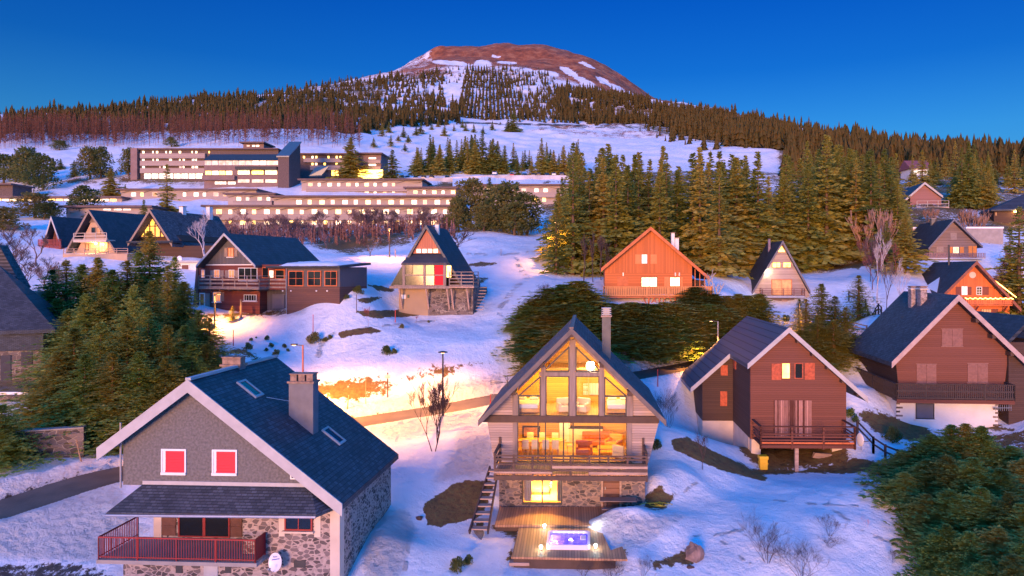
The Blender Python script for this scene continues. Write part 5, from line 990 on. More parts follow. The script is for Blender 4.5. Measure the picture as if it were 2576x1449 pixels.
# terrace and railing by the left house
a = at(*q('B1',0,1275), 54); b = at(*q('B1',260,1275), 54)
e = empty('terrace_railing', (a.x, 54, a.z)); tag(e, 'black bar railing along the snowy terrace of the left house', 'railing'); r = MB(); L = b.x-a.x
for k in range(34): x = L*k/33; r.box(x-.018, x+.018, -.02, .02, 0, 1.0)
r.beam((0, 0, 1.02), (L, 0, 1.02), .05); r.beam((0, 0, .05), (L, 0, .05), .05)
for k in range(8): r.box(L-.018+k*.16, L+.018+k*.16, k*.35, k*.35+.04, 0, 1.0)
r.beam((L, 0, 1.02), (L+1.2, 2.7, 1.02), .05); r.make('bars', DARKM, e)
e = empty('retaining_wall', (a.x, 54, a.z)); tag(e, 'old rubble retaining wall under the black railing at the left edge', 'wall'); MB().box(-14, L+1, -.3, 3.5, -4, -.02).box(L+.9, L+2.2, .5, 4, -4, -.9).make('stonework', STONED, e); MB().box(-14, L+1, -.2, 3.4, -.018, .18).make('snow_cap', SNOWM, e)
a = hit(*q('C1',110,560)); b = hit(*q('C1',638,555)); e = empty('low_stone_wall', (a.x, a.y, a.z)); tag(e, 'low stone wall standing in snow above the left road', 'wall'); L = b.x-a.x; an_ = math.atan2(b.y-a.y, L)
e.rotation_euler = (0, 0, an_); MB().box(0, math.hypot(L, b.y-a.y), -.2, .4, -1.2, 1.45).make('stonework', STONED, e); MB().box(0, math.hypot(L, b.y-a.y), -.24, .44, 1.452, 1.53).make('coping', CONCR, e)
# ================================================================ small chalet with red curtain, middle of the snow field
h = House('red_curtain_chalet', 'steep A-frame chalet with a red curtain in its window on a stone base', 1080, 76, -5, 4.5)
W = lambda r, x, y, v=0: h.p(q(r, x, y), v)
vf = -.3; ap = W('B2', 640, -2, vf); eL = W('B2', 375, 455, vf); eR = W('B2', 918, 455, vf); LB = 8.5
k = (ap[1]-eL[1])/(ap[0]-eL[0]); mL = W('B2', 372, 455, vf)
h.roof(ap, eL, (eR[0], eL[1]), vf, LB, .2, SLATE2, mat('greenish_barge', (.10, .10, .10), .7, .2, 3), .05)
wd = W('B2', 600, 455)[1]; wg = W('B2', 640, 215)[1]; eRR = (eR[0], eL[1])
gwall(h, [(undr_u, w_) for undr_u, w_ in ((W('B2', 535, 215)[0], wg), (W('B2', 768, 215)[0], wg), (ap[0], undr(ap, eL, ap[0], .25)))], 0, .15, SALMON, 'gable_wall')
gwall(h, [(eL[0]+.4, wd), (eRR[0]-.4, wd), (ap[0], ap[1]-.7)], 1.6, LB-.2, BROWND, 'rear_wall')
f0, f1 = W('B2', 565, 178)[0], W('B2', 745, 178)[0]; a_ = rect(h, 'B2', 565, 178, 735, 213, 0)
for k_ in range(4): b_ = (a_[1]-a_[0])/4; h.win(a_[0]+b_*k_+.03, a_[0]+b_*(k_+1)-.03, a_[2], a_[3], 0, fm=LIGHTW, pm=[COOL, COOL, COOL, PALE][k_], cols=1, t=.05)
t0, t1 = W('B2', 512, 215, -.1), W('B2', 770, 215, -.1); b0, b1 = W('B2', 452, 292, -1.1), W('B2', 805, 292, -1.1)
vs = [(t0[0], .1, t0[1]), (t1[0], .1, t1[1]), (b1[0], -1.1, b1[1]), (b0[0], -1.1, b0[1])]; MB().add(vs+[(x, y, z-.15) for x, y, z in vs], [(0, 3, 2, 1), (4, 5, 6, 7), (3, 7, 6, 2), (0, 4, 7, 3), (2, 6, 5, 1), (0, 1, 5, 4)]).make('pent_roof', SLATE2, h.e)
fl = W('B2', 600, 300, -1)[1]; g = [W('B2', x, 400, -1)[0] for x in (462, 482, 540, 620, 636, 702, 770, 792, 800, 815)]
fr = MB()
for x0, x1 in ((g[0], g[1]), (g[3], g[4]), (g[6], g[7])): fr.box(x0, x1, -1.05, -.9, wd, fl)
fr.box(g[0], g[7], -1.06, -.9, fl-.02, fl+.18).box(g[0]-1.0, g[7], -1.06, -.9, wd-.05, wd+.05)
zt_ = W('B2', 0, 378, -1)[1]; fr.box(g[1]+.002, g[3]-.002, -1.04, -.92, zt_-.06, zt_+.06).box(g[4]+.002, g[6]-.002, -1.04, -.92, zt_-.06, zt_+.06); fr.make('window_wall_frame', POSTW, h.e)
MUST = glow('mustard_curtain_glow', (.55, .30, .03), .55, 1); REDC = mat('red_curtain_cloth', (.62, .008, .02), .8, .12, 2)
for x0, x1, z0, z1, m_, nm in ((g[1], g[2], zt_+.06, fl-.02, DARKG, 'pane'), (g[2], g[3], zt_+.06, fl-.02, MUST, 'curtain'), (g[1], g[3], wd+.05, zt_-.06, DARKG, 'pane'), (g[4], g[5], zt_+.06, fl-.02, MUST, 'curtain'), (g[4], g[5], wd+.05, zt_-.06, DARKG, 'pane'), (g[5], g[6], wd+.05, fl-.02, REDC, 'curtain')): MB().box(x0+.03, x1-.03, -.98, -.94, z0+.003, z1-.003).make(nm, m_, h.e)
MB().box(g[6]+.35, g[7]+.5, -.9, -.85, wd+.9, fl-.1).make('lit_side_window', WARMY, h.e)
MB().prism([(eL[0]+.25, wd+.02), (g[0]-.05, wd+.02), (g[0]-.05, W('B2', 462, 300, -1)[1]-.05)], -.95, -.9).make('side_glazing', DARKG, h.e)
d0, d1 = W('B2', 362, 460, -1.3)[0], W('B2', 812, 460, -1.3)[0]; MB().box(d0, d1, -1.3, LB-.5, wd-.32, wd-.06).make('floor_beam', POSTW, h.e)
e1_ = W('B2', 1000, 460, -1.3)[0]; MB().box(d1+.002, e1_, -1.3, 1.2, wd-.25, wd-.08).make('balcony_floor', LIGHTW, h.e)
h.rail([(d1+.05, -1.25, wd-.08), (e1_-.05, -1.25, wd-.08), (e1_-.05, 1.1, wd-.08)], 1.55, POSTW, post=1.6, rails=4, rh=.12)
s0, s1 = W('B2', 435, 500)[0], W('B2', 995, 500)[0]; sm_ = W('B2', 655, 500)[0]
MB().box(s0, sm_, 0, LB-1, -2, wd-.33).make('rendered_base', BEIGE, h.e); MB().box(sm_+.002, s1, -.02, LB-1, -2, wd-.33).make('stone_base', STONED, h.e)
for x in (440, 642, 800, 832, 950): a = W('B2', x, 500, -1.0)[0]; MB().beam((a, -.05, wd-2.6), (a, -1.15, wd-.33), .16, .16).make('strut', LIGHTW, h.e)
h.wpx('B2', 452, 525, 487, 556, fm=WHITEP, pm=WHITEP, cols=1, name='hatch'); h.wpx('B2', 499, 525, 514, 550, fm=DARKM, pm=mat('green_box', (.02, .12, .07)), cols=1, name='meter_box')
c = h.slope(q('A2',725,1185), ap, eRR); chimney(h, c[0]-.22, c[0]+.2, c[1]-.2, c[1]+.3, c[2]-.5, h.p(q('A2',712,1128), c[1])[1], WHITEP, CLAY)
r = MB()
for k in range(8): r.box(e1_+.1, e1_+.9, 1.2-k*.3, 1.45-k*.3, wd-.3-k*.33, wd-.24-k*.33)
r.make('outside_stair', LIGHTW, h.e)
# ================================================================ long brown chalet with winter garden
h = House('winter_garden_chalet', 'long dark brown chalet with a glazed winter garden and snow patch on its roof', 600, 76, -18, 4.6)
W = lambda r, x, y, v=0: h.p(q(r, x, y), v)
vf = -1.0; ap = W('B1', 1692, 62, vf); eL = W('B1', 1480, 312, vf); eR = W('B1', 1928, 305, vf); LB = 10.5; eL = (eL[0], eR[1]+.0)
h.roof(ap, eL, eR, vf, LB, .2, SLATE2, mat('pale_barge', (.36, .36, .40), .7, .1, 3), .0)
wt = W('B1', 1700, 300)[1]; w1 = W('B1', 1700, 478)[1]; uA, uB = W('B1', 1500, 400)[0], W('B1', 1950, 400)[0]
GRW = planks('slate_grey_boards', (.10, .095, .11), .2, 'X', .1, .8, .6); MBW = planks('maroon_boards', (.17, .045, .035), .18, 'Z', .2, .7, .5)
ga, gb = W('B1', 1535, 300)[0], W('B1', 1905, 300)[0]
gwall(h, [(ga, wt), (gb, wt), (gb, max(wt+.01, undr(ap, eR, gb, .22))), (ap[0], undr(ap, eR, ap[0], .22)), (ga, max(wt+.01, undr(ap, eL, ga, .22)))], .0, .2, GRW, 'gable_wall')
MB().box(ga, gb, -.06, -.002, wt-.06, wt+.05).make('string_course', WHITEP, h.e)
MB().box(uA, W('B1', 2170, 400)[0], 0, LB-.5, w1-.1, wt-.002).make('upper_wall', MBW, h.e); x2 = W('B1', 2165, 400)[0]
uC = W('B1', 1470, 600)[0]; gx = W('B1', 1955, 600)[0]; MB().box(uC, gx, .1, LB-.5, -2, w1-.102).make('lower_wall', MBW, h.e); MB().box(gx+.002, x2, 1.2, LB-.5, -2, w1-.102).make('garage_wall', GRW, h.e)
MB().prism([(uC-.3, -.5), (uA, -.5), (uA, wt), (uA-.25, wt)], -.1, 0).make('slanted_board', RAILW, h.e)
h.wpx('B1', 1722, 172, 1766, 240, fm=ORAIL, pm=DIMW, sill=WHITEP); h.spx('B1', 1695, 172, 1718, 238, 0, SHUTG, z=False); h.spx('B1', 1770, 172, 1793, 238, 0, SHUTG, z=False)
for x0, x1 in ((1522, 1547), (1616, 1660), (1727, 1772)): h.wpx('B1', x0, 338, x1, 398, fm=WHITEP, pm=DIMW, t=.05)
for x0, x1 in ((1590, 1612), (1664, 1690), (1700, 1722), (1776, 1800)): h.spx('B1', x0, 342, x1, 398, 0, SHUTG, z=False)
h.wpx('B1', 1800, 322, 1944, 425, fm=WHITEP, pm=DARKG, cols=3); h.wpx('B1', 1980, 320, 2030, 400, fm=ORAIL, pm=DARKG, cols=1); h.wpx('B1', 2078, 335, 2150, 410, fm=ORAIL, pm=DARKG, cols=1, t=.1)
h.wpx('B1', 2030, 340, 2070, 400, fm=ORAIL, pm=COOL, cols=1)
bz = W('B1', 1700, 478, -1.6)[1]; b0, b1 = W('B1', 1498, 400, -1.6)[0], W('B1', 1955, 400, -1.6)[0]
MB().box(b0, b1, -1.6, -.003, bz-.1, bz+.02).make('balcony_floor', POSTW, h.e)
h.rail([(b0, -.05, bz), (b0, -1.55, bz), (b1, -1.55, bz), (b1, -.1, bz), (x2, -.1, bz)], 1.35, POSTW, post=1.5, rails=3, rh=.18)
for k in range(7): u = b0+.3+(b1-b0-.6)*k/6; MB().box(u-.06, u+.06, -1.55, 0, bz-.3, bz-.11).make('bracket', RAILW, h.e)
h.wpx('B1', 1507, 512, 1548, 650, .1, fm=WHITEP, pm=mat('orange_door', (.45, .12, .02), .6, .1, 2), cols=1, name='door', t=.12); h.wpx('B1', 1610, 504, 1668, 580, .1, fm=WHITEP, pm=DIMW, cols=3, sill=WHITEP); h.wpx('B1', 1842, 524, 1937, 574, .1, fm=WHITEP, pm=DARKG, cols=5, sill=WHITEP)
h.spx('B1', 1550, 515, 1585, 650, .1, SHUTG, z=False); h.spx('B1', 1672, 506, 1692, 575, .1, SHUTG, z=False)
a_ = rect(h, 'B1', 2060, 520, 2150, 630, 1.2); MB().box(a_[0], a_[1], 1.1, 1.198, a_[2], a_[3]).make('garage_door', mat('grey_garage_door', (.13, .12, .15), .6, .08, 2), h.e)
# winter garden wing
wg0, wg1 = W('B1', 2165, 400, -.6)[0], W('B1', 2562, 400, -.6)[0]; wr = W('B1', 2300, 318, -.6)[1]; wb = W('B1', 2300, 465, -.6)[1]
MB().box(wg0, wg1, -.6, 4.2, -2, wb).make('wing_base', planks('umber_boards', (.11, .055, .045), .2, 'Z', .12, .8, .6), h.e); MB().box(wg0, wg1, -.55, 4.2, wb+.002, wr).make('wing_wall', GRW, h.e)
ys = W('B1', 2050, 290, -.6); rp = [(W('B1', 2010, 285, -.9)[0], -1.0, wr+.1), (wg1+.3, -1.0, wr+.1), (wg1+.3, 4.5, wr+.5), (W('B1', 2010, 285, -.9)[0], 4.5, wr+.5)]
MB().add(rp+[(x, y, z-.22) for x, y, z in rp], [(0, 1, 2, 3), (7, 6, 5, 4), (0, 4, 5, 1), (1, 5, 6, 2), (2, 6, 7, 3), (3, 7, 4, 0)]).make('wing_roof', SLATE2, h.e)
ns = 24; n_ = 10; vs = []; fs = []
for i in range(ns+1):
    for j in range(n_+1):
        s_, t_ = i/ns, j/n_; x = rp[0][0]+1.0+(wg1-rp[0][0]-1.6)*s_; y = -.6+4.6*t_; ed = min(s_, 1-s_)*ns*.5; et = min(t_, 1-t_)*n_*.6; hh = .3*min(1, ed, et)*(.7+.5*random.random()); vs.append((x+.12*random.random(), y+(.25*math.sin(i*1.7) if j == 0 else 0), wr+.08+.4*(y+1)/5.5+hh-.02))
for i in range(ns):
    for j in range(n_): a = i*(n_+1)+j; fs.append((a, a+n_+1, a+n_+2, a+1))
MB().add(vs, fs).make('roof_snow', SNOWM, h.e, smooth=True)
for x0, x1 in ((2178, 2292), (2322, 2425), (2450, 2545)): a_ = rect(h, 'B1', x0, 345, x1, 462, -.6); h.win(a_[0], a_[1], a_[2], a_[3], -.6, fm=ORAIL, pm=DARKG, cols=2, rows=2, t=.09)
MB().path([(wg0, -.7, wr), (wg0, -.7, 0)], .05).make('downpipe', STEEL, h.e)
for x in (2138, 2200, 2392, 2473): c = W('B1', x, 497, -.6); MB().ball((c[0], -.7, c[1]), .09).make('wall_light', WHITEP, h.e)
MB().box(W('B1',2000,400)[0], W('B1',2060,400)[0], .5, .6, w1+.3, wt-.2)
# ================================================================ orange chalet
h = House('orange_chalet', 'bright orange timber chalet with a cut-out balcony behind the hedge', 1630, 81, -2, 3.6)
W = lambda r, x, y, v=0: h.p(q(r, x, y), v)
vf = -.8; ap = W('B2', 2335, 14, vf); eL = W('B2', 1960, 328, vf); eR = W('B3', 205, 395, vf); LB = 9.5
h.roof(ap, eL, eR, vf, LB, .2, SLATE2, ORAIL, .14)
w0 = W('B2', 2200, 462)[1]; wj = W('B2', 2200, 362)[1]; uA = W('B2', 1988, 400)[0]; uB = W('B3', 72, 400)[0]; uE = W('B3', 200, 430)[0]
gwall(h, [(uA, wj), (uB, wj), (uB, undr(ap, eR, uB, .22)), (ap[0], undr(ap, eR, ap[0], .22)), (uA, max(wj+.01, undr(ap, eL, uA, .22)))], 0, .2, ORANGEV, 'gable_wall')
MB().box(uA, uB, .01, .2, w0-.3, wj-.002).box(uA, uA+.2, .202, LB-.5, w0-.3, undr(ap, eL, uA, .3)).box(uB-.002, uB+.2, 2, LB-.5, w0-.3, undr(ap, eR, uB+.3, .3)).make('wall', ORANGEW, h.e)
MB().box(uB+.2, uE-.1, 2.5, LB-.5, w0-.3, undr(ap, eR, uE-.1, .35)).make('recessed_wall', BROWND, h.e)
for k in range(3): x = uB+.3+k*.55; MB().box(x, x+.1, 0.0, .1, w0, undr(ap, eR, x+.05, .3)).make('porch_post', ORAIL, h.e)
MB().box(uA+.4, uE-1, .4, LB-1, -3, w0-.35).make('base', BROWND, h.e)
h.wpx('B2', 2266, 222, 2308, 291, fm=WHITEP, pm=PALE, cols=1); h.spx('B2', 2218, 222, 2262, 293, 0, mat('pale_orange_shutter', (.62, .20, .06), .6, .1, 3)); h.spx('B2', 2333, 222, 2380, 293, 0, MATS['pale_orange_shutter'])
h.wpx('B2', 2262, 392, 2385, 470, fm=RAILW, pm=PALE, cols=2); h.spx('B2', 2082, 392, 2166, 464, 0, ORAIL, z=False)
h.wpx('B2', 2477, 392, 2557, 464, fm=ORAIL, pm=PALE, cols=2); h.spx('B2', 2437, 392, 2473, 464, 0, MATS['pale_orange_shutter']); h.spx('B2', 2561, 392, 2576, 464, 0, MATS['pale_orange_shutter'])
for x, r_ in ((2127, 'B2'), (2520, 'B2'), (-25, 'B3')): c = W(r_, x, 372); MB().box(c[0]-.07, c[0]+.07, -.15, -.003, c[1]-.2, c[1]+.2).make('wall_lamp', STEEL, h.e)
bz = W('B2', 2200, 540, -1.7)[1]; b0 = W('B2', 1982, 500, -1.7)[0]; b1 = W('B3', 222, 500, -1.7)[0]
MB().box(b0, b1, -1.7, -.01, bz-.14, bz).make('balcony_floor', ORAIL, h.e)
h.rail([(b0, -.05, bz), (b0, -1.65, bz), (b1, -1.65, bz), (b1, -.05, bz)], W('B2', 2200, 465, -1.65)[1]-bz, mat('honey_rail', (.60, .24, .08), .65, .12, 3), post=2.3, rails=1, bal=.2, balw=.15, rh=.14)
for x in (2320, 2400, 2520): a = W('B2', x, 560, -1.5)[0]; MB().beam((a-.7, -1.4, bz-.14), (a, -1.4, bz-1.3), .1, .1).beam((a+.7, -1.4, bz-.14), (a, -1.4, bz-1.3), .1, .1).box(a-.08, a+.08, -1.5, -1.34, bz-3, bz-.15).make('balcony_brace', ORAIL, h.e)
c = h.slope(q('B2',2440,215), ap, eR); chimney(h, c[0]-.35, c[0]+.05, 3, 3.6, ap[1]-2.2, W('B2', 2425, 62, 3)[1], WHITEP, CLAY); chimney(h, c[0]+.1, c[0]+.55, 3, 3.6, ap[1]-2.6, W('B2', 2450, 100, 3)[1], WHITEP, CLAY)
# ================================================================ small A-frame on the right snow slope
h = House('small_a_frame', 'small steep A-frame with yellow windows and a dazzling wall lamp', 1960, 95, -3, 5.6)
W = lambda r, x, y, v=0: h.p(q(r, x, y), v)
vf = -.7; ap = W('B3', 757, 118, vf); eL = W('B3', 522, 512, vf); eR = W('B3', 965, 492, vf); LB = 8.5; eR = (eR[0], eL[1]+.3)
h.roof(ap, eL, eR, vf, LB, .2, SLATE2, mat('grey_barge', (.14, .13, .15), .7, .1, 3), .0)
w0 = W('B3', 740, 540)[1]; uA, uB = W('B3', 535, 520)[0], W('B3', 962, 500)[0]
gwall(h, [(uA, w0), (uB, w0), (uB-.1, undr(ap, eR, uB-.1, .2)), (ap[0], undr(ap, eR, ap[0], .2)), (uA+.0, max(w0+.1, undr(ap, eL, uA, .2)))], 0, LB-.3, SILVERW)
t = [W('B3', *p_) for p_ in ((745, 150), (778, 206), (710, 206))]; o = MB().prism([(a, b) for a, b in t], -.07, -.003).make('window', ORAIL, h.e); cx = sum(a for a, b in t)/3; cy = sum(b for a, b in t)/3; MB().prism([(cx+(a-cx)*.85, cy+(b-cy)*.85) for a, b in t], -.09, -.072).make('pane', WARMY, o)
h.wpx('B3', 676, 281, 739, 321, fm=ORAIL, pm=WARMY, t=.06); h.wpx('B3', 756, 281, 818, 321, fm=ORAIL, pm=WARMY, t=.06)
h.wpx('B3', 670, 410, 826, 530, fm=ORAIL, pm=DIMW, cols=2, t=.1)
bz = W('B3', 760, 535, -1.5)[1]; b0, b1 = W('B3', 603, 500, -1.5)[0], W('B3', 922, 500, -1.5)[0]; MB().box(b0, b1, -1.5, -.003, bz-.25, bz).make('balcony_floor', GREYP, h.e)
h.rail([(b0, -.05, bz), (b0, -1.45, bz), (b1, -1.45, bz), (b1, -.05, bz)], W('B3', 760, 482, -1.45)[1]-bz, mat('red_brown_rail', (.22, .09, .06), .7, .2, 3), post=1.6, rails=3, rh=.1)
MB().box(W('B3', 650, 600)[0], W('B3', 850, 600)[0], .3, LB-1, -3, w0-.002).make('base', GREYW, h.e); a_ = rect(h, 'B3', 748, 562, 790, 650, .3); MB().box(a_[0], a_[1], .2, .298, a_[2]-.3, a_[3]).make('door', LIGHTW, h.e)
c = W('B3', 630, 350, -.3); o = MB().box(c[0]-.1, c[0]+.1, -.2, -.003, c[1]-.1, c[1]+.1).make('wall_lamp', DARKM, h.e); MB().ball((c[0], -.32, c[1]), .17).make('bulb', glow('floodlight_white', (1, .9, .6), 45), o, smooth=True); lamp(loc(h, c[0], -.8, c[1]), 90, (1, .85, .55), .15)
c = h.slope(q('B3',672,190), ap, eL); chimney(h, c[0]-.15, c[0]+.15, 4, 4.4, c[2]-.8, c[2]+1.6, mat('mauve_flue', (.2, .15, .2)), DARKM)
# ================================================================ garland chalet, grey chalet and others up the right slope
h = House('garland_chalet', 'orange chalet with fairy lights wound along both balconies', 2460, 91, -6, 7.8)
W = lambda r, x, y, v=0: h.p(q(r, x, y), v)
vf = -1.2; ap = W('B3', 2220, 272, vf); eL = W('B3', 1975, 515, vf); eR = W('B3', 2555, 632, vf); LB = 12
h.roof(ap, eL, eR, vf, LB, .22, SLATE2, mat('red_brown_barge', (.22, .07, .035), .7, .3, 3), .1)
lx = W('B3', 1830, 450, 4); MB().prism([eL, (eL[0]-4.2, eL[1]-2.6), (eL[0]-4.2, eL[1]-2.85), (eL[0], eL[1]-.25)], 3, LB).make('lower_roof', SLATE2, h.e)
f1 = W('B3', 2200, 600)[1]; f2 = W('B3', 2200, 765)[1]; uA, uB = W('B3', 1990, 520)[0], W('B3', 2468, 600)[0]
gwall(h, [(uA, f1), (uB, f1), (uB, undr(ap, eR, uB, .25)), (ap[0], undr(ap, eR, ap[0], .25)), (uA, undr(ap, eL, uA, .25))], 0, LB-.5, ORANGEV, 'gable_wall')
MB().box(uA, uB, .02, LB-.5, f2, f1-.002).make('wall', ORANGEW, h.e); MB().box(uA+.2, uB-.2, .1, LB-1, -4, f2-.002).make('base', WHITEW, h.e)
DRED = mat('dark_red_shutter', (.16, .04, .025), .7, .1, 3)
h.wpx('B3', 2104, 462, 2148, 528, fm=WHITEP, pm=COOL, cols=2, rows=3); h.wpx('B3', 2216, 466, 2258, 528, fm=WHITEP, pm=DARKG, cols=2, rows=3)
for x0, x1 in ((2060, 2100), (2152, 2180), (2262, 2310)): h.spx('B3', x0, 466, x1, 528, 0, DRED, z=False)
h.wpx('B3', 2250, 632, 2330, 705, .02, fm=DRED, pm=DIMW, cols=4, rows=2); h.spx('B3', 2335, 632, 2380, 705, .02, DRED, z=False)
c = W('B3', 2188, 377); MB().tube((c[0], -.03, c[1]), (c[0], .01, c[1]), .42, n=20).make('round_plaque', CREAM, h.e)
GAR = glow('fairy_lights', (1, .42, .08), 9)
for (x0, y0, x1, y1, vv, nm) in ((2130, 550, 2490, 605, -1.3, 0), (2270, 715, 2620, 765, -1.9, 1)):
    a0 = W('B3', x0, y0, vv); a1 = W('B3', x1, y1, vv); bz = a1[1]+.05
    MB().box(a0[0], a1[0], vv, -.003, bz-.12, bz).make('balcony_floor', ORAIL, h.e)
    h.rail([(a0[0], vv, bz), (a1[0], vv, bz), (a1[0], -.1, bz)], a0[1]-bz, ORAIL, post=1.6, rails=1, bal=.22, balw=.17)
    g = MB(); n = 90
    for k in range(n+1): u = a0[0]+(a1[0]-a0[0])*k/n; g.ball((u, vv-.12+.04*math.sin(k*2.1), a0[1]+.02-.13*abs(math.sin(k*.33))), .05, n=5, m=3)
    g.make('fairy_lights', GAR, h.e)
    lamp(loc(h, (a0[0]+a1[0])/2, vv-.5, a0[1]+.3), 45, (1, .45, .12), .8)
MB().path([(uB+.3, -1, W('B3', 2450, 545, -1)[1]), (W('B3', 2335, 400, -1)[0], -.9, W('B3', 2335, 400, -1)[1])], .05).make('garland_cord', GAR, h.e)
c = h.slope(q('B3',2010,300), ap, eL); MB().tube((c[0], c[1], c[2]-.4), (c[0], c[1], c[2]+2.8), .14).make('flue', DARKM, h.e)
for x in (2215, 2430): a = W('B3', x, 640, -.6)[0]; MB().beam((a, -.05, f1-1.1), (a, -1.2, f1-.15), .15, .15).make('brace', DRED, h.e)
sn = h.slope(q('B3',1890,450), eL, (eL[0]-4.2, eL[1]-2.6)); a, b, c = h.slope(q('B3',1940,400), ap, eL), h.slope(q('B3',1920,510), ap, eL), h.slope(q('B3',1835,470), ap, eL); up = .12
MB().add([(p_[0], p_[1], p_[2]+z) for z in (-.03, up) for p_ in (a, b, c)], [(0, 2, 1), (3, 4, 5), (0, 1, 4, 3), (1, 2, 5, 4), (2, 0, 3, 5)]).make('roof_snow', SNOWM, h.e)
h = House('grey_chalet', 'grey timber chalet with amber open shutters below the retaining wall', 2400, 113, -4, -1.2)
W = lambda r, x, y, v=0: h.p(q(r, x, y), v)
vf = -.8; ap = W('A3', 2050, 1085, vf); eL = W('A3', 1855, 1305, vf); eR = W('A3', 2265, 1290, vf); LB = 12
eLL = (eL[0]-.0, eL[1]); h.roof(ap, eLL, eR, vf, LB, .22, SLATE2, mat('grey_barge', (.14, .13, .15)), .0)
MB().prism([(eL[0]+.3, eL[1]+.2), (eL[0]-1.8, eL[1]-1.4), (eL[0]-1.8, eL[1]-1.6), (eL[0]+.3, eL[1]-.05)], 2.5, LB).make('lower_roof', SLATE2, h.e)
w0 = W('A3', 2000, 1345)[1]; uA, uB = W('A3', 1862, 1300)[0], W('A3', 2222, 1300)[0]
gwall(h, [(uA, w0-.3), (uB, w0-.3), (uB, undr(ap, eR, uB, .25)), (ap[0], undr(ap, eR, ap[0], .25)), (uA, undr(ap, eL, uA, .25))], 0, LB-.5, GREYW); MB().box(uA-1.5, uA-.01, 3, LB-.6, w0-.3, eL[1]-1.0).make('side_wall', GREYW, h.e)
AMB = mat('amber_shutter', (.62, .22, .04), .6, .1, 3)
h.wpx('A3', 2040, 1297, 2084, 1345, fm=WHITEP, pm=WARMY); h.spx('A3', 2016, 1297, 2037, 1345, 0, AMB, z=False); h.spx('A3', 2093, 1297, 2122, 1345, 0, AMB, z=False); h.spx('A3', 2157, 1290, 2185, 1370, 0, AMB, z=False); h.spx('A3', 2190, 1290, 2218, 1370, 0, AMB, z=False); h.spx('A3', 2020, 1190, 2068, 1243, 0, SHUTG, z=False); h.spx('A3', 1915, 1297, 1968, 1338, 0, SHUTG, z=False)
bz = W('A3', 2000, 1380, -1.5)[1]; b0, b1 = W('A3', 1828, 1370, -1.5)[0], W('A3', 2285, 1370, -1.5)[0]; MB().box(b0, b1, -1.5, 0, bz-.2, bz).make('balcony_floor', GREYP, h.e); h.rail([(b0, -1.4, bz), (b1, -1.4, bz)], W('A3', 2000, 1345, -1.4)[1]-bz, mat('mauve_rail', (.25, .14, .13), .7, .2, 3), post=2, rails=1, bal=.25, balw=.12)
MB().box(uA, uB, .2, LB-1, -5, w0-.302).make('base', mat('mauve_render', (.28, .22, .23), .9, .1, 1), h.e)
c = h.slope(q('A3',1968,1110), ap, eL); chimney(h, c[0]-.3, c[0]+.3, 6, 6.6, ap[1]-.9, ap[1]+.5, mat('flue_cement', (.16, .15, .13)), CONCR)
h = House('pink_gable_house', 'mauve-pink gabled house with half-hip roof at the forest edge', 2310, 170, -8, -16, 'house')
W = lambda r, x, y, v=0: h.p(q(r, x, y), v)
vf = -.8; ap = W('A3', 1828, 808, vf); eL = W('A3', 1680, 938, vf); eR = W('A3', 1965, 912, vf); LB = 14
h.roof(ap, eL, eR, vf, LB, .3, SLATE2, GREYP, .15)
uA, uB = W('A3', 1718, 900)[0], W('A3', 1952, 900)[0]; w0 = W('A3', 1800, 1060)[1]; PKW = planks('mauve_boards', (.27, .135, .13), .3, 'Z', .1, .8, .6)
gwall(h, [(uA, w0), (uB, w0), (uB, undr(ap, eR, uB, .35)), (ap[0], undr(ap, eR, ap[0], .35)), (uA, undr(ap, eL, uA, .35))], 0, LB-.5, PKW)
MB().box(uA-3, uA-.01, 3, LB, w0, eL[1]-1).make('annexe', BROWND, h.e); MB().prism([(uA-.0, eL[1]-.1), (uA-3.6, eL[1]-2.4), (uA-3.6, eL[1]-2.7), (uA, eL[1]-.5)], 2, LB).make('lower_roof', SLATE2, h.e)
c0, c1 = W('A3', 1770, 990, -4)[0], W('A3', 2010, 990, -4)[0]; cz = W('A3', 1800, 1000, -4)[1]; MB().box(c0, c1, -4, -.01, cz-7, cz).make('terrace_block', mat('peach_render', (.60, .42, .33), .9, .1, .6), h.e); h.rail([(c0, -3.9, cz), (c1, -3.9, cz)], 1.6, GREYP, post=2.5, rails=2)
h = House('roadside_house', 'dark house with low roof and a porch lamp at the far right edge', 2530, 150, -15, -9, 'house')
W = lambda r, x, y, v=0: h.p(q(r, x, y), v)
a, b, c, d = W('A3', 2318, 1020), W('A3', 2455, 1012), W('A3', 2440, 900, 4), W('A3', 2700, 900, 4); z0 = a[1]
vs = [(a[0], -1, z0), (a[0]+17, -1, z0), (a[0]+17, 9, z0), (a[0], 9, z0), (a[0]+8, 4, c[1]), (a[0]+14, 4, c[1])]; MB().add(vs+[(x, y, z-.3) for x, y, z in vs[:4]], [(0, 1, 5, 4), (1, 2, 5), (2, 3, 4, 5), (3, 0, 4), (0, 6, 7, 1), (1, 7, 8, 2), (2, 8, 9, 3), (3, 9, 6, 0), (9, 8, 7, 6)]).make('roof', SLATE2, h.e)
MB().box(a[0]+.8, a[0]+16, 0, 8, -4, z0-.1).make('wall', BROWND, h.e); c = W('A3', 2508, 1028, -.2); MB().ball((c[0], -.3, c[1]), .3).make('porch_lamp', glow('porch_glow', (1, .5, .12), 14), h.e, smooth=True); lamp(loc(h, c[0], -1.2, c[1]), 160, (1, .55, .2), .3)
h.wpx('A3', 2358, 1035, 2372, 1062, fm=RAILW, pm=DIMW)
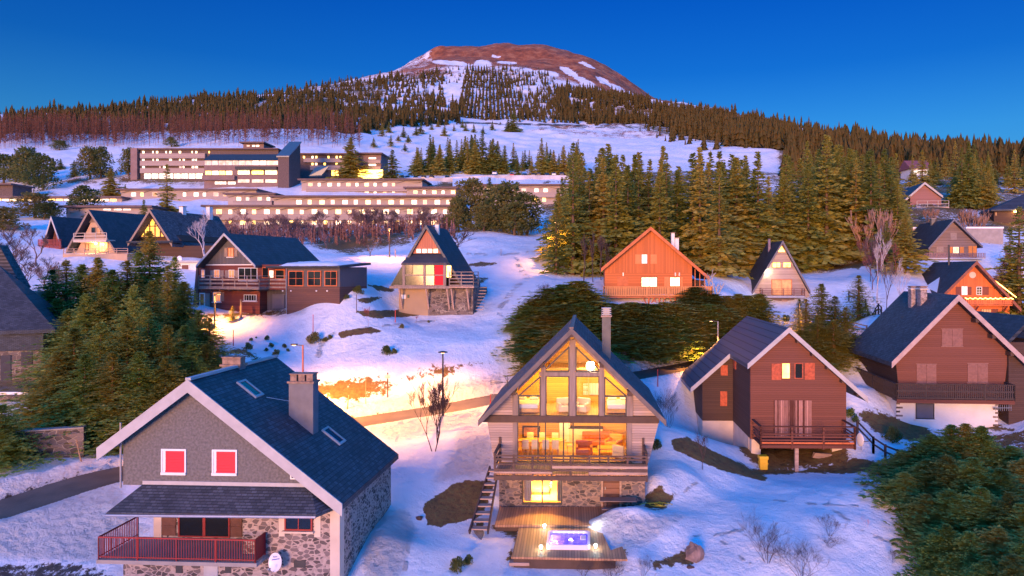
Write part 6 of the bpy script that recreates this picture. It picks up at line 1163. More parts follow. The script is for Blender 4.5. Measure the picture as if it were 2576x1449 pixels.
for nm, lb, rr, Y_, m_ in (('hillside_lodge', 'half hidden pale lodge with red roof among the spruces', ('A3', 1725, 705, 1865, 760), 255, WHITEW), ('hilltop_hut', 'small pink hut on the wooded skyline', ('A3', 985, 442, 1070, 520), 690, mat('pink_render', (.40, .25, .24), .9, .1, .1))):
    a = at(*q(rr[0], rr[1], rr[2]), Y_); b = at(*q(rr[0], rr[3], rr[4]), Y_); e = empty(nm, (a.x, Y_, b.z)); tag(e, lb, 'house'); L = b.x-a.x; H_ = a.z-b.z
    MB().box(0, L, 0, 8, -6, H_).make('wall', m_, e); MB().xprism([(-1, H_), (9, H_), (4, H_+(3.5 if Y_ < 300 else .6))], -.8, L+.8).make('roof', mat('dull_red_roof', (.2, .07, .08), .8, .1, 1) if Y_ < 300 else PKW, e)
    if Y_ < 300:
        for k in range(4): MB().box(L*.1+k*L*.22, L*.1+k*L*.22+1.6, -.05, -.003, .6, H_-.8).make('window', COOL, e)
a = at(*q('A3', 1200, 490), 560); e = empty('pylon_shed', (a.x, 560, a.z-4)); tag(e, 'low grey shed just under the wooded skyline', 'shed'); MB().box(0, 24, 0, 8, -3, 5).make('wall', GREYP, e); MB().xprism([(-.5, 5.02), (8.5, 5.02), (4, 7)], -.5, 24.5).make('roof', SLATE2, e)
# retaining walls on the right slope
for nm, lb, (r_, x0, y0, x1, y1), Y_, m_ in (('retaining_wall', 'peach lit retaining wall behind the grey chalet', ('A3', 1740, 1160, 1850, 1225), 126, MATS['peach_render']), ('retaining_wall', 'grey block retaining wall right of the grey chalet ridge', ('A3', 2140, 1158, 2420, 1212), 124, CONCR)):
    a = at(*q(r_, x0, y0), Y_); b = at(*q(r_, x1, y1), Y_); e = empty(nm, (a.x, Y_, b.z)); tag(e, lb, 'wall'); MB().box(0, b.x-a.x, 0, .6, -1.5, a.z-b.z).make('wall_face', m_, e); MB().box(-.05, b.x-a.x+.05, -.1, .7, a.z-b.z+.002, a.z-b.z+.3).make('snow_cap', SNOWM, e)
# ================================================================ left group of steep chalets
LV = lambda *a, **k: None
h = House('red_balcony_chalet', 'dark steep chalet with a red balcony at the left of the group', 150, 112, -14, -1.5)
W = lambda r, x, y, v=0: h.p(q(r, x, y), v)
vf = -1; ap = W('A1', 386, 1065, vf); eL = W('A1', 322, 1290, vf); eR = W('A1', 466, 1282, vf); h.roof(ap, eL, (eR[0], eL[1]), vf, 11, .22, SLATE2, GREYP, 0); w0 = W('A1', 400, 1305)[1]
gwall(h, [(eL[0]+.4, w0), (eR[0]-.3, w0), (ap[0], ap[1]-.7)], 0, 10, OLDW); MB().box(eL[0]+.8, eR[0]+3, .2, 9, -4, w0-.01).make('base', WHITEW, h.e)
RB = mat('brick_red_rail', (.30, .05, .03), .7, .15, 3); b0, b1 = W('A1', 285, 1300, -1.6)[0], W('A1', 455, 1300, -1.6)[0]; MB().box(b0, b1, -1.6, 0, w0-.2, w0).make('balcony_floor', RB, h.e); h.rail([(b0, -1.5, w0), (b1, -1.5, w0)], 1.3, RB, post=2, rails=2, bal=.3, balw=.2)
MB().box(eL[0]+1.6, eR[0]-1.2, -.05, -.002, w0+.1, w0+2.6).make('door_wall', RB, h.e)
c = W('A1', 330, 1350, .1); MB().ball((c[0], -.1, c[1]), .22).make('wall_lamp', glow('amber_lamp', (1, .42, .08), 25), h.e, smooth=True); lamp(loc(h, c[0], -1.2, c[1]), 140, (1, .45, .1), .3)
h = House('beige_a_frame', 'beige A-frame with white balcony and glowing porch lamp', 270, 107, -14, -2.3)
W = lambda r, x, y, v=0: h.p(q(r, x, y), v)
vf = -1; ap = W('A1', 670, 1015, vf); eL = W('A1', 500, 1320, vf); eR = W('A1', 870, 1318, vf); LB = 14; h.roof(ap, eL, eR, vf, LB, .25, SLATE2, mat('tan_barge', (.25, .18, .14), .7, .1, 3), .05)
w0 = W('A1', 700, 1345)[1]; TAN = mat('tan_render', (.45, .30, .20), .9, .1, .8); gwall(h, [(eL[0]+.4, w0-.5), (eR[0]-.4, w0-.5), (ap[0], ap[1]-.7)], 0, LB-1, TAN)
MB().prism([(W('A1', 625, 1125)[0], W('A1', 0, 1128)[1]), (W('A1', 722, 1125)[0], W('A1', 0, 1128)[1]), (W('A1', 675, 1050)[0], W('A1', 0, 1045)[1])], -.06, -.003).make('gable_boards', GREYW, h.e)
h.wpx('A1', 666, 1066, 692, 1084, -.06, fm=RAILW, pm=WARM, cols=1, t=.05); h.wpx('A1', 692, 1150, 722, 1192, fm=RAILW, pm=DARKG, cols=1); h.wpx('A1', 732, 1150, 762, 1200, fm=RAILW, pm=DIMW, cols=1)
bz = W('A1', 700, 1243, -1.6)[1]; b0, b1 = W('A1', 552, 1240, -1.6)[0], W('A1', 800, 1240, -1.6)[0]; MB().box(b0, b1, -1.6, 0, bz-.35, bz).make('balcony_floor', CREAM, h.e); h.rail([(b0, -1.5, bz), (b1, -1.5, bz)], W('A1', 700, 1192, -1.5)[1]-bz, CREAM, post=2, rails=2)
h.wpx('A1', 748, 1262, 815, 1335, fm=RAILW, pm=WARM, cols=3); h.wpx('A1', 645, 1275, 672, 1320, fm=RAILW, pm=DIMW, cols=1)
c = W('A1', 728, 1272, -.2); MB().ball((c[0], -.3, c[1]), .2).make('porch_lamp', MATS['amber_lamp'], h.e, smooth=True); lamp(loc(h, c[0], -.9, c[1]), 260, (1, .5, .13), .3)
b0, b1 = W('A1', 475, 1340, -2.5)[0], W('A1', 960, 1340, -2.5)[0]; bz = W('A1', 700, 1350, -2.5)[1]; MB().box(b0, b1, -2.5, 0, bz-3, bz).make('terrace_block', TAN, h.e); h.rail([(b0, -2.4, bz), (b1, -2.4, bz)], .8, LIGHTW, post=2, rails=2)
h = House('glass_gable_chalet', 'steep chalet with amber lit glass gable and pale shingle roof', 420, 104, -14, -2.2)
W = lambda r, x, y, v=0: h.p(q(r, x, y), v)
vf = -1; ap = W('A1', 1130, 1012, vf); eL = W('A1', 965, 1272, vf); eR = W('A1', 1300, 1275, vf); LB = 13; h.roof(ap, eL, eR, vf, LB, .25, SHING, mat('tan_barge', (.25, .18, .14)), .05)
w0 = W('A1', 1100, 1350)[1]; w1 = W('A1', 1100, 1240)[1]; gwall(h, [(eL[0]+.3, w1-1), (eR[0]-.3, w1-1), (eR[0]-.3, w1-.2), (ap[0], ap[1]-.7), (eL[0]+.3, w1-.2)], 1.0, LB-.5, BROWND, 'rear_wall'); MB().box(eL[0]+.8, eR[0]+8, 1.1, LB-1, -4, w1-1).make('base', BROWND, h.e)
G2 = [W('A1', x, y, .2) for x, y in ((1008, 1222), (1120, 1060), (1140, 1060), (1245, 1222))]
fr = MB()
for a, b in zip(G2, G2[1:]+G2[:1]): fr.beam((a[0], .2, a[1]), (b[0], .2, b[1]), .16, .16)
for x in (1090, 1130, 1170, 1210): a = W('A1', x, 1222, .2); t_ = W('A1', x, 1060+abs(x-1130)*1.45, .2); fr.beam((a[0], .2, a[1]), (t_[0], .2, t_[1]), .14, .14)
a, b = W('A1', 1055, 1140, .2), W('A1', 1190, 1140, .2); fr.beam((a[0], .2, a[1]), (b[0], .2, b[1]), .16, .16)
o = fr.make('window_wall', RAILW, h.e); MB().prism(G2, .26, .3).make('pane', glow('amber_gable_glow', (1, .45, .05), 1.8, .8), o)
MB().box(W('A1',960,1240,-1)[0], W('A1',1310,1240,-1)[0], -1.2, .9, w1-.6, w1-.3).make('balcony_floor', SLATE2, h.e)
chimney(h, ap[0]-.4, ap[0]+.3, 5, 5.7, ap[1]-.4, ap[1]+.9, WHITEP, CLAY); chimney(h, ap[0]+.2, ap[0]+.9, 10, 10.7, ap[1]-.8, ap[1]+1.3, WHITEP, CLAY)
h = House('white_annexe', 'low white flat-roofed annexe with a brown door', 460, 98, -5, -.5, 'building')
W = lambda r, x, y, v=0: h.p(q(r, x, y), v)
a, b = W('B1', 1240, 275), W('B1', 1520, 275); MB().box(a[0]+1, b[0], 0, 6, -5, a[1]-.15).make('wall', WHITEW, h.e); MB().box(a[0]-.3, b[0]+.3, -.6, 6.3, a[1]-.14, a[1]+.12).make('roof', GREYP, h.e); h.wpx('B1', 1370, 298, 1428, 390, fm=WHITEP, pm=mat('brown_door', (.14, .05, .035)), cols=1, name='door')
c = W('B1', 1355, 258, 1); MB().ball((c[0], 1, c[1]), .5, (.9, .3, 1)).make('satellite_dish', MATS['dish_white'], h.e, smooth=True)
h = House('grey_outbuilding', 'dark corner of the roof and shed beyond the right house', 2570, 57, 0, 12, 'building')
a = h.p(q('B3',2450,880)); h.roof(h.p(q('B3',2640,690)), a, h.p(q('B3',2900,880)), 0, 8, .25, SLATE2); MB().box(h.p(q('B3',2490,1000))[0], h.p(q('B3',2800,1000))[0], .5, 7, -3, a[1]-.1).make('wall', BROWND, h.e)
# ================================================================ hotel complex up the slope
HOTW = mat('brown_hotel_cladding', (.20, .13, .125), .85, .15, .5, .2, 2); HOTB = planks('rose_grey_balcony_boards', (.34, .265, .235), .35, 'Z', .12, .8, .6); HOTD = mat('dark_hotel_brick', (.11, .075, .07), .85, .3, 2.5); HOTR = mat('flat_roof_felt', (.13, .085, .08), .9, .15, .5); HPALE = mat('rose_hotel_render', (.36, .29, .26), .85, .1, .3)
BLUER = mat('blue_grey_zinc', (.045, .085, .14), .35, .12, .8)
WHITEL = glow('white_hotel_light', (1.0, .78, .55), 2.3, 2); YELL = glow('yellow_hotel_light', (1.0, .58, .10), 3.0, 2); PINKL = glow('rose_window_blind', (.75, .48, .42), .8, .6)
rH = random.Random(5)
def A(x, y): return q('A1', x, y)
def wing(name, label, x0, x1, yt, yb, Y, depth=10, rows=(), bands=(), scallop=None, wallm=None, over=.8, cat='hotel wing', roof=True, group=None, yr=None):
    h = House(name, label, q('A1', x0, 0)[0], Y, 0, 0, cat, group); zb = at(0, A(0, yb)[1], Y).z; h.zb = zb; h.e.location.z = zb
    W = lambda x, y, v=0: h.p(A(x, y), v); L = W(x1, yt)[0]; H_ = W(x0, yt)[1]
    MB().box(0, L, 0, depth, -6, H_).make('wall', wallm or HPALE, h.e)
    if roof: MB().box(-over, L+over, -over-.8, depth+.5, H_+.002, H_+.5).make('roof', HOTR, h.e)
    if scallop:
        step, ph, dp = scallop; n = int(L/.35); pts = [(0, H_)]; zz = W(0, yt+dp)[1]-H_
        pts += [(L*k/n, H_-.15+zz*(.5+.5*math.cos(2*math.pi*(L*k/n)/(W(x0+step, yt)[0])+ph))) for k in range(n+1)]+[(L, H_)]
        MB().prism(pts, -.55, -.35).make('scalloped_fascia', HOTB, h.e)
    for (y0, y1, xa, xb) in bands: a, b = W(xa, y1, -1.2), W(xb, y0, -1.2); MB().box(a[0], b[0], -1.2, -.002, a[1], b[1]).make('balcony', HOTB, h.e)
    for (y0, y1, xs, w, pal, fm) in rows:
        for i, x in enumerate(xs):
            ww = w[i % len(w)] if isinstance(w, (list, tuple)) else w; a, b = W(x, y1), W(x+ww, y0); pm = rH.choice(pal)
            o = MB().box(a[0], b[0], -.08, -.003, a[1], b[1]).make('window', fm, h.e); MB().box(a[0]+.12, b[0]-.12, -.1, -.082, a[1]+.1, b[1]-.1).make('pane', pm, o)
    return h, W
PL = [WHITEL, WHITEL, PALE, COOL, PINKL]; PY = [WHITEL, PALE, YELL, WHITEL, COOL, PINKL, DIMW]
fr_ = lambda a, b, s: [a+s*k for k in range(int((b-a)/s)+1)]
h, W = wing('hotel_block', 'four storey hotel block with three balcony bands and lit ground floor', 1005, 2100, 565, 795, 252, 14, over=.3,
    rows=[(572, 592, [1072, 1148, 1176, 1248, 1276, 1347, 1444, 1472, 1572], [22, 14, 20, 14, 20], [YELL, WHITEL, PALE], RAILW), (632, 650, [1070, 1150, 1178, 1276, 1350, 1378, 1446, 1474], [24, 14, 20], PL, RAILW), (686, 705, [1072, 1200, 1230, 1350, 1378, 1446, 1472], [24, 16, 22], PL, RAILW),
          (742, 782, fr_(1088, 1480, 56), 52, [COOL, COOL, PALE], WHITEP)], bands=[(590, 628, 1055, 1545), (647, 684, 1055, 1545), (702, 740, 1055, 1545)], wallm=HOTD)
MB().box(-.1, W(1052, 0)[0], -1.4, -.01, -4, W(0, 556)[1]).make('end_wall', HOTW, h.e); MB().box(W(1240,0)[0], W(1560,0)[0], 1, 6, W(0, 565)[1]+.5, W(0, 548)[1]+.3)
wing('hotel_penthouse', 'small rooftop block with chimneys above the four storey hotel', 1835, 1990, 518, 600, 258, 8, rows=[(527, 543, [1860, 1900, 1930], 28, PL, RAILW)], wallm=HOTW, cat='building')
h, W = wing('hotel_centre', 'central hotel block with wide lit window strips and slate roof', 1540, 2097, 640, 895, 238, 14, wallm=HOTW, roof=False,
    rows=[(645, 680, [1545, 1598, 1650, 1702, 1755, 1803, 1855, 1905, 1958, 2010, 2052], [50, 48, 50, 50, 46], [PINKL, PINKL, COOL, PINKL], WHITEP), (722, 755, [1548, 1600, 1652, 1704], 70 and 51, [YELL, PALE, WHITEL], RAILW), (720, 752, [1793, 1898, 2000], 93, [YELL, PALE], RAILW), (785, 815, [1793, 1898, 2000], 93, [PINKL], RAILW), (803, 827, [1620, 1718], [90, 62], [COOL], RAILW), (858, 890, [1800, 1902, 2004], 90, [PINKL, COOL], RAILW)])
a, b, c, d = W(1535, 642, -.8), W(2097, 645, -.8), W(1590, 598, 8), W(2097, 598, 8)
MB().add([(a[0], -.8, a[1]), (b[0], -.8, a[1]), (d[0]+2, 8, c[1]), (c[0], 8, c[1]), (a[0], 14, a[1]), (b[0], 14, a[1])], [(0, 1, 2, 3), (3, 2, 5, 4), (0, 3, 4), (1, 5, 2)]).make('roof', SLATE2, h.e)
MB().box(W(1785,0,-1)[0], W(2097,0,-1)[0], -2.2, -.01, W(0, 712, -2)[1], W(0, 690, -2)[1]).make('slate_band', SLATE2, h.e)
MB().box(W(1540,0)[0], W(1782,0)[0], -1.5, -.01, W(0, 795)[1], W(0, 760)[1]).make('overhang', HOTW, h.e)
h, W = wing('hotel_tower', 'brown hotel lift tower with a steep blue sloping roof', 2097, 2180, 614, 900, 235, 10, wallm=HOTD, roof=False)
L = W(2180, 0)[0]; z0 = W(0, 614)[1]; z1 = at(0, A(0, 509)[1], 245).z-h.zb
MB().xprism([(0.01, z0), (10, z0), (10, z1-.2)], .01, L-.01).make('gable', HOTD, h.e); MB().xprism([(-.6, z0-.35), (10.4, z1), (10.4, z1+.4), (-.6, z0+.1)], -.3, L+.3).make('roof', BLUER, h.e)
wing('hotel_block', 'upper hotel block right of the tower behind the tall spruce', 2265, 2790, 603, 790, 262, 12, wallm=HOTD, rows=[(610, 630, [2285, 2350, 2378, 2470, 2532, 2560], 18, [WHITEL, YELL], RAILW), (662, 682, [2348, 2376, 2440, 2530], 20, [WHITEL, YELL], RAILW), (716, 762, [2500, 2530], 28, [YELL, WHITEL], RAILW)], bands=[(628, 658, 2290, 2700), (682, 716, 2340, 2700)])
wing('hotel_block', 'square end block with chimney and three balconies above the car park', 2705, 2875, 600, 770, 255, 10, wallm=HOTW, rows=[(620, 636, [2780], 60, [COOL], RAILW), (670, 687, [2780], 60, [COOL], RAILW), (724, 742, [2780], 60, [COOL], RAILW)], bands=[(640, 665, 2775, 2870), (690, 717, 2775, 2870)])
e = at(*A(2330, 760), 244); e_ = empty('entrance_canopy', e); tag(e_, 'blue pointed entrance canopy beside the hotel tower', 'canopy'); s_ = 244/FP*.3334
MB().add([(0, 0, 0), (8*s_*12, 0, .2), (155*s_, 0, 77*s_), (0, 6, 80*s_), (0, .4, -.3), (8*s_*12, .4, -.1), (155*s_, .4, 75*s_), (0, 6.4, 78*s_)], [(0, 1, 2, 3), (7, 6, 5, 4), (0, 4, 5, 1), (1, 5, 6, 2), (2, 6, 7, 3), (3, 7, 4, 0)]).make('roof', BLUER, e_); MB().box(15, 24, 7.5, 8, -1, 3.2).make('lit_glazing', YELL, e_)
SP = 84.
wing('terraced_wing', 'long scalloped terrace wing just below the car park', 2275, 3185, 797, 905, 228, 12, rows=[(814, 842, fr_(2325, 2600, 73)+fr_(2612, 2990, 69), [34, 24], PY, WHITEP), (880, 906, fr_(2325, 2600, 73)+fr_(2612, 2990, 69), [34, 24], PY, WHITEP)], bands=[(838, 878, 2308, 3075)], scallop=(144, 0, 14))
wing('terraced_wing', 'scalloped wing stepping down at the right below the lawn', 3068, 3440, 858, 960, 222, 11, rows=[(870, 898, fr_(3118, 3420, 71), [34, 24], PY, WHITEP)], bands=[(896, 912, 3075, 3440)], scallop=(142, 1, 12))
wing('terraced_wing', 'scalloped wing left of the big spruce below the central block', 915, 1940, 872, 1000, 218, 12, rows=[(886, 918, [990, 1060, 1150, 1380, 1462, 1530, 1612, 1684], [38, 26], PY, WHITEP), (958, 985, [990, 1062, 1150, 1380, 1465, 1535, 1615, 1684], [38, 26], PY, WHITEP)], bands=[(915, 957, 958, 1720)], scallop=(150, 0, 14))
wing('terraced_wing', 'short scalloped wing with rose balcony under the central block', 1720, 2075, 905, 1000, 205, 11, rows=[(920, 950, [1785, 1855, 1942, 2012], [36, 28], PL, WHITEP)], bands=[(948, 986, 1758, 2050)], scallop=(150, 0, 13))
wing('terraced_wing', 'long scalloped wing above the bare trees', 2066, 3440, 925, 1030, 200, 12, rows=[(942, 976, fr_(2235, 3400, 87), [42, 30], PY, WHITEP)], bands=[(976, 992, 2200, 3440)], scallop=(174, 0, 14))
wing('terraced_wing', 'lowest scalloped wing with yellow lit windows behind the bare trees', 1560, 3430, 998, 1170, 182, 12, rows=[(1013, 1052, fr_(1632, 3400, 90), [44, 32], [WHITEL, YELL, PALE, WHITEL, DARKG], WHITEP), (1098, 1130, fr_(1632, 3400, 90), [42, 30], [WHITEL, YELL, DARKG, PALE], WHITEP)], bands=[(1048, 1094, 1600, 3430)], scallop=(180, 0, 16))
wing('low_gallery', 'long low gallery with a lit window strip left of the hotel', -400, 920, 930, 976, 214, 8, rows=[(934, 953, fr_(-330, 860, 58), 52, [YELL, COOL, PALE], WHITEP)], wallm=HPALE)
h, W = wing('terraced_wing', 'wing under a thick snow bank right of the pines', 3560, 4290, 838, 968, 214, 12, rows=[(856, 884, [3660, 3935, 4030, 4100], 34, PL, WHITEP), (926, 956, [3700, 4030, 4090], 30, [COOL, YELL], WHITEP)], bands=[(886, 924, 3900, 4290)], scallop=(160, 0, 14))
wing('hotel_storehouse', 'small dark storehouse at the left end of the gallery', -60, 95, 832, 905, 222, 8, wallm=HOTD, cat='building')
wing('terraced_wing', 'flat roofed low wing behind the left chalets', 500, 1150, 1003, 1060, 165, 10, rows=[(1008, 1022, [780, 860, 930], 60, [COOL], WHITEP)])
# ================================================================ lamps, signs and stakes
def lamppost(px, Yb, top, label, en, arm=0, ly=0, m=DARKM, col=(1, .37, .06), head='arm', spot=158):
    b = G(px, Yb, False); zt_ = at(px, top, Yb).z; e = empty('street_lamp', b); tag(e, label, 'street lamp'); H_ = zt_-b.z
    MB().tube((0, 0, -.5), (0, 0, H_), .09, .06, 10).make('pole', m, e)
    if arm: MB().beam((0, 0, H_-.05), (arm*.6, 0, H_+.02), .06).box(arm*.5, arm*1.0, -.13, .13, H_, H_+.09).make('lamp_head', DARKM, e)
    else: MB().lathe([(.08, 0), (.38, .04), (.38, .09), (.12, .16)], (0, 0, H_), 16).make('lamp_head', DARKM, e)
    x = arm*.75 if arm else 0; MB().box(x-.12, x+.12, -.09, .09, H_-.03, H_-.003).make('lamp_glass', glow('sodium_lamp', (1, .55, .2), 5), e)
    l = bpy.data.lights.new('street_light', 'SPOT'); l.energy = en; l.color = col; l.spot_size = math.radians(spot); l.spot_blend = .7; l.shadow_soft_size = .15; o = bpy.data.objects.new('street_light', l); C.objects.link(o); o.location = b+Vector((x, ly, H_-.08)); return o
lamppost(1114, 55, 888, 'dark street lamp with flat round head beside the bare tree on the road bank', 4200, ly=3.2)
lamppost(762, 53, 868, 'street lamp with orange lit pole behind the slate roof chimney', 16000, -.9, .8, mat('orange_lit_pole', (.5, .12, .05), .5, .1, 2))  # orange lamplight on the pole is put into its base colour
lamppost(1806, 69.5, 808, 'pale street lamp with short arm above the hedge behind the ribbed roof', 9000, -.9, -1.6, STEEL, spot=104)
lamppost(980, 100, 576, 'tall thin lamp post on the upper road left of the red curtain chalet', 5000, 0, 0, RAILW)
lamppost(540, 71, 740, 'street lamp hidden behind the left conifers by the brown chalet', 3200, .6)
lamppost(1405, 101, 560, 'street lamp half hidden by the spruce wood at the end of the upper road', 2400, -.6)
lamppost(2010, 76, 760, 'street lamp behind the ribbed roof where the cars stand', 2500, .6)
def post(r, x, y0, y1, label, m, w=.05, name='snow_stake', tilt=0, Y=None, cat='stake', group='snow stakes along the slopes'):
    b = hit(*q(r, x, y1)) if Y is None else G(q(r, x, y1)[0], Y, False); H_ = (q(r, 0, y1)[1]-q(r, 0, y0)[1])/FP*b.y; e = MB().tube((0, 0, -.3), (tilt, 0, H_), w, w*.8, 7).tube((tilt, 0, H_), (tilt, 0, H_+.06), w*1.3, w*.6, 7).make(name, m, None, loc=b); tag(e, label, cat, group); return e
SRED = mat('stake_red', (.5, .04, .03), .6, .2, 3); SWD = mat('stake_wood', (.30, .18, .10), .8, .2, 3)
for r_, x, y0, y1, lb, m_, w_ in (('B2', 115, 530, 665, 'thin dark stake left of the red curtain chalet', RAILW, .04), ('B2', 408, 635, 725, 'short red stake in front of the beige base', SRED, .045), ('B2', 1126, 1283, 1365, 'red snow stake at the road left of the glass gable', SRED, .05), ('B2', 2388, 1105, 1230, 'red snow stake at the road right of the glass gable', SRED, .05), ('B2', 1205, 188, 235, 'small stake on the upper road', SWD, .05), ('B2', 408, 200, 262, 'small stake beside the tall thin lamp post', SWD, .05),
    ('B1', 1625, 580, 675, 'dark stake in front of the brown chalet window', RAILW, .06), ('B1', 1817, 555, 690, 'thick tan post in front of the brown chalet', SWD, .12), ('B1', 1760, 805, 920, 'dark red stake above the gully', SRED, .045), ('B1', 2362, 685, 825, 'tall thin stake in the middle of the snow field', SRED, .04), ('C2', 42, 110, 205, 'leaning wooden stake on the glowing road bank', SWD, .05), ('B2', 185, 1150, 1345, 'tall thin stick on the glowing road bank', SWD, .03), ('C1', 620, 440, 600, 'leaning pale stake in front of the low stone wall', SWD, .05), ('C1', 328, 500, 562, 'short dark stake before the low stone wall', RAILW, .05)):
    post(r_, x, y0, y1, lb, m_, w_, tilt=-.35 if lb.startswith('leaning pale') else .15 if 'leaning' in lb else 0)
def sign(r, x, ys0, ys1, y1, wz, label, lines):
    b = hit(*q(r, x, y1)); s_ = b.y/FP*.3334; H_ = (y1-ys0)*s_; e = empty('road_sign', b); tag(e, label, 'sign'); MB().tube((0, 0, -.3), (0, 0, H_+.15), .06, n=8).make('post', BEAMW, e)
    o = MB().box(-wz*s_/2, wz*s_/2, -.1, -.06, H_-(ys1-ys0)*s_, H_).make('panel', mat('cream_sign', (.75, .66, .5), .5, .03, 2), e, bevel=.02)
    lt = MB(); hh = (ys1-ys0)*s_
    for k, (c, w) in enumerate(lines):
        z = H_-hh*(.3+.34*k); n = max(3, int(w*8)); ww = wz*s_*w
        for i in range(n): x_ = c*wz*s_-ww/2+ww*(i+.1)/n; lt.box(x_, x_+ww/n*.7, -.108, -.101, z-hh*.09, z+hh*.08)
    lt.make('lettering', DARKM, o)
sign('B2', 350, 1138, 1167, 1308, 46, 'small cream sign board on a post at the glowing road bank', [(.08, .35), (.08, .6)]); sign('B1', 2156, 1085, 1115, 1175, 26, 'small yellow lit sign behind the slate roof', [(0, .5)])
# ================================================================ fences
def fence(pts, label, m, post_=1.7, H_=1.1, rails=2):
    P3 = [hit(*q(*p_)) for p_ in pts]; o0 = P3[0]; e = empty('wooden_fence', o0); tag(e, label, 'fence'); po = MB(); ra = MB()
    for a, b in zip(P3, P3[1:]):
        n = max(1, round((b-a).length/post_)); pr = None
        for k in range(n+1):
            c = a.lerp(b, k/n); c.z = float(ground_z(c.x, c.y, False)); c = c-o0; po.box(c.x-.07, c.x+.07, c.y-.07, c.y+.07, c.z-.3, c.z+H_+.1)
            if pr is not None:
                for j in range(rails): z = H_*(1-j*.42); ra.beam(pr+Vector((0, 0, z)), c+Vector((0, 0, z)), .06, .12)
            pr = c
    po.make('fence_posts', m, e); ra.make('rail', m, e)
DF = mat('dark_fence_wood', (.04, .028, .03), .8, .2, 3)
fence([('C3', 1320, 400), ('C3', 1440, 525), ('C3', 1625, 620), ('C3', 1720, 700)], 'dark two-rail fence running down from the pillared balcony', DF)
fence([('B3', 1255, 575), ('B3', 1380, 630), ('B3', 1500, 700)], 'dark fence across the snow slope below the birches', DF, 2.2)
fence([('B3', 1245, 815), ('B3', 1390, 840)], 'pale low fence above the parked car', SWD, 2, .9)
# ================================================================ cars
def car(loc_, rz, m, label, group=None, src=None):
    if src is None:
        e = empty('parked_car', loc_, rz)
        def sec(x, w, z0, z1, zr, wr): return [(x, -w, z0), (x, w, z0), (x, w, z1), (x, wr, zr), (x, -wr, zr), (x, -w, z1)]
        S = [sec(-2.1, .72, .35, .75, .82, .6), sec(-1.9, .84, .28, .88, .95, .66), sec(-1.35, .88, .25, .92, 1.42, .62), sec(-.4, .88, .25, .94, 1.48, .63), sec(.45, .88, .25, .94, 1.42, .6), sec(1.1, .88, .25, .92, .98, .66), sec(1.85, .84, .28, .78, .84, .66), sec(2.1, .7, .35, .62, .7, .55)]
        vs = [p_ for s_ in S for p_ in s_]; fs = [(k*6+i, k*6+(i+1) % 6, (k+1)*6+(i+1) % 6, (k+1)*6+i) for k in range(7) for i in range(6)]+[(5, 4, 3, 2, 1, 0), tuple(range(42, 48))]
        MB().add(vs, fs).make('body', m, e, bevel=.04)
        for sgn in (-1, 1): MB().add([(-1.5, sgn*.868, .98), (1.0, sgn*.868, .98), (.45, sgn*.70, 1.36), (-1.2, sgn*.70, 1.36)], [(0, 1, 2, 3)]).make('side_window', DARKG, e)
        MB().add([(1.12, -.62, 1.0), (1.12, .62, 1.0), (.52, .56, 1.42), (.52, -.56, 1.42)], [(0, 1, 2, 3)]).make('windscreen', DARKG, e)
        MB().add([(-1.86, -.6, 1.0), (-1.86, .6, 1.0), (-1.38, .56, 1.40), (-1.38, -.56, 1.40)], [(0, 1, 2, 3)]).make('rear_window', DARKG, e)
        for x in (-1.3, 1.3):
            for y in (-.86, .7): o = MB().tube((x, y, .32), (x, y+.18, .32), .32, n=16).make('wheel', mat('tyre_rubber', (.02, .02, .02), .9), e); MB().tube((x, y-.012, .32), (x, y+.192, .32), .18, n=12).make('rim', STEEL, o)
        for y in (-.55, .55): MB().ball((2.04, y, .62), .12, (.5, 1.4, .8)).make('headlight', mat('headlight_lens', (.7, .68, .62), .15, .05, 2), e, smooth=True)
    else:
        e = copy_tree(src); e.location = loc_; e.rotation_euler = (0, 0, rz); b = [c for c in e.children if c.name.startswith('body')][0]; b.data = b.data.copy(); b.data.materials[0] = m
    tag(e, label, 'car', group); return e
CARM = [mat('dark_blue_car_paint', (.02, .03, .06), .3, .05, 1), mat('black_car_paint', (.012, .012, .015), .3, .05, 1), mat('silver_car_paint', (.32, .33, .36), .3, .05, 1, metal=.4), mat('white_car_paint', (.6, .6, .6), .35, .05, 1), mat('red_car_paint', (.5, .02, .03), .35, .05, 1)]
b = hit(*q('B3',1275,975)); c0 = car(b+Vector((.3, .8, 0)), math.radians(-95), CARM[0], 'dark car with glinting headlight tucked between conifer and large brown house')
k = 0
for x, y, mi, lb in ((190, 790, 3, 'white car'), (245, 788, 2, 'silver car'), (295, 790, 1, 'black car'), (370, 778, 3, 'white car behind the small spruce'), (462, 790, 1, 'black car right of the small spruce'), (505, 792, 0, 'dark blue car'), (562, 793, 1, 'black car'), (625, 792, 0, 'dark blue car'), (685, 792, 1, 'black car'), (800, 790, 1, 'dark car at the end of the row'), (1160, 760, 3, 'white car near the red one'), (1290, 775, 4, 'red car'), (1385, 773, 1, 'black car right of the red one'), (1450, 774, 0, 'dark blue car'), (1490, 768, 1, 'black car'), (1550, 770, 0, 'dark blue car'), (1605, 768, 2, 'silver estate car'), (1665, 768, 0, 'dark blue car at the right end')):
    px, py = q('A2', x, y); Yc = 258+(x % 3); base = at(px, py-.5, Yc)
    lbl = lb+' in the hotel car park, number %s from its pines' % k if False else lb+' parked above the hotel wings'
    o = car(base, math.radians(90 if k % 3 else -80), CARM[mi], lbl, 'cars in the hotel car park', c0); k += 1
px0, px1 = q('A2', 100, 0)[0], q('A2', 1760, 0)[0]; zA = at(0, q('A2', 0, 790)[1], 258).z; zB = at(0, q('A2', 0, 772)[1], 258).z
vs = []; n = 40
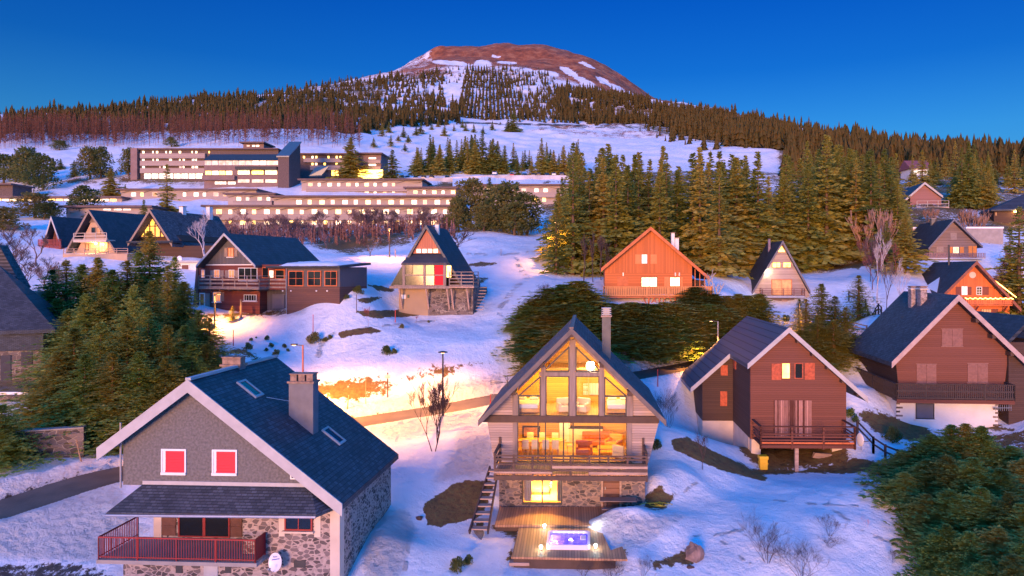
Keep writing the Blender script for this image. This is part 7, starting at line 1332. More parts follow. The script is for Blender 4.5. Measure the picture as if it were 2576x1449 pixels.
for i in range(n+1):
    f_ = i/n; px = px0+(px1-px0)*f_; z = zA+(zB-zA)*min(1, max(0, (f_-.40)/.2)); vs += [((px-CX)/FP*252, 252, z-.05), ((px-CX)/FP*275, 275, z-.05), ((px-CX)/FP*252, 252, z-4)]
fs = []
for i in range(n): a = i*3; fs += [(a, a+3, a+4, a+1), (a, a+2, a+5, a+3)]
tag(MB().add(vs, fs).make('car_park', mat('dirty_packed_snow', (.42, .40, .44), .8, .3, .3, .3, 1)), kind='structure')
# snow bank edge in front of the car park
vs = []; fs = []; n = 150; m_ = 6
xa, xb = q('A2', 840, 0)[0], q('A2', 1720, 0)[0]
for i in range(n+1):
    f_ = i/n; px = xa+(xb-xa)*f_; top = q('A2', 0, 755+30*float(vnoise(np.array([i*1.]), np.array([0.]), 14, 3)[0])+(0 if f_ < .45 else 14))[1]; bot = q('A2', 0, 838)[1]
    for j in range(m_+1):
        t_ = j/m_; Yj = 252-26*t_+1.5*random.random(); py = top+(bot-top)*t_**.8+.8*random.random(); p_ = at(px, py, Yj); vs.append((p_.x, p_.y, p_.z))
for i in range(n):
    for j in range(m_): a = i*(m_+1)+j; fs.append((a, a+1, a+m_+2, a+m_+1))
tag(MB().add(vs, fs).make('snow_bank', SNOWM, None, smooth=True), kind='structure')
# ================================================================ boulders
def rock(name, loc_, s, label, m, seed=1):
    rr = random.Random(seed); mb = MB(); mb.ball((0, 0, 0), 1, (1, 1, 1), 14, 9); 
    pl_ = [(Vector((rr.uniform(-1, 1), rr.uniform(-1, 1), rr.uniform(-.4, 1))).normalized(), rr.uniform(.42, .85)) for _ in range(18)]; out = []
    for v in mb.v:
        v = Vector(v)
        for n_, d_ in pl_:
            k = v.dot(n_)-d_
            if k > 0: v = v-n_*k
        v *= 1+.06*rr.uniform(-1, 1); out.append((v.x*s[0], v.y*s[1], v.z*s[2]))
    mb.v = out; tag(mb.make(name, m, None, loc=loc_), label, 'rock')
RK = mat('pinkish_rock', (.19, .125, .11), .9, .6, 1.9, .8, 6)
b = hit(*q('C3', 110, 1370)); rock('boulder', b+Vector((0, .5, .35)), (.72, .6, .85), 'big pinkish boulder in the snow right of the lower terrace', RK, 4)
b = hit(*q('C2', 1040, 1130)); rock('flat_rock', b+Vector((0, .1, -.02)), (.45, 1.0, .3), 'flat grey rock at the foot of the outside stair', mat('grey_rock', (.14, .13, .15), .9, .3, 2, .6, 6), 2)
b = hit(*q('C3', 55, 1385)); rock('small_stone', b, (.3, .2, .14), 'small dark stone in front of the big boulder', BEAMW, 6)
b = hit(*q('C2', 590, 1030)); rock('small_stone', b, (.35, .25, .18), 'small dark stone at the left tip of the bare grass', BEAMW, 8)
# ================================================================ vegetation
def foliage_mat(name, c1, c2, c3, rough=.8):
    m = bpy.data.materials.new(name); m.use_nodes = True; t = m.node_tree; b = t.nodes['Principled BSDF']; b.inputs['Roughness'].default_value = rough; b.inputs['Specular IOR Level'].default_value = .2
    tc = N(t, 'ShaderNodeTexCoord'); n = N(t, 'ShaderNodeTexNoise', Scale=.55, Detail=6.0, Roughness=.7); t.links.new(tc.outputs['Object'], n.inputs[0])
    oi = N(t, 'ShaderNodeObjectInfo'); ad = N(t, 'ShaderNodeMath', operation='MULTIPLY_ADD'); ad.inputs[1].default_value = .34; t.links.new(oi.outputs['Random'], ad.inputs[0]); sb = N(t, 'ShaderNodeMath', operation='SUBTRACT'); sb.inputs[1].default_value = .17; t.links.new(n.outputs['Fac'], sb.inputs[0]); t.links.new(sb.outputs[0], ad.inputs[2])
    r = t.nodes.new('ShaderNodeValToRGB'); e = r.color_ramp.elements; e.new(.5)
    for i, (p_, c) in enumerate(((.28, c1), (.5, c2), (.74, c3))): e[i].position = p_; e[i].color = (*c, 1)
    t.links.new(ad.outputs[0], r.inputs[0]); t.links.new(r.outputs[0], b.inputs['Base Color']); tl = N(t, 'ShaderNodeBsdfTranslucent'); t.links.new(r.outputs[0], tl.inputs[0]); ms = N(t, 'ShaderNodeMixShader'); ms.inputs[0].default_value = .45; t.links.new(b.outputs[0], ms.inputs[1]); t.links.new(tl.outputs[0], ms.inputs[2]); t.links.new(ms.outputs[0], t.nodes['Material Output'].inputs[0]); return m
FOL = foliage_mat('spruce_needles', (.15, .20, .05), (.38, .36, .075), (.60, .45, .11))
FOLG = foliage_mat('green_needles', (.11, .20, .05), (.28, .38, .08), (.50, .48, .12))
PINEF = foliage_mat('pine_needles', (.07, .105, .035), (.16, .17, .05), (.28, .20, .06))
FORF = foliage_mat('far_spruce_needles', (.05, .06, .018), (.11, .095, .028), (.20, .12, .036))
LARF = foliage_mat('bare_larch_twigs', (.13, .055, .035), (.27, .11, .06), (.38, .19, .11))
TW = mat('bare_twig_bark', (.135, .085, .080), .9, .3, 2); TWD = mat('dark_twig_bark', (.075, .048, .042), .9, .3, 2); BIR = mat('birch_bark', (.50, .42, .42), .8, .3, 3); TRK = mat('spruce_trunk_bark', (.12, .07, .045), .9, .3, 3); TWG = mat('purple_twig_bark', (.25, .125, .115), .9, .3, 2)
def sprays(base, axis, side, ln, wd):
    """rhombic needle sprays: arrays (n,3),(n,3),(n,3),(n,),(n,)"""
    a = base-axis*ln[:, None]*.1; b = base+axis*ln[:, None]*.45+side*wd[:, None]; c = base+axis*ln[:, None]; d = base+axis*ln[:, None]*.4-side*wd[:, None]
    n = len(base); V = np.stack([a, b, c, d], 1).reshape(-1, 3); F_ = np.arange(4*n).reshape(n, 4); return V, F_
def conifer_mesh(H, R, nb, per, seed, droop=.25, low=.03, sz=1.0, power=1.0, rag=.42, taper=.62):
    r = np.random.default_rng(seed); t = low+(1-low)*np.sort(r.random(nb)**1.15); az = np.arange(nb)*2.39996+r.normal(0, .5, nb); L = R*((1-t)**power)*(1+rag*r.normal(0, 1, nb)).clip(.35, 1.5)+.08*R*.5
    bias = 1+.22*np.cos(az-r.random()*6.28)*np.sin(3+t*5); L *= bias
    k = per; s = (np.arange(k)+.6)/k; S = np.repeat(s[None], nb, 0)+r.normal(0, .05, (nb, k)); rad = S*L[:, None]; A_ = az[:, None]+r.normal(0, .12, (nb, k))
    z = t[:, None]*H+rad*(.12-droop*S*(1.2-.9*t[:, None]))+r.normal(0, .03*H/10, (nb, k))
    P_ = np.stack([rad*np.cos(A_), rad*np.sin(A_), np.clip(z, .02, H)], -1)
    Vs = []; Fs = []; off = 0
    for sg in (-1, 0, 1):
        ang = A_+sg*(.75+r.random((nb, k))*.5); ax = np.stack([np.cos(ang), np.sin(ang), -.10-.35*r.random((nb, k))+.6*t[:, None]], -1); ax /= np.linalg.norm(ax, axis=-1, keepdims=True)
        sd_ = np.stack([-np.sin(ang), np.cos(ang), r.normal(0, .55, (nb, k))], -1); sd_ /= np.linalg.norm(sd_, axis=-1, keepdims=True)
        ln = sz*(.18*R+.16*L[:, None])*(.7+.6*r.random((nb, k)))*(1-taper*t[:, None]); wd = ln*(.20+.12*r.random((nb, k))); V_, F_ = sprays(P_.reshape(-1, 3), ax.reshape(-1, 3), sd_.reshape(-1, 3), ln.ravel(), wd.ravel()); Vs.append(V_); Fs.append(F_+off); off += len(V_)
    n = 14; zz = H*(.86+.14*np.arange(n)/n); an = np.arange(n)*2.4; ax = np.stack([np.cos(an)*.6, np.sin(an)*.6, np.full(n, .8)], -1); b = np.stack([0*zz, 0*zz, zz], -1); sd_ = np.stack([-np.sin(an), np.cos(an), 0*an], -1); V_, F_ = sprays(b, ax, sd_, np.full(n, .035*H), np.full(n, .006*H)); Vs.append(V_); Fs.append(F_+off)
    return np.concatenate(Vs), np.concatenate(Fs)
def pine_mesh(H, R, seed, n=3400, clumps=22, bottom=.12, sz=.34):
    r = np.random.default_rng(seed); c = []
    for i in range(clumps):
        f_ = (i+.5)/clumps; z = H*(bottom+(1-bottom)*f_*.92); a = i*2.4+r.normal(0, .4); rr = R*(1-.62*f_**1.6)*(.35+.5*r.random()); c.append((rr*math.cos(a), rr*math.sin(a), z, R*(.30+.2*r.random())*(1-.35*f_)))
    c = np.array(c); j = r.integers(0, clumps, n); d = r.normal(0, 1, (n, 3)); d /= np.linalg.norm(d, axis=1, keepdims=True); rad = r.random(n)**.45; P_ = c[j, :3]+d*(c[j, 3]*rad)[:, None]*np.array([1.1, 1.1, .75])
    ax = d+r.normal(0, .5, (n, 3))+np.array([0, 0, .5]); ax /= np.linalg.norm(ax, axis=1, keepdims=True); sd_ = np.cross(ax, r.normal(0, 1, (n, 3))); sd_ /= np.linalg.norm(sd_, axis=1, keepdims=True)
    ln = sz*(.7+.6*r.random(n)); return sprays(P_, ax, sd_, ln, ln*.3)
def trunk_mb(H, r0, bend=0, n=6, seed=0):
    rr = random.Random(seed); mb = MB(); p_ = Vector((0, 0, -.4)); k = 6
    for i in range(k): q_ = Vector((rr.uniform(-bend, bend), rr.uniform(-bend, bend), H*(i+1)/k)); mb.tube(p_, q_, r0*(1-i/k)+.02, r0*(1-(i+1)/k)+.02, n, cap=False); p_ = q_
    return mb
ME = {}
def proto(key, parts):
    if key not in ME:
        out = []
        for nm, V_, F_, m in parts():
            o = np_mesh(nm, V_, F_, m) if V_ is not None else F_.make(nm, m); out.append((nm, o.data)); bpy.data.objects.remove(o)
        ME[key] = out
    return ME[key]
def inst(key, parts, name, loc_, sc, rz, label, cat, group=None):
    e = empty(name, loc_, rz); e.scale = sc if isinstance(sc, (tuple, list)) else (sc, sc, sc)
    for nm, me in proto(key, parts): o = bpy.data.objects.new(nm, me); C.objects.link(o); o.parent = e
    tag(e, label, cat, group); return e
def P_con(H, R, nb, per, seed, m=None, **k): return lambda: [('crown', *conifer_mesh(H, R, nb, per, seed, **k), m or FOL), ('trunk', None, trunk_mb(H*.95, .16+R*.03), TRK)]
def P_pine(seed): return lambda: [('crown', *pine_mesh(8, 3, seed), PINEF), ('trunk', None, trunk_mb(7.2, .2, .15, seed=seed), TRK)]
def branch_mesh(seed, H=8, stems=1, spread=.55, depth=6, r0=.16, rmin=.012, up=.35, kids=(2, 3), shr=.74, L0=None, rsc=.66):
    rr = random.Random(seed); V_ = []; F_ = []
    def seg(a, b, ra, rb):
        d = (b-a); 
        if d.length < 1e-5: return
        d = d.normalized(); x = d.orthogonal().normalized(); y = d.cross(x); i0 = len(V_)
        for c, r_ in ((a, ra), (b, rb)):
            for k in range(3): w = 2.094*k; V_.append(tuple(c+(x*math.cos(w)+y*math.sin(w))*r_))
        for k in range(3): F_.append((i0+k, i0+(k+1) % 3, i0+3+(k+1) % 3, i0+3+k))
    def grow(p_, d, L, r_, lv):
        q_ = p_+d*L*.5; d2 = (d+Vector((rr.uniform(-.15, .15), rr.uniform(-.15, .15), rr.uniform(-.05, .12)))).normalized(); e_ = q_+d2*L*.5
        seg(p_, q_, r_, r_*.85); seg(q_, e_, r_*.85, r_*.7)
        if lv == 0: return
        n = rr.randint(*kids)
        for i in range(n+(1 if lv < 3 else 0)):
            ax = Vector((rr.uniform(-1, 1), rr.uniform(-1, 1), rr.uniform(-.4, 1)*.6)).normalized(); nd = (d2*(1-spread*.4)+ax*spread*rr.uniform(.6, 1.2)+Vector((0, 0, up*.5))).normalized()
            st = e_ if i == 0 else p_.lerp(e_, rr.uniform(.45, 1)); grow(st, nd, L*shr*rr.uniform(.8, 1.15), max(rmin, r_*rsc), lv-1)
    L0 = L0 or H*(1-shr)/(1-shr**(depth+1))*1.12
    for s_ in range(stems):
        a = 6.28*s_/stems+rr.random(); d = Vector((math.cos(a), math.sin(a), 0))*(0 if stems == 1 else rr.uniform(.25, .7))+Vector((rr.uniform(-.08, .08), rr.uniform(-.08, .08), 1)); grow(Vector((0, 0, -.15))+Vector((math.cos(a), math.sin(a), 0))*(.05*stems if stems > 1 else 0), d.normalized(), L0*(rr.uniform(.8, 1.1)), r0*(1 if stems == 1 else .6), depth)
    return np.array(V_), np.array(F_)
def P_bare(m, seed, nm='branches', **k): return lambda: [(nm, *branch_mesh(seed, **k), m)]
RT = random.Random(11)
CONS = {'a': (12, 3.1, 150, 6), 'b': (12, 2.7, 135, 6), 'c': (12, 3.5, 160, 6), 'd': (12, 2.4, 120, 6), 'e': (12, 2.9, 150, 6)}
def spruce(px, Y, top, label, group=None, key=None, R=None, near=False, bushy=False, m=None, name='spruce_tree', sink=.1, minH=2.0, maxH=24, cat='conifer'):
    b = G(px, Y, False); z = at(px, top, Y).z; H_ = min(maxH, max(minH, z-b.z)); k = key or RT.choice('abcde'); c = CONS[k]; kk = ('b' if bushy else 'n' if near else 'm')+k+(m.name if m else '')
    pr = P_con(c[0], c[1], int(c[2]*(4 if near else 1.3)), 13 if near else 6, ord(k), m, sz=.44 if bushy else .38 if near else 1.0, power=.42 if bushy else .8 if near else 1.05, taper=.05 if bushy else .4 if near else .55)
    sx = (R/c[1]) if R else H_/c[0]*RT.uniform(.8, 1.05)
    b.z -= sink; return inst(kk, pr, name, b, (sx, sx*RT.uniform(.9, 1.1), (H_+sink)/c[0]), RT.uniform(0, 6.28), label, cat, group)
# spruce wood behind the chalets
def wood(n, x0, x1, Y0, Y1, tops, label, group, seed, Rf=1.0, mind=9, jit=14, m=None):
    r = random.Random(seed); pts = []; xs, ys = zip(*tops); tries = 0
    while len(pts) < n and tries < 6000:
        tries += 1; px, Y = r.uniform(x0, x1), r.uniform(Y0, Y1); x = (px-CX)/FP*Y
        if px > 1840 and Y < 107: continue
        if all((x-a)**2+(Y-b)**2 > (mind*.22)**2 for a, b, _ in pts): pts.append((x, Y, px))
    for x, Y, px in sorted(pts, key=lambda p_: p_[1]): spruce(px, Y, float(np.interp(px, xs, ys))+r.uniform(-jit*.9, jit*3.2)-(jit*1.5 if r.random() < .2 else 0), label, group, m=m)
wood(78, 1390, 1940, 97, 135, [(1385, 560), (1410, 470), (1445, 385), (1550, 398), (1720, 385), (1900, 395), (1930, 430), (1950, 560)], 'olive spruce crowded in the tall wood behind the orange chalet', 'spruces of the wood behind the orange chalet', 1)
wood(60, 1960, 2270, 118, 165, [(1955, 470), (1985, 400), (2070, 375), (2150, 370), (2200, 390), (2270, 420)], 'tall spruce in the wood behind the small A-frame', 'spruces of the wood behind the small A-frame', 2)
wood(30, 2200, 2600, 195, 270, [(2200, 410), (2300, 400), (2400, 372), (2440, 365), (2500, 400), (2600, 375)], 'spruce on the forest edge above the mauve-pink house', 'spruces above the mauve-pink house', 3)
wood(9, 2395, 2500, 165, 185, [(2390, 400), (2440, 362), (2500, 410)], 'tall spruce right behind the mauve-pink house', 'spruces right behind the mauve-pink house', 4)
wood(70, 1045, 1460, 280, 318, [(1045, 375), (1080, 352), (1200, 345), (1250, 362), (1300, 372), (1450, 358)], 'spruce in the row behind the parked cars', 'spruces behind the hotel car park', 5, mind=11, jit=8)
for x, yb, hz in ((245, 540, 70), (310, 462, 100), (360, 432, 80), (375, 535, 85), (430, 495, 40), (470, 468, 80), (505, 507, 55), (565, 452, 70), (600, 442, 90), (685, 420, 60), (730, 392, 55), (780, 457, 90), (850, 432, 60), (915, 397, 60), (940, 427, 70), (1000, 447, 80), (1070, 442, 60), (1140, 415, 70), (1200, 392, 40), (1300, 432, 170), (1260, 430, 110), (2355, 410, 50), (480, 575, 60)):
    b = hit(*q('A2', x, yb), 200, 900); px, py = q('A2', x, yb-hz); spruce(px, b.y, py, 'small spruce dotted over the open snow field below the track', 'small spruces on the open snow field', R=max(1.6, hz*.3334*b.y/FP*.3))
# single conifers near the hotel
for r_, x, yb, yt, Y, R, lb, kind in (('A1', 1260, 1010, 670, 172, 6.5, 'big dark spruce standing in front of the terraced wings', 's'), ('A2', 385, 790, 560, 246, 7, 'shapely spruce at the left end of the car park', 's'), ('A2', 70, 790, 470, 250, 10, 'broad olive spruce before the upper hotel block', 's'), ('A1', 835, 895, 700, 224, 6, 'blue-green spruce beside the flag pole', 's'), ('A1', 945, 880, 820, 222, 2.2, 'tiny spruce at the corner of the scalloped wing', 's'), ('A1', 1680, 1400, 0, 0, 0, '', ''),
    ('A2', 980, 1130, 780, 142, 6, 'leaning green pine left of the dense pine clump', 'p'), ('A2', 1230, 1175, 815, 138, 8, 'widest pine of the clump above the snow field', 'p'), ('A2', 1120, 1140, 770, 146, 5, 'spruce poking out of the pine clump', 's'), ('A2', 1400, 1180, 890, 137, 5.5, 'right hand pine of the clump with snow behind', 'p'), ('A2', 880, 1190, 930, 136, 4, 'low brown pine at the left foot of the clump', 'p'), ('A2', 1080, 1190, 980, 133, 4.5, 'low pine in front of the clump', 'p'), ('A2', 1310, 1190, 960, 133, 5, 'dark low pine in front of the widest pine', 'p'),
    ('A1', 205, 850, 552, 250, 9, 'tall pine on the snow slope above the gallery', 'p'), ('A1', 330, 880, 600, 240, 7, 'dark pine leaning beside the tall pine', 'p'), ('A1', 120, 800, 605, 255, 7, 'rounded pine at the left above the gallery', 'p'), ('A1', 30, 800, 600, 255, 7, 'pine cut by the left edge above the gallery', 'p'), ('A1', 675, 765, 548, 255, 7, 'forked pine left of the four storey block', 'p'), ('A1', 760, 785, 545, 255, 6, 'slim pine next to the forked pine', 'p'), ('A1', 970, 690, 552, 258, 5, 'pine against the end wall of the four storey block', 'p'), ('A1', 400, 690, 620, 280, 3, 'small pine on the upper snow', 's'), ('A1', 458, 690, 628, 280, 2.6, 'smaller pine on the upper snow', 's'), ('A1', 450, 560, 490, 345, 6, 'dark bush pine at the foot of the larches', 'p'), ('A1', 560, 700, 640, 262, 3, 'small dark spruce left of the forked pine', 's'),
    ('A1', 640, 1005, 840, 168, 6, 'grey-green pine in front of the gallery windows', 'p'), ('A1', 265, 1065, 885, 160, 7, 'broad dark green pine behind the left chalets', 'p'), ('A1', 340, 1070, 960, 158, 5, 'reddish pine beside the broad dark green one', 'p'), ('A1', 20, 1140, 990, 130, 5, 'dark pine at the left edge', 'p'), ('A1', 1290, 520, 470, 350, 5, 'dark pine behind the four storey roof', 'p'), ('A1', 1085, 1015, 935, 150, 3.5, 'small leaning spruce behind the glass gable chalet', 's')):
    if not kind: continue
    px, pt = q(r_, x, yt); b = G(px, Y, False); zt_ = at(px, pt, Y).z; zb_ = at(px, q(r_, x, yb)[1], Y).z; H_ = zt_-min(b.z, zb_)
    b.z = min(b.z, zb_)-.2 if b.z < zb_+6 else zb_
    if kind == 's': k = RT.choice('abc'); c = CONS[k]; inst('m'+k, P_con(c[0], c[1], c[2], 6, ord(k)), 'spruce_tree', b, (R*.62/c[1], R*.62/c[1], H_/c[0]), RT.uniform(0, 6), lb, 'conifer')
    else: sd_ = RT.choice([1, 2, 3]); inst('pine%d' % sd_, P_pine(sd_), 'pine_tree', b, (R*.8/3, R*.8/3, H_/7.6), RT.uniform(0, 6), lb, 'pine')
# the big conifer clump on the left
for i, (x, t_, Y, R) in enumerate([(400, 340, 68, 3.0), (500, 270, 67, 3.0), (620, 300, 66, 2.8), (740, 250, 66, 2.8), (850, 340, 64, 2.8), (960, 270, 66, 3.0), (1050, 210, 68, 2.6), (1130, 50, 70, 2.7), (1200, 330, 66, 2.4), (1265, 310, 62, 1.7), (1320, 245, 63, 1.7), (1390, 430, 61, 2.4), (1500, 650, 58, 2.6), (1580, 700, 57, 2.2), (650, 520, 56, 2.6), (790, 470, 57, 2.6), (1010, 460, 55, 2.3), (1150, 420, 58, 2.4), (520, 640, 57, 2.8), (430, 560, 62, 2.8), (380, 700, 60, 2.4), (560, 780, 51, 2.7), (760, 740, 51, 2.5), (960, 690, 51.5, 2.4), (1120, 640, 54, 2.6), (1270, 760, 53, 2.6), (1400, 760, 55, 2.6), (450, 960, 50.5, 2.5), (640, 980, 48.5, 2.3), (850, 960, 48.5, 2.4), (1050, 960, 49, 2.4), (1250, 1000, 49.5, 2.4), (1450, 900, 52, 2.5), (1560, 900, 55, 2.2), (400, 1150, 50, 2.0)]):
    px, py = q('B1', x, t_); spruce(px, Y, py, 'dense spruce in the big clump left of the slate roofed house' if i != 7 else 'tallest spruce of the clump, its tip before the glass gable chalet', None if i == 7 else 'spruces of the big left clump', R=R*1.22, near=True, m=FOLG if i % 2 == 0 else None)
px, py = q('C1', 10, 160); spruce(px, 43.5, py, 'spruce cut by the lower left edge of the picture', R=2.2, near=True, m=FOLG)
# spreading conifers bottom right
for i, (x, t_, Y, R) in enumerate([(1780, 470, 46.5, 2.0), (1880, 380, 46, 2.2), (2030, 310, 46, 2.2), (2140, 300, 45.5, 1.9), (2260, 320, 45, 2.0), (2480, 470, 44, 2.4), (2620, 560, 42, 2.6), (1680, 800, 42.5, 1.3), (1850, 570, 43, 2.2), (2000, 540, 42, 2.3), (2200, 560, 41, 2.4), (2400, 640, 40, 2.3), (1840, 830, 39.5, 1.7), (2020, 800, 38.5, 2.2), (2250, 780, 38, 2.3), (2470, 820, 37, 2.3), (1990, 1060, 36, 1.5), (2170, 1120, 35, 1.8), (2380, 1080, 35, 2.1), (2600, 900, 36, 2.4), (2300, 1330, 32.5, 1.5), (2500, 1290, 32, 1.9), (2640, 1150, 33, 2)]):
    px, py = q('C3', x, t_); spruce(px, Y, py, 'spreading young spruce in the thicket at the lower right', 'young spruces of the lower right thicket', R=R*1.3, near=True, m=FOLG if i % 3 else None)
# tall hedge below the orange chalet
HG = [('B2', x, t_, Y, R) for x, t_, Y, R in ((1400, 640, 66.5, 1.5), (1470, 560, 68, 1.9), (1560, 480, 69, 2.2), (1680, 450, 69, 2.4), (1800, 425, 69, 2.4), (1880, 500, 68.5, 1.8), (1440, 790, 63, 1.8), (1540, 680, 65, 2.2), (1680, 600, 65.5, 2.4), (1820, 590, 66, 2.2), (1500, 850, 62, 1.8), (1620, 800, 63, 2.2), (1760, 730, 63.5, 2.4))]
HG += [('B2', 1930+85*k, 585+8*(k % 3), 66, 2.1) for k in range(8)]+[('B2', 1920+95*k, 690+12*(k % 2), 64.5, 2.0) for k in range(7)]+[('B3', 20+85*k, 600+6*(k % 2), 70.5, 2.1) for k in range(4)]
for i, (r_, x, t_, Y, R) in enumerate(HG): px, py = q(r_, x, t_); Y += 4.5 if x < 1850 and r_ == 'B2' else 8 if r_ == 'B2' else 5.5; R *= 1.2; spruce(px, Y, py, 'bushy conifer in the tall hedge behind the glazed A-frame', 'conifers of the tall hedge', R=R*1.15, near=True, bushy=True, name='hedge_conifer', m=None if i % 3 else FOLG, minH=2.5)
for i in range(7): px, py = q('B3', 90+82*i, 522+12*(i % 2)); spruce(px, 79, py, 'bushy conifer in the low hedge below the small A-frame', 'conifers of the low hedge', R=2.2, near=True, bushy=True, name='hedge_conifer', minH=2.2)
for i, (x, t_, Y, R) in enumerate(((930, 560, 72, 2.3), (1050, 445, 72, 2.4), (1150, 540, 71, 2.5), (1230, 620, 70, 2.0), (1020, 680, 69, 2.5), (1140, 720, 68, 2.6), (880, 560, 78, 1.6))): px, py = q('B3', x, t_); spruce(px, Y, py, 'dark spreading conifer between the two brown houses', 'conifers between the two brown houses', R=R*1.1, near=True)
for r_, x, t_, Y, R, lb in (('A3', 1680, 1040, 104, 2.9, 'spruce standing left of the grey chalet'), ('A3', 1540, 1100, 110, 1.8, 'small spruce on the snow patches above the birches'), ('A3', 2540, 1000, 92, 4.2, 'dark spruce at the right edge below the roadside house'), ('A3', 2470, 1150, 94, 2.6, 'spruce beside the dark one at the right edge'), ('B3', 1330, 380, 84, 2.8, 'low dark bushy conifer at the foot of the birches'), ('B1', 1755, 680, 72.5, .55, 'tiny spruce on the snow below the brown chalet')):
    px, py = q(r_, x, t_); spruce(px, Y, py, lb, R=R, near=Y < 90, minH=1.4)
# bare deciduous trees
BK = dict(depth=6, H=8, spread=.62, r0=.17, rmin=.024, up=.22, kids=(2, 3), shr=.78)
def bare_tree(px, Y, top, label, group=None, key=1, m=TW, name='bare_tree', w=1.0, cat='tree', yb=None, **k):
    b = G(px, Y, False); H_ = max(.8, at(px, top, Y).z-b.z); kw = dict(BK); kw.update(k); pr = P_bare(m, key, **kw); ky = 'bare%s%s%s' % (key, m.name, sorted(k.items()))
    me = proto(ky, pr); zmax = ME.setdefault(ky+'z', max(v.co.z for v in me[0][1].vertices)); s_ = H_/zmax
    return inst(ky, pr, name, b, (s_*w, s_*w, s_), RT.uniform(0, 6.28), label, cat, group)
r = random.Random(3)
for i in range(60):
    px = r.uniform(560, 1150); Y = r.uniform(128, 166)
    if 840 < px < 900 and Y < 140: Y += 12
    bare_tree(px, Y, float(np.interp(px, [560, 640, 720, 850, 960, 1090, 1150], [555, 530, 525, 535, 515, 520, 545]))+r.uniform(-8, 35), 'leafless tree in the purple-brown thicket below the hotel', 'leafless trees of the thicket below the hotel', 20+i % 4, TWG if i % 2 else TW, w=1.25)
for i, (x, y, Y) in enumerate(((500, 560, 135), (560, 530, 138), (470, 585, 128), (620, 520, 150), (700, 560, 118), (760, 570, 120), (820, 585, 116), (900, 560, 122))): bare_tree(x, Y, y, 'leafless tree between the brown chalet and the hotel', 'leafless trees behind the brown chalet', 20+i % 4, TWG)
for i, (x, y, Y) in enumerate(((40, 560, 104), (90, 570, 100), (20, 590, 92), (60, 620, 88), (110, 640, 90), (75, 560, 112), (130, 660, 84))): bare_tree(x, Y, y, 'brownish leafless tree at the left edge before the red balcony chalet', 'leafless trees at the left edge', 20+i % 4, TW)
bare_tree(q('A1', 1555, 0)[0], 98, q('A1', 0, 1010)[1], 'pale birch in front of the hotel beside the shingle roof', key=31, m=BIR, name='birch_tree', spread=.5, rmin=.02)
bare_tree(q('B2', 215, 0)[0], 101, q('B2', 0, 60)[1], 'tree with ragged crown lit by the upper road lamp', key=22, m=TWD)
bare_tree(q('B2', 860, 0)[0], 95, q('B2', 0, 20)[1], 'leafless tree behind the roof of the red curtain chalet', key=23, m=TWD, w=1.4)
for x, y, k in ((1830, 60, 21), (1900, 40, 24), (1960, 60, 22), (2010, 130, 23)): bare_tree(q('B2', x, 0)[0], 90+k % 3, q('B2', 0, y)[1], 'many stemmed leafless tree at the left of the orange chalet', 'leafless trees left of the orange chalet', k, TWD, w=.7, up=.5, spread=.4)
bare_tree(q('C2', 700, 0)[0], 47.5, q('C2', 0, -60)[1], 'bare multi-stemmed tree on the snow slope beside the round-headed street lamp', key=41, m=TWD, w=.85, up=.45, spread=.5, rmin=.016, stems=3, depth=6, r0=.14, shr=.8)
for x, y, Y, k in ((1465, 20, 92, 31), (1540, 250, 90, 32), (1660, 240, 86, 33), (1420, 60, 98, 32), (1500, 130, 97, 33)): bare_tree(q('B3', x, 0)[0], Y, q('B3', 0, y)[1], 'slender white birch between the small A-frame and the grey chalet', 'birches between the small A-frame and the grey chalet', k, BIR if k != 32 else TW, 'birch_tree', .5, spread=.58, up=.3, rmin=.02)
for i in range(12): bare_tree(r.uniform(2170, 2330), r.uniform(95, 120), r.uniform(590, 640), 'reddish leafless sapling among the birches', 'reddish saplings among the birches', 20+i % 4, mat('red_twig_bark', (.22, .075, .07), .9, .2, 2), w=.7)
for i in range(9): bare_tree(r.uniform(2500, 2590), r.uniform(88, 112), r.uniform(600, 680), 'mauve leafless tree at the right edge behind the garland chalet', 'leafless trees behind the garland chalet', 20+i % 4, TWG, w=.8)
bare_tree(q('B3', 240, 0)[0], 80, q('B3', 0, 335)[1], 'dead whitish gnarled tree at the right corner of the orange chalet', key=51, m=BIR, depth=3, rmin=.06, r0=.3, spread=.8)
for x, Y, y in ((1430, 118, 1010), (1475, 119, 1015), (2170, 128, 1000), (2210, 128, 1010), (1850, 150, 1010), (1900, 150, 1005)): bare_tree(q('A3', x, 0)[0], Y, q('A3', 0, y)[1], 'pale coppiced shrub on the right hand snow slope', 'coppiced shrubs on the right slope', 61, mat('tan_twig_bark', (.34, .20, .15), .9, .2, 2), 'coppiced_shrub', stems=6, depth=4, r0=.18, rmin=.05, up=.7, spread=.3)
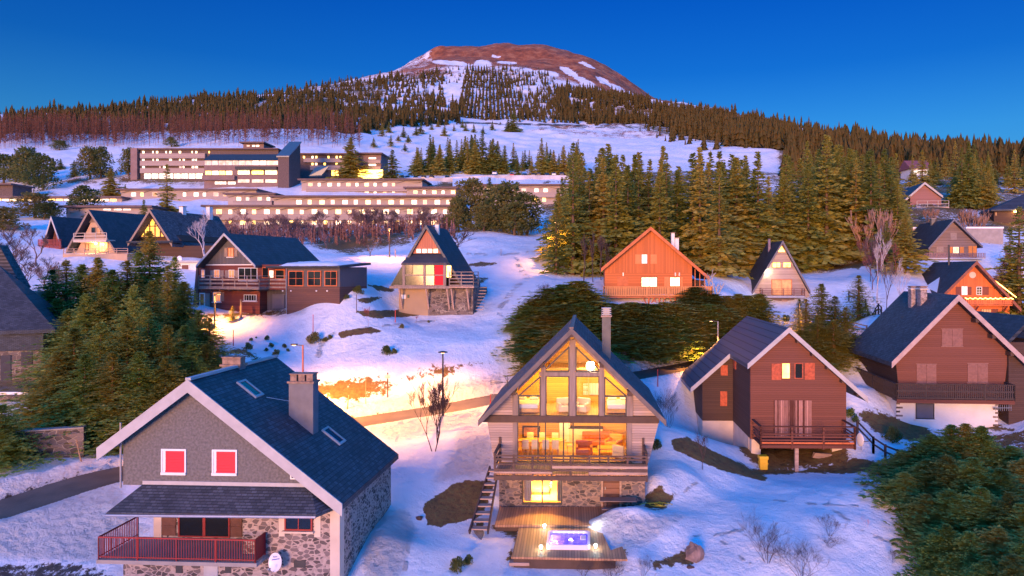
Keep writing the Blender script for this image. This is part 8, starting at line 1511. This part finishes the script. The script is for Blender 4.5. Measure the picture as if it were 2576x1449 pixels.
# shrubs of the foreground snow
SH = dict(stems=7, depth=5, r0=.075, rmin=.007, up=.25, spread=.62, shr=.8, kids=(2, 3))
def shrub(r_, x, yb, yt, label, key=71, w=1.2, m=TWD, **k):
    b = hit(*q(r_, x, yb)); px, py = q(r_, x, yt); kk = dict(SH); kk.update(k); return bare_tree(px, b.y, py, label, None, key, m, 'bare_shrub', w, 'shrub', **kk)
shrub('C3', 640, 1345, 940, 'wide fan shaped bare shrub with two stems in the foreground snow', 71, 1.35); shrub('C3', 1110, 1150, 960, 'small leafless shrub right of the fan shaped shrub', 72, 1.3); shrub('C3', 900, 1470, 1180, 'leafless shrub cut by the bottom edge below the fan shaped one', 73, 1.6); shrub('C3', 1110, 1250, 1130, 'sprawling low twigs below the small leafless shrub', 74, 2.0)
shrub('C3', 150, 650, 330, 'small bare tree on the grass strip before the cream plinth', 75, .8, stems=1, r0=.12); shrub('C2', 2470, 330, -10, 'leafless shrub right of the glazed chalet roof', 76, .8); shrub('C2', 2400, 250, 20, 'thin leafless shrub behind the right roof edge', 77, .7)
shrub('C2', 2050, 1480, 1320, 'bare twigs at the bottom edge below the wooden terrace', 78, 1.8); shrub('C2', 1830, 1480, 1340, 'thin twigs left of those below the terrace', 79, 1.0); shrub('C2', 2280, 1460, 1260, 'thin upright twigs right of the lower terrace', 80, .8)
shrub('C3', 1385, 1095, 1045, 'tiny reddish twig in the snow', 72, .5, ORAIL, stems=2); shrub('C3', 1590, 1350, 1290, 'tiny twig tuft in the snow at the lower right', 73, .8)
shrub('B2', 205, 775, 610, 'small russet sapling left of the asphalt apron', 81, .8, mat('russet_leaf_twigs', (.28, .055, .05), .9, .2, 2), stems=1, r0=.05, rmin=.02, up=.8, spread=.5); shrub('B2', 567, 755, 680, 'small red sapling in front of the stone base', 82, .8, MATS['russet_leaf_twigs'], stems=1, r0=.04, rmin=.02, up=.8)
shrub('B2', 1530, 560, 420, 'leafless shrub behind the left end of the tall hedge', 83, .9)
def bush(r_, x, yb, w_, label, m=None, h_=None, sd_=1):
    b = hit(*q(r_, x, yb)); s_ = b.y/FP*.3334; R = w_*s_/2; H_ = (h_ or w_*.6)*s_; inst('bush%d%s' % (sd_, m.name if m else ''), lambda: [('foliage', *pine_mesh(2.2, 2.2, sd_, 900, 9, .05, .42), m or PINEF)], 'evergreen_bush', b, (R/2.6, R/2.6, H_/2.4), RT.uniform(0, 6), label, 'bush')
for i, (r_, x, yb, w_, lb) in enumerate((('B2', 125, 515, 95, 'rounded green bush left of the red curtain chalet'), ('B2', 42, 553, 55, 'small dark bush below the rounded green one'), ('B2', 340, 990, 110, 'dark juniper bush alone in the middle of the snow field'), ('B2', 400, 985, 60, 'small juniper joined to the lone dark one'), ('B2', 455, 768, 55, 'low dark bush in front of the beige base'), ('B2', 658, 738, 30, 'tiny bush right of the low dark one'),
    ('B1', 2370, 895, 130, 'largest dark bush on the snow above the chimney'), ('B1', 2450, 890, 60, 'bush touching the largest dark one'), ('B1', 2490, 865, 50, 'small bush at the upper right of the largest'), ('B1', 1875, 935, 80, 'dark bush at the head of the gully'), ('B1', 1893, 880, 40, 'small bush above the gully head'), ('B1', 2015, 870, 55, 'small bush high in the scattered group'), ('B1', 2045, 925, 50, 'small bush in the middle of the scattered group'), ('B1', 2085, 985, 70, 'low bush at the bottom of the scattered group'), ('B1', 2145, 920, 50, 'grey bush right in the scattered group'), ('B1', 2010, 955, 40, 'tiny bush left in the scattered group'), ('B1', 2172, 950, 35, 'tiny bush at the right end of the scattered group'), ('B1', 1932, 860, 22, 'tiny bush at the top of the scattered group'),
    ('C3', 1590, 430, 170, 'low spreading conifer on the snow by the two-rail fence'), ('C3', 2440, 250, 120, 'green bush at the right corner of the white base'), ('C3', 1270, 250, 110, 'bright green laurel bush at the right corner of the brown house'), ('C3', 1310, 285, 70, 'small laurel bush before the bright green one'), ('C2', 880, 1420, 150, 'low green bush at the bottom edge left of the terrace'), ('C2', 960, 1360, 110, 'greyish bush behind the low green one'), ('C2', 2380, 500, 110, 'dark bush by the right wall of the glazed chalet'), ('B3', 780, 720, 90, 'small dark conifer bush at the snow patch behind the ribbed roof'))):
    bush(r_, x, yb, w_, lb, mat('laurel_leaf', (.06, .11, .015), .5, .3, 2) if 'laurel' in lb or 'green bush at the right' in lb else None, sd_=1+i % 3)
# ================================================================ far forest and larches: masses nobody could count
FOREST = [ # polygon, distance window, trees, height range, tint of density
 ([(-500, 290), (0, 300), (420, 262), (850, 212), (1000, 192), (1110, 175), (1160, 310), (1000, 318), (930, 330), (920, 420), (850, 345), (600, 335), (400, 330), (0, 340), (-500, 350)], (430, 1200), 5200, (7, 11)),
 ([(1110, 178), (1290, 178), (1330, 205), (1400, 225), (1560, 240), (1640, 262), (1760, 280), (1760, 330), (1680, 312), (1500, 316), (1400, 300), (1160, 305)], (600, 1120), 0, (7, 11)),
 ([(1400, 215), (1500, 232), (1640, 262), (1760, 285), (2000, 330), (2000, 350), (1960, 350), (1700, 315), (1480, 312), (1400, 290)], (600, 1120), 2300, (8, 12)),
 ([(1690, 318), (1960, 345), (1985, 440), (1950, 400), (1900, 380), (1690, 330)], (380, 620), 380, (9, 13)),
 ([(1560, 322), (1700, 322), (1900, 350), (1990, 440), (1850, 400), (1640, 345)], (380, 620), 70, (5, 11)),
 ([(1700, 272), (1960, 320), (2300, 375), (2620, 405), (2700, 560), (2300, 470), (2250, 560), (1960, 470), (1990, 380)], (270, 1100), 3600, (8, 13)),
 ([(840, 215), (1100, 172), (1300, 168), (1400, 195), (1400, 230), (1100, 215)], (950, 1150), 260, (5, 8)),
]
def scatter(poly, Yw, n, r):
    P_ = np.array(poly); k = 0; out = []
    while k < n:
        m = n*4; px = r.uniform(P_[:, 0].min(), P_[:, 0].max(), m); Y = np.exp(r.uniform(math.log(Yw[0]), math.log(Yw[1]), m)); py = base_py(px, Y); ok = in_poly(px, py, poly); px, Y = px[ok], Y[ok]
        # even spread over the picture, not over the hidden ground
        w = np.abs(base_py(px, Y*1.03)-base_py(px, Y)); ok = (r.random(len(px)) < np.clip(w/3.5, .06, 1)) & (vnoise((px-CX)/FP*Y, Y, 26, 6) > .2)
        out.append(np.c_[px[ok], Y[ok]]); k += ok.sum()
        if ok.sum() == 0: break
    return np.concatenate(out)[:n]
def far_conifers(pts, hr, r, w=.30):
    n = len(pts); x = (pts[:, 0]-CX)/FP*pts[:, 1]; y = pts[:, 1]; z = ground_z(x, y)-.3; H_ = r.uniform(*hr, n)*r.choice([.5, .7, .9, 1, 1.15, 1.35], n); R = H_*w*r.uniform(.75, 1.15, n); T = 4; K_ = 6; Vs = []
    for ti in range(T):
        f0 = ti/T; ang = r.uniform(0, 6.28, n)[:, None]+np.arange(K_)*2*math.pi/K_; rad = R[:, None]*(1-f0*.82)*r.uniform(.55, 1.15, (n, K_)); zz = z[:, None]+H_[:, None]*(f0*.86+.04-.05*r.random((n, K_)))
        a = np.stack([x[:, None]+rad*np.cos(ang), y[:, None]+rad*np.sin(ang), zz], -1); an2 = ang+math.pi/K_*1.25; rd2 = rad*.55; b = np.stack([x[:, None]+rd2*np.cos(an2), y[:, None]+rd2*np.sin(an2), zz+H_[:, None]*.07], -1); an3 = ang-math.pi/K_*1.25; c3 = np.stack([x[:, None]+rd2*np.cos(an3), y[:, None]+rd2*np.sin(an3), zz+H_[:, None]*.07], -1)
        top = np.repeat(np.stack([x, y, z+H_*min(1, f0+.42)], -1)[:, None], K_, 1); Vs.append(np.stack([a, b, top, c3], 2).reshape(-1, 3))
    V_ = np.concatenate(Vs); return V_, np.arange(len(V_)).reshape(-1, 4)
r2 = np.random.default_rng(4); VV = []; FF = []; off = 0
for poly, Yw, n, hr in FOREST:
    if not n: continue
    V_, F_ = far_conifers(scatter(poly, Yw, n, r2), hr, r2); VV.append(V_); FF.append(F_+off); off += len(V_)
# planted rows on the middle slope: lines running up the hill with snow between
rows_ = []
for i in range(30):
    xb = 1150+i*10.5; xt = 1175+i*7.2; dens = 1 if (xb < 1190 or 1225 < xb < 1300 or xb > 1405) else .75
    for k in range(46):
        f_ = k/45+r2.normal(0, .006)
        if r2.random() > dens: continue
        Y = 640*(1060/640)**f_; px = xb+(xt-xb)*f_+r2.normal(0, 1.1)
        if 130*0+f_ > .55 and 1290 < px < 1400 and r2.random() < .55: continue
        rows_.append((px, Y))
V_, F_ = far_conifers(np.array(rows_), (8, 11), r2, .26); VV.append(V_); FF.append(F_+off)
o = np_mesh('far_forest', np.concatenate(VV), np.concatenate(FF), FORF); tag(o, 'dark conifer forest covering the lower mountain', 'forest', kind='stuff')
# larches
def larches(pts, hr, r, trunks=True):
    n = len(pts); x = (pts[:, 0]-CX)/FP*pts[:, 1]; y = pts[:, 1]; z = ground_z(x, y)-.3; H_ = r.uniform(*hr, n); K_ = 60; f_ = r.random((n, K_))**.8*.8+.17; ang = r.uniform(0, 6.28, (n, K_)); rad = H_[:, None]*.17*(1.08-f_)*r.uniform(.5, 1.2, (n, K_)); zz = z[:, None]+H_[:, None]*f_
    c0 = np.stack([x[:, None]+0*f_, y[:, None]+0*f_, zz], -1); ti = np.stack([x[:, None]+rad*np.cos(ang), y[:, None]+rad*np.sin(ang), zz+rad*.35], -1); w = .16; up = np.array([0, 0, w]); sid = np.stack([-np.sin(ang), np.cos(ang), 0*ang], -1)*.12
    V1 = np.stack([c0-up, (c0+ti)/2+sid, ti+up*.6, (c0+ti)/2-sid+up], 2).reshape(-1, 3)
    t0_ = np.stack([x, y, z], -1); V2 = np.stack([t0_+[-.07, 0, 0], t0_+[.07, 0, 0], t0_+np.stack([0*x+.03, 0*x, H_], -1), t0_+np.stack([0*x-.03, 0*x, H_], -1)], 1).reshape(-1, 3); V_ = np.concatenate([V1, V2]) if trunks else V1; return V_, np.arange(len(V_)).reshape(-1, 4)
V_, F_ = larches(np.concatenate([scatter([(-500, 335), (0, 330), (300, 330), (600, 325), (880, 330), (920, 375), (880, 372), (600, 368), (300, 368), (0, 366), (-500, 370)], (330, 500), 1000, r2), scatter([(-300, 345), (330, 345), (400, 372), (-300, 372)], (330, 430), 260, r2)]), (11, 17), r2)
o = np_mesh('larch_wood', V_, F_, LARF); tag(o, 'reddish leafless larch wood above the hotel', 'larch wood', kind='stuff')
# dry undergrowth in the thicket
pts = np.c_[r2.uniform(560, 1150, 420), r2.uniform(120, 160, 420)]; V_, F_ = larches(pts, (1.5, 3.8), r2, False); o = np_mesh('undergrowth', V_, F_, TWG); tag(o, 'purple-brown brushwood under the leafless trees', 'undergrowth', kind='stuff')
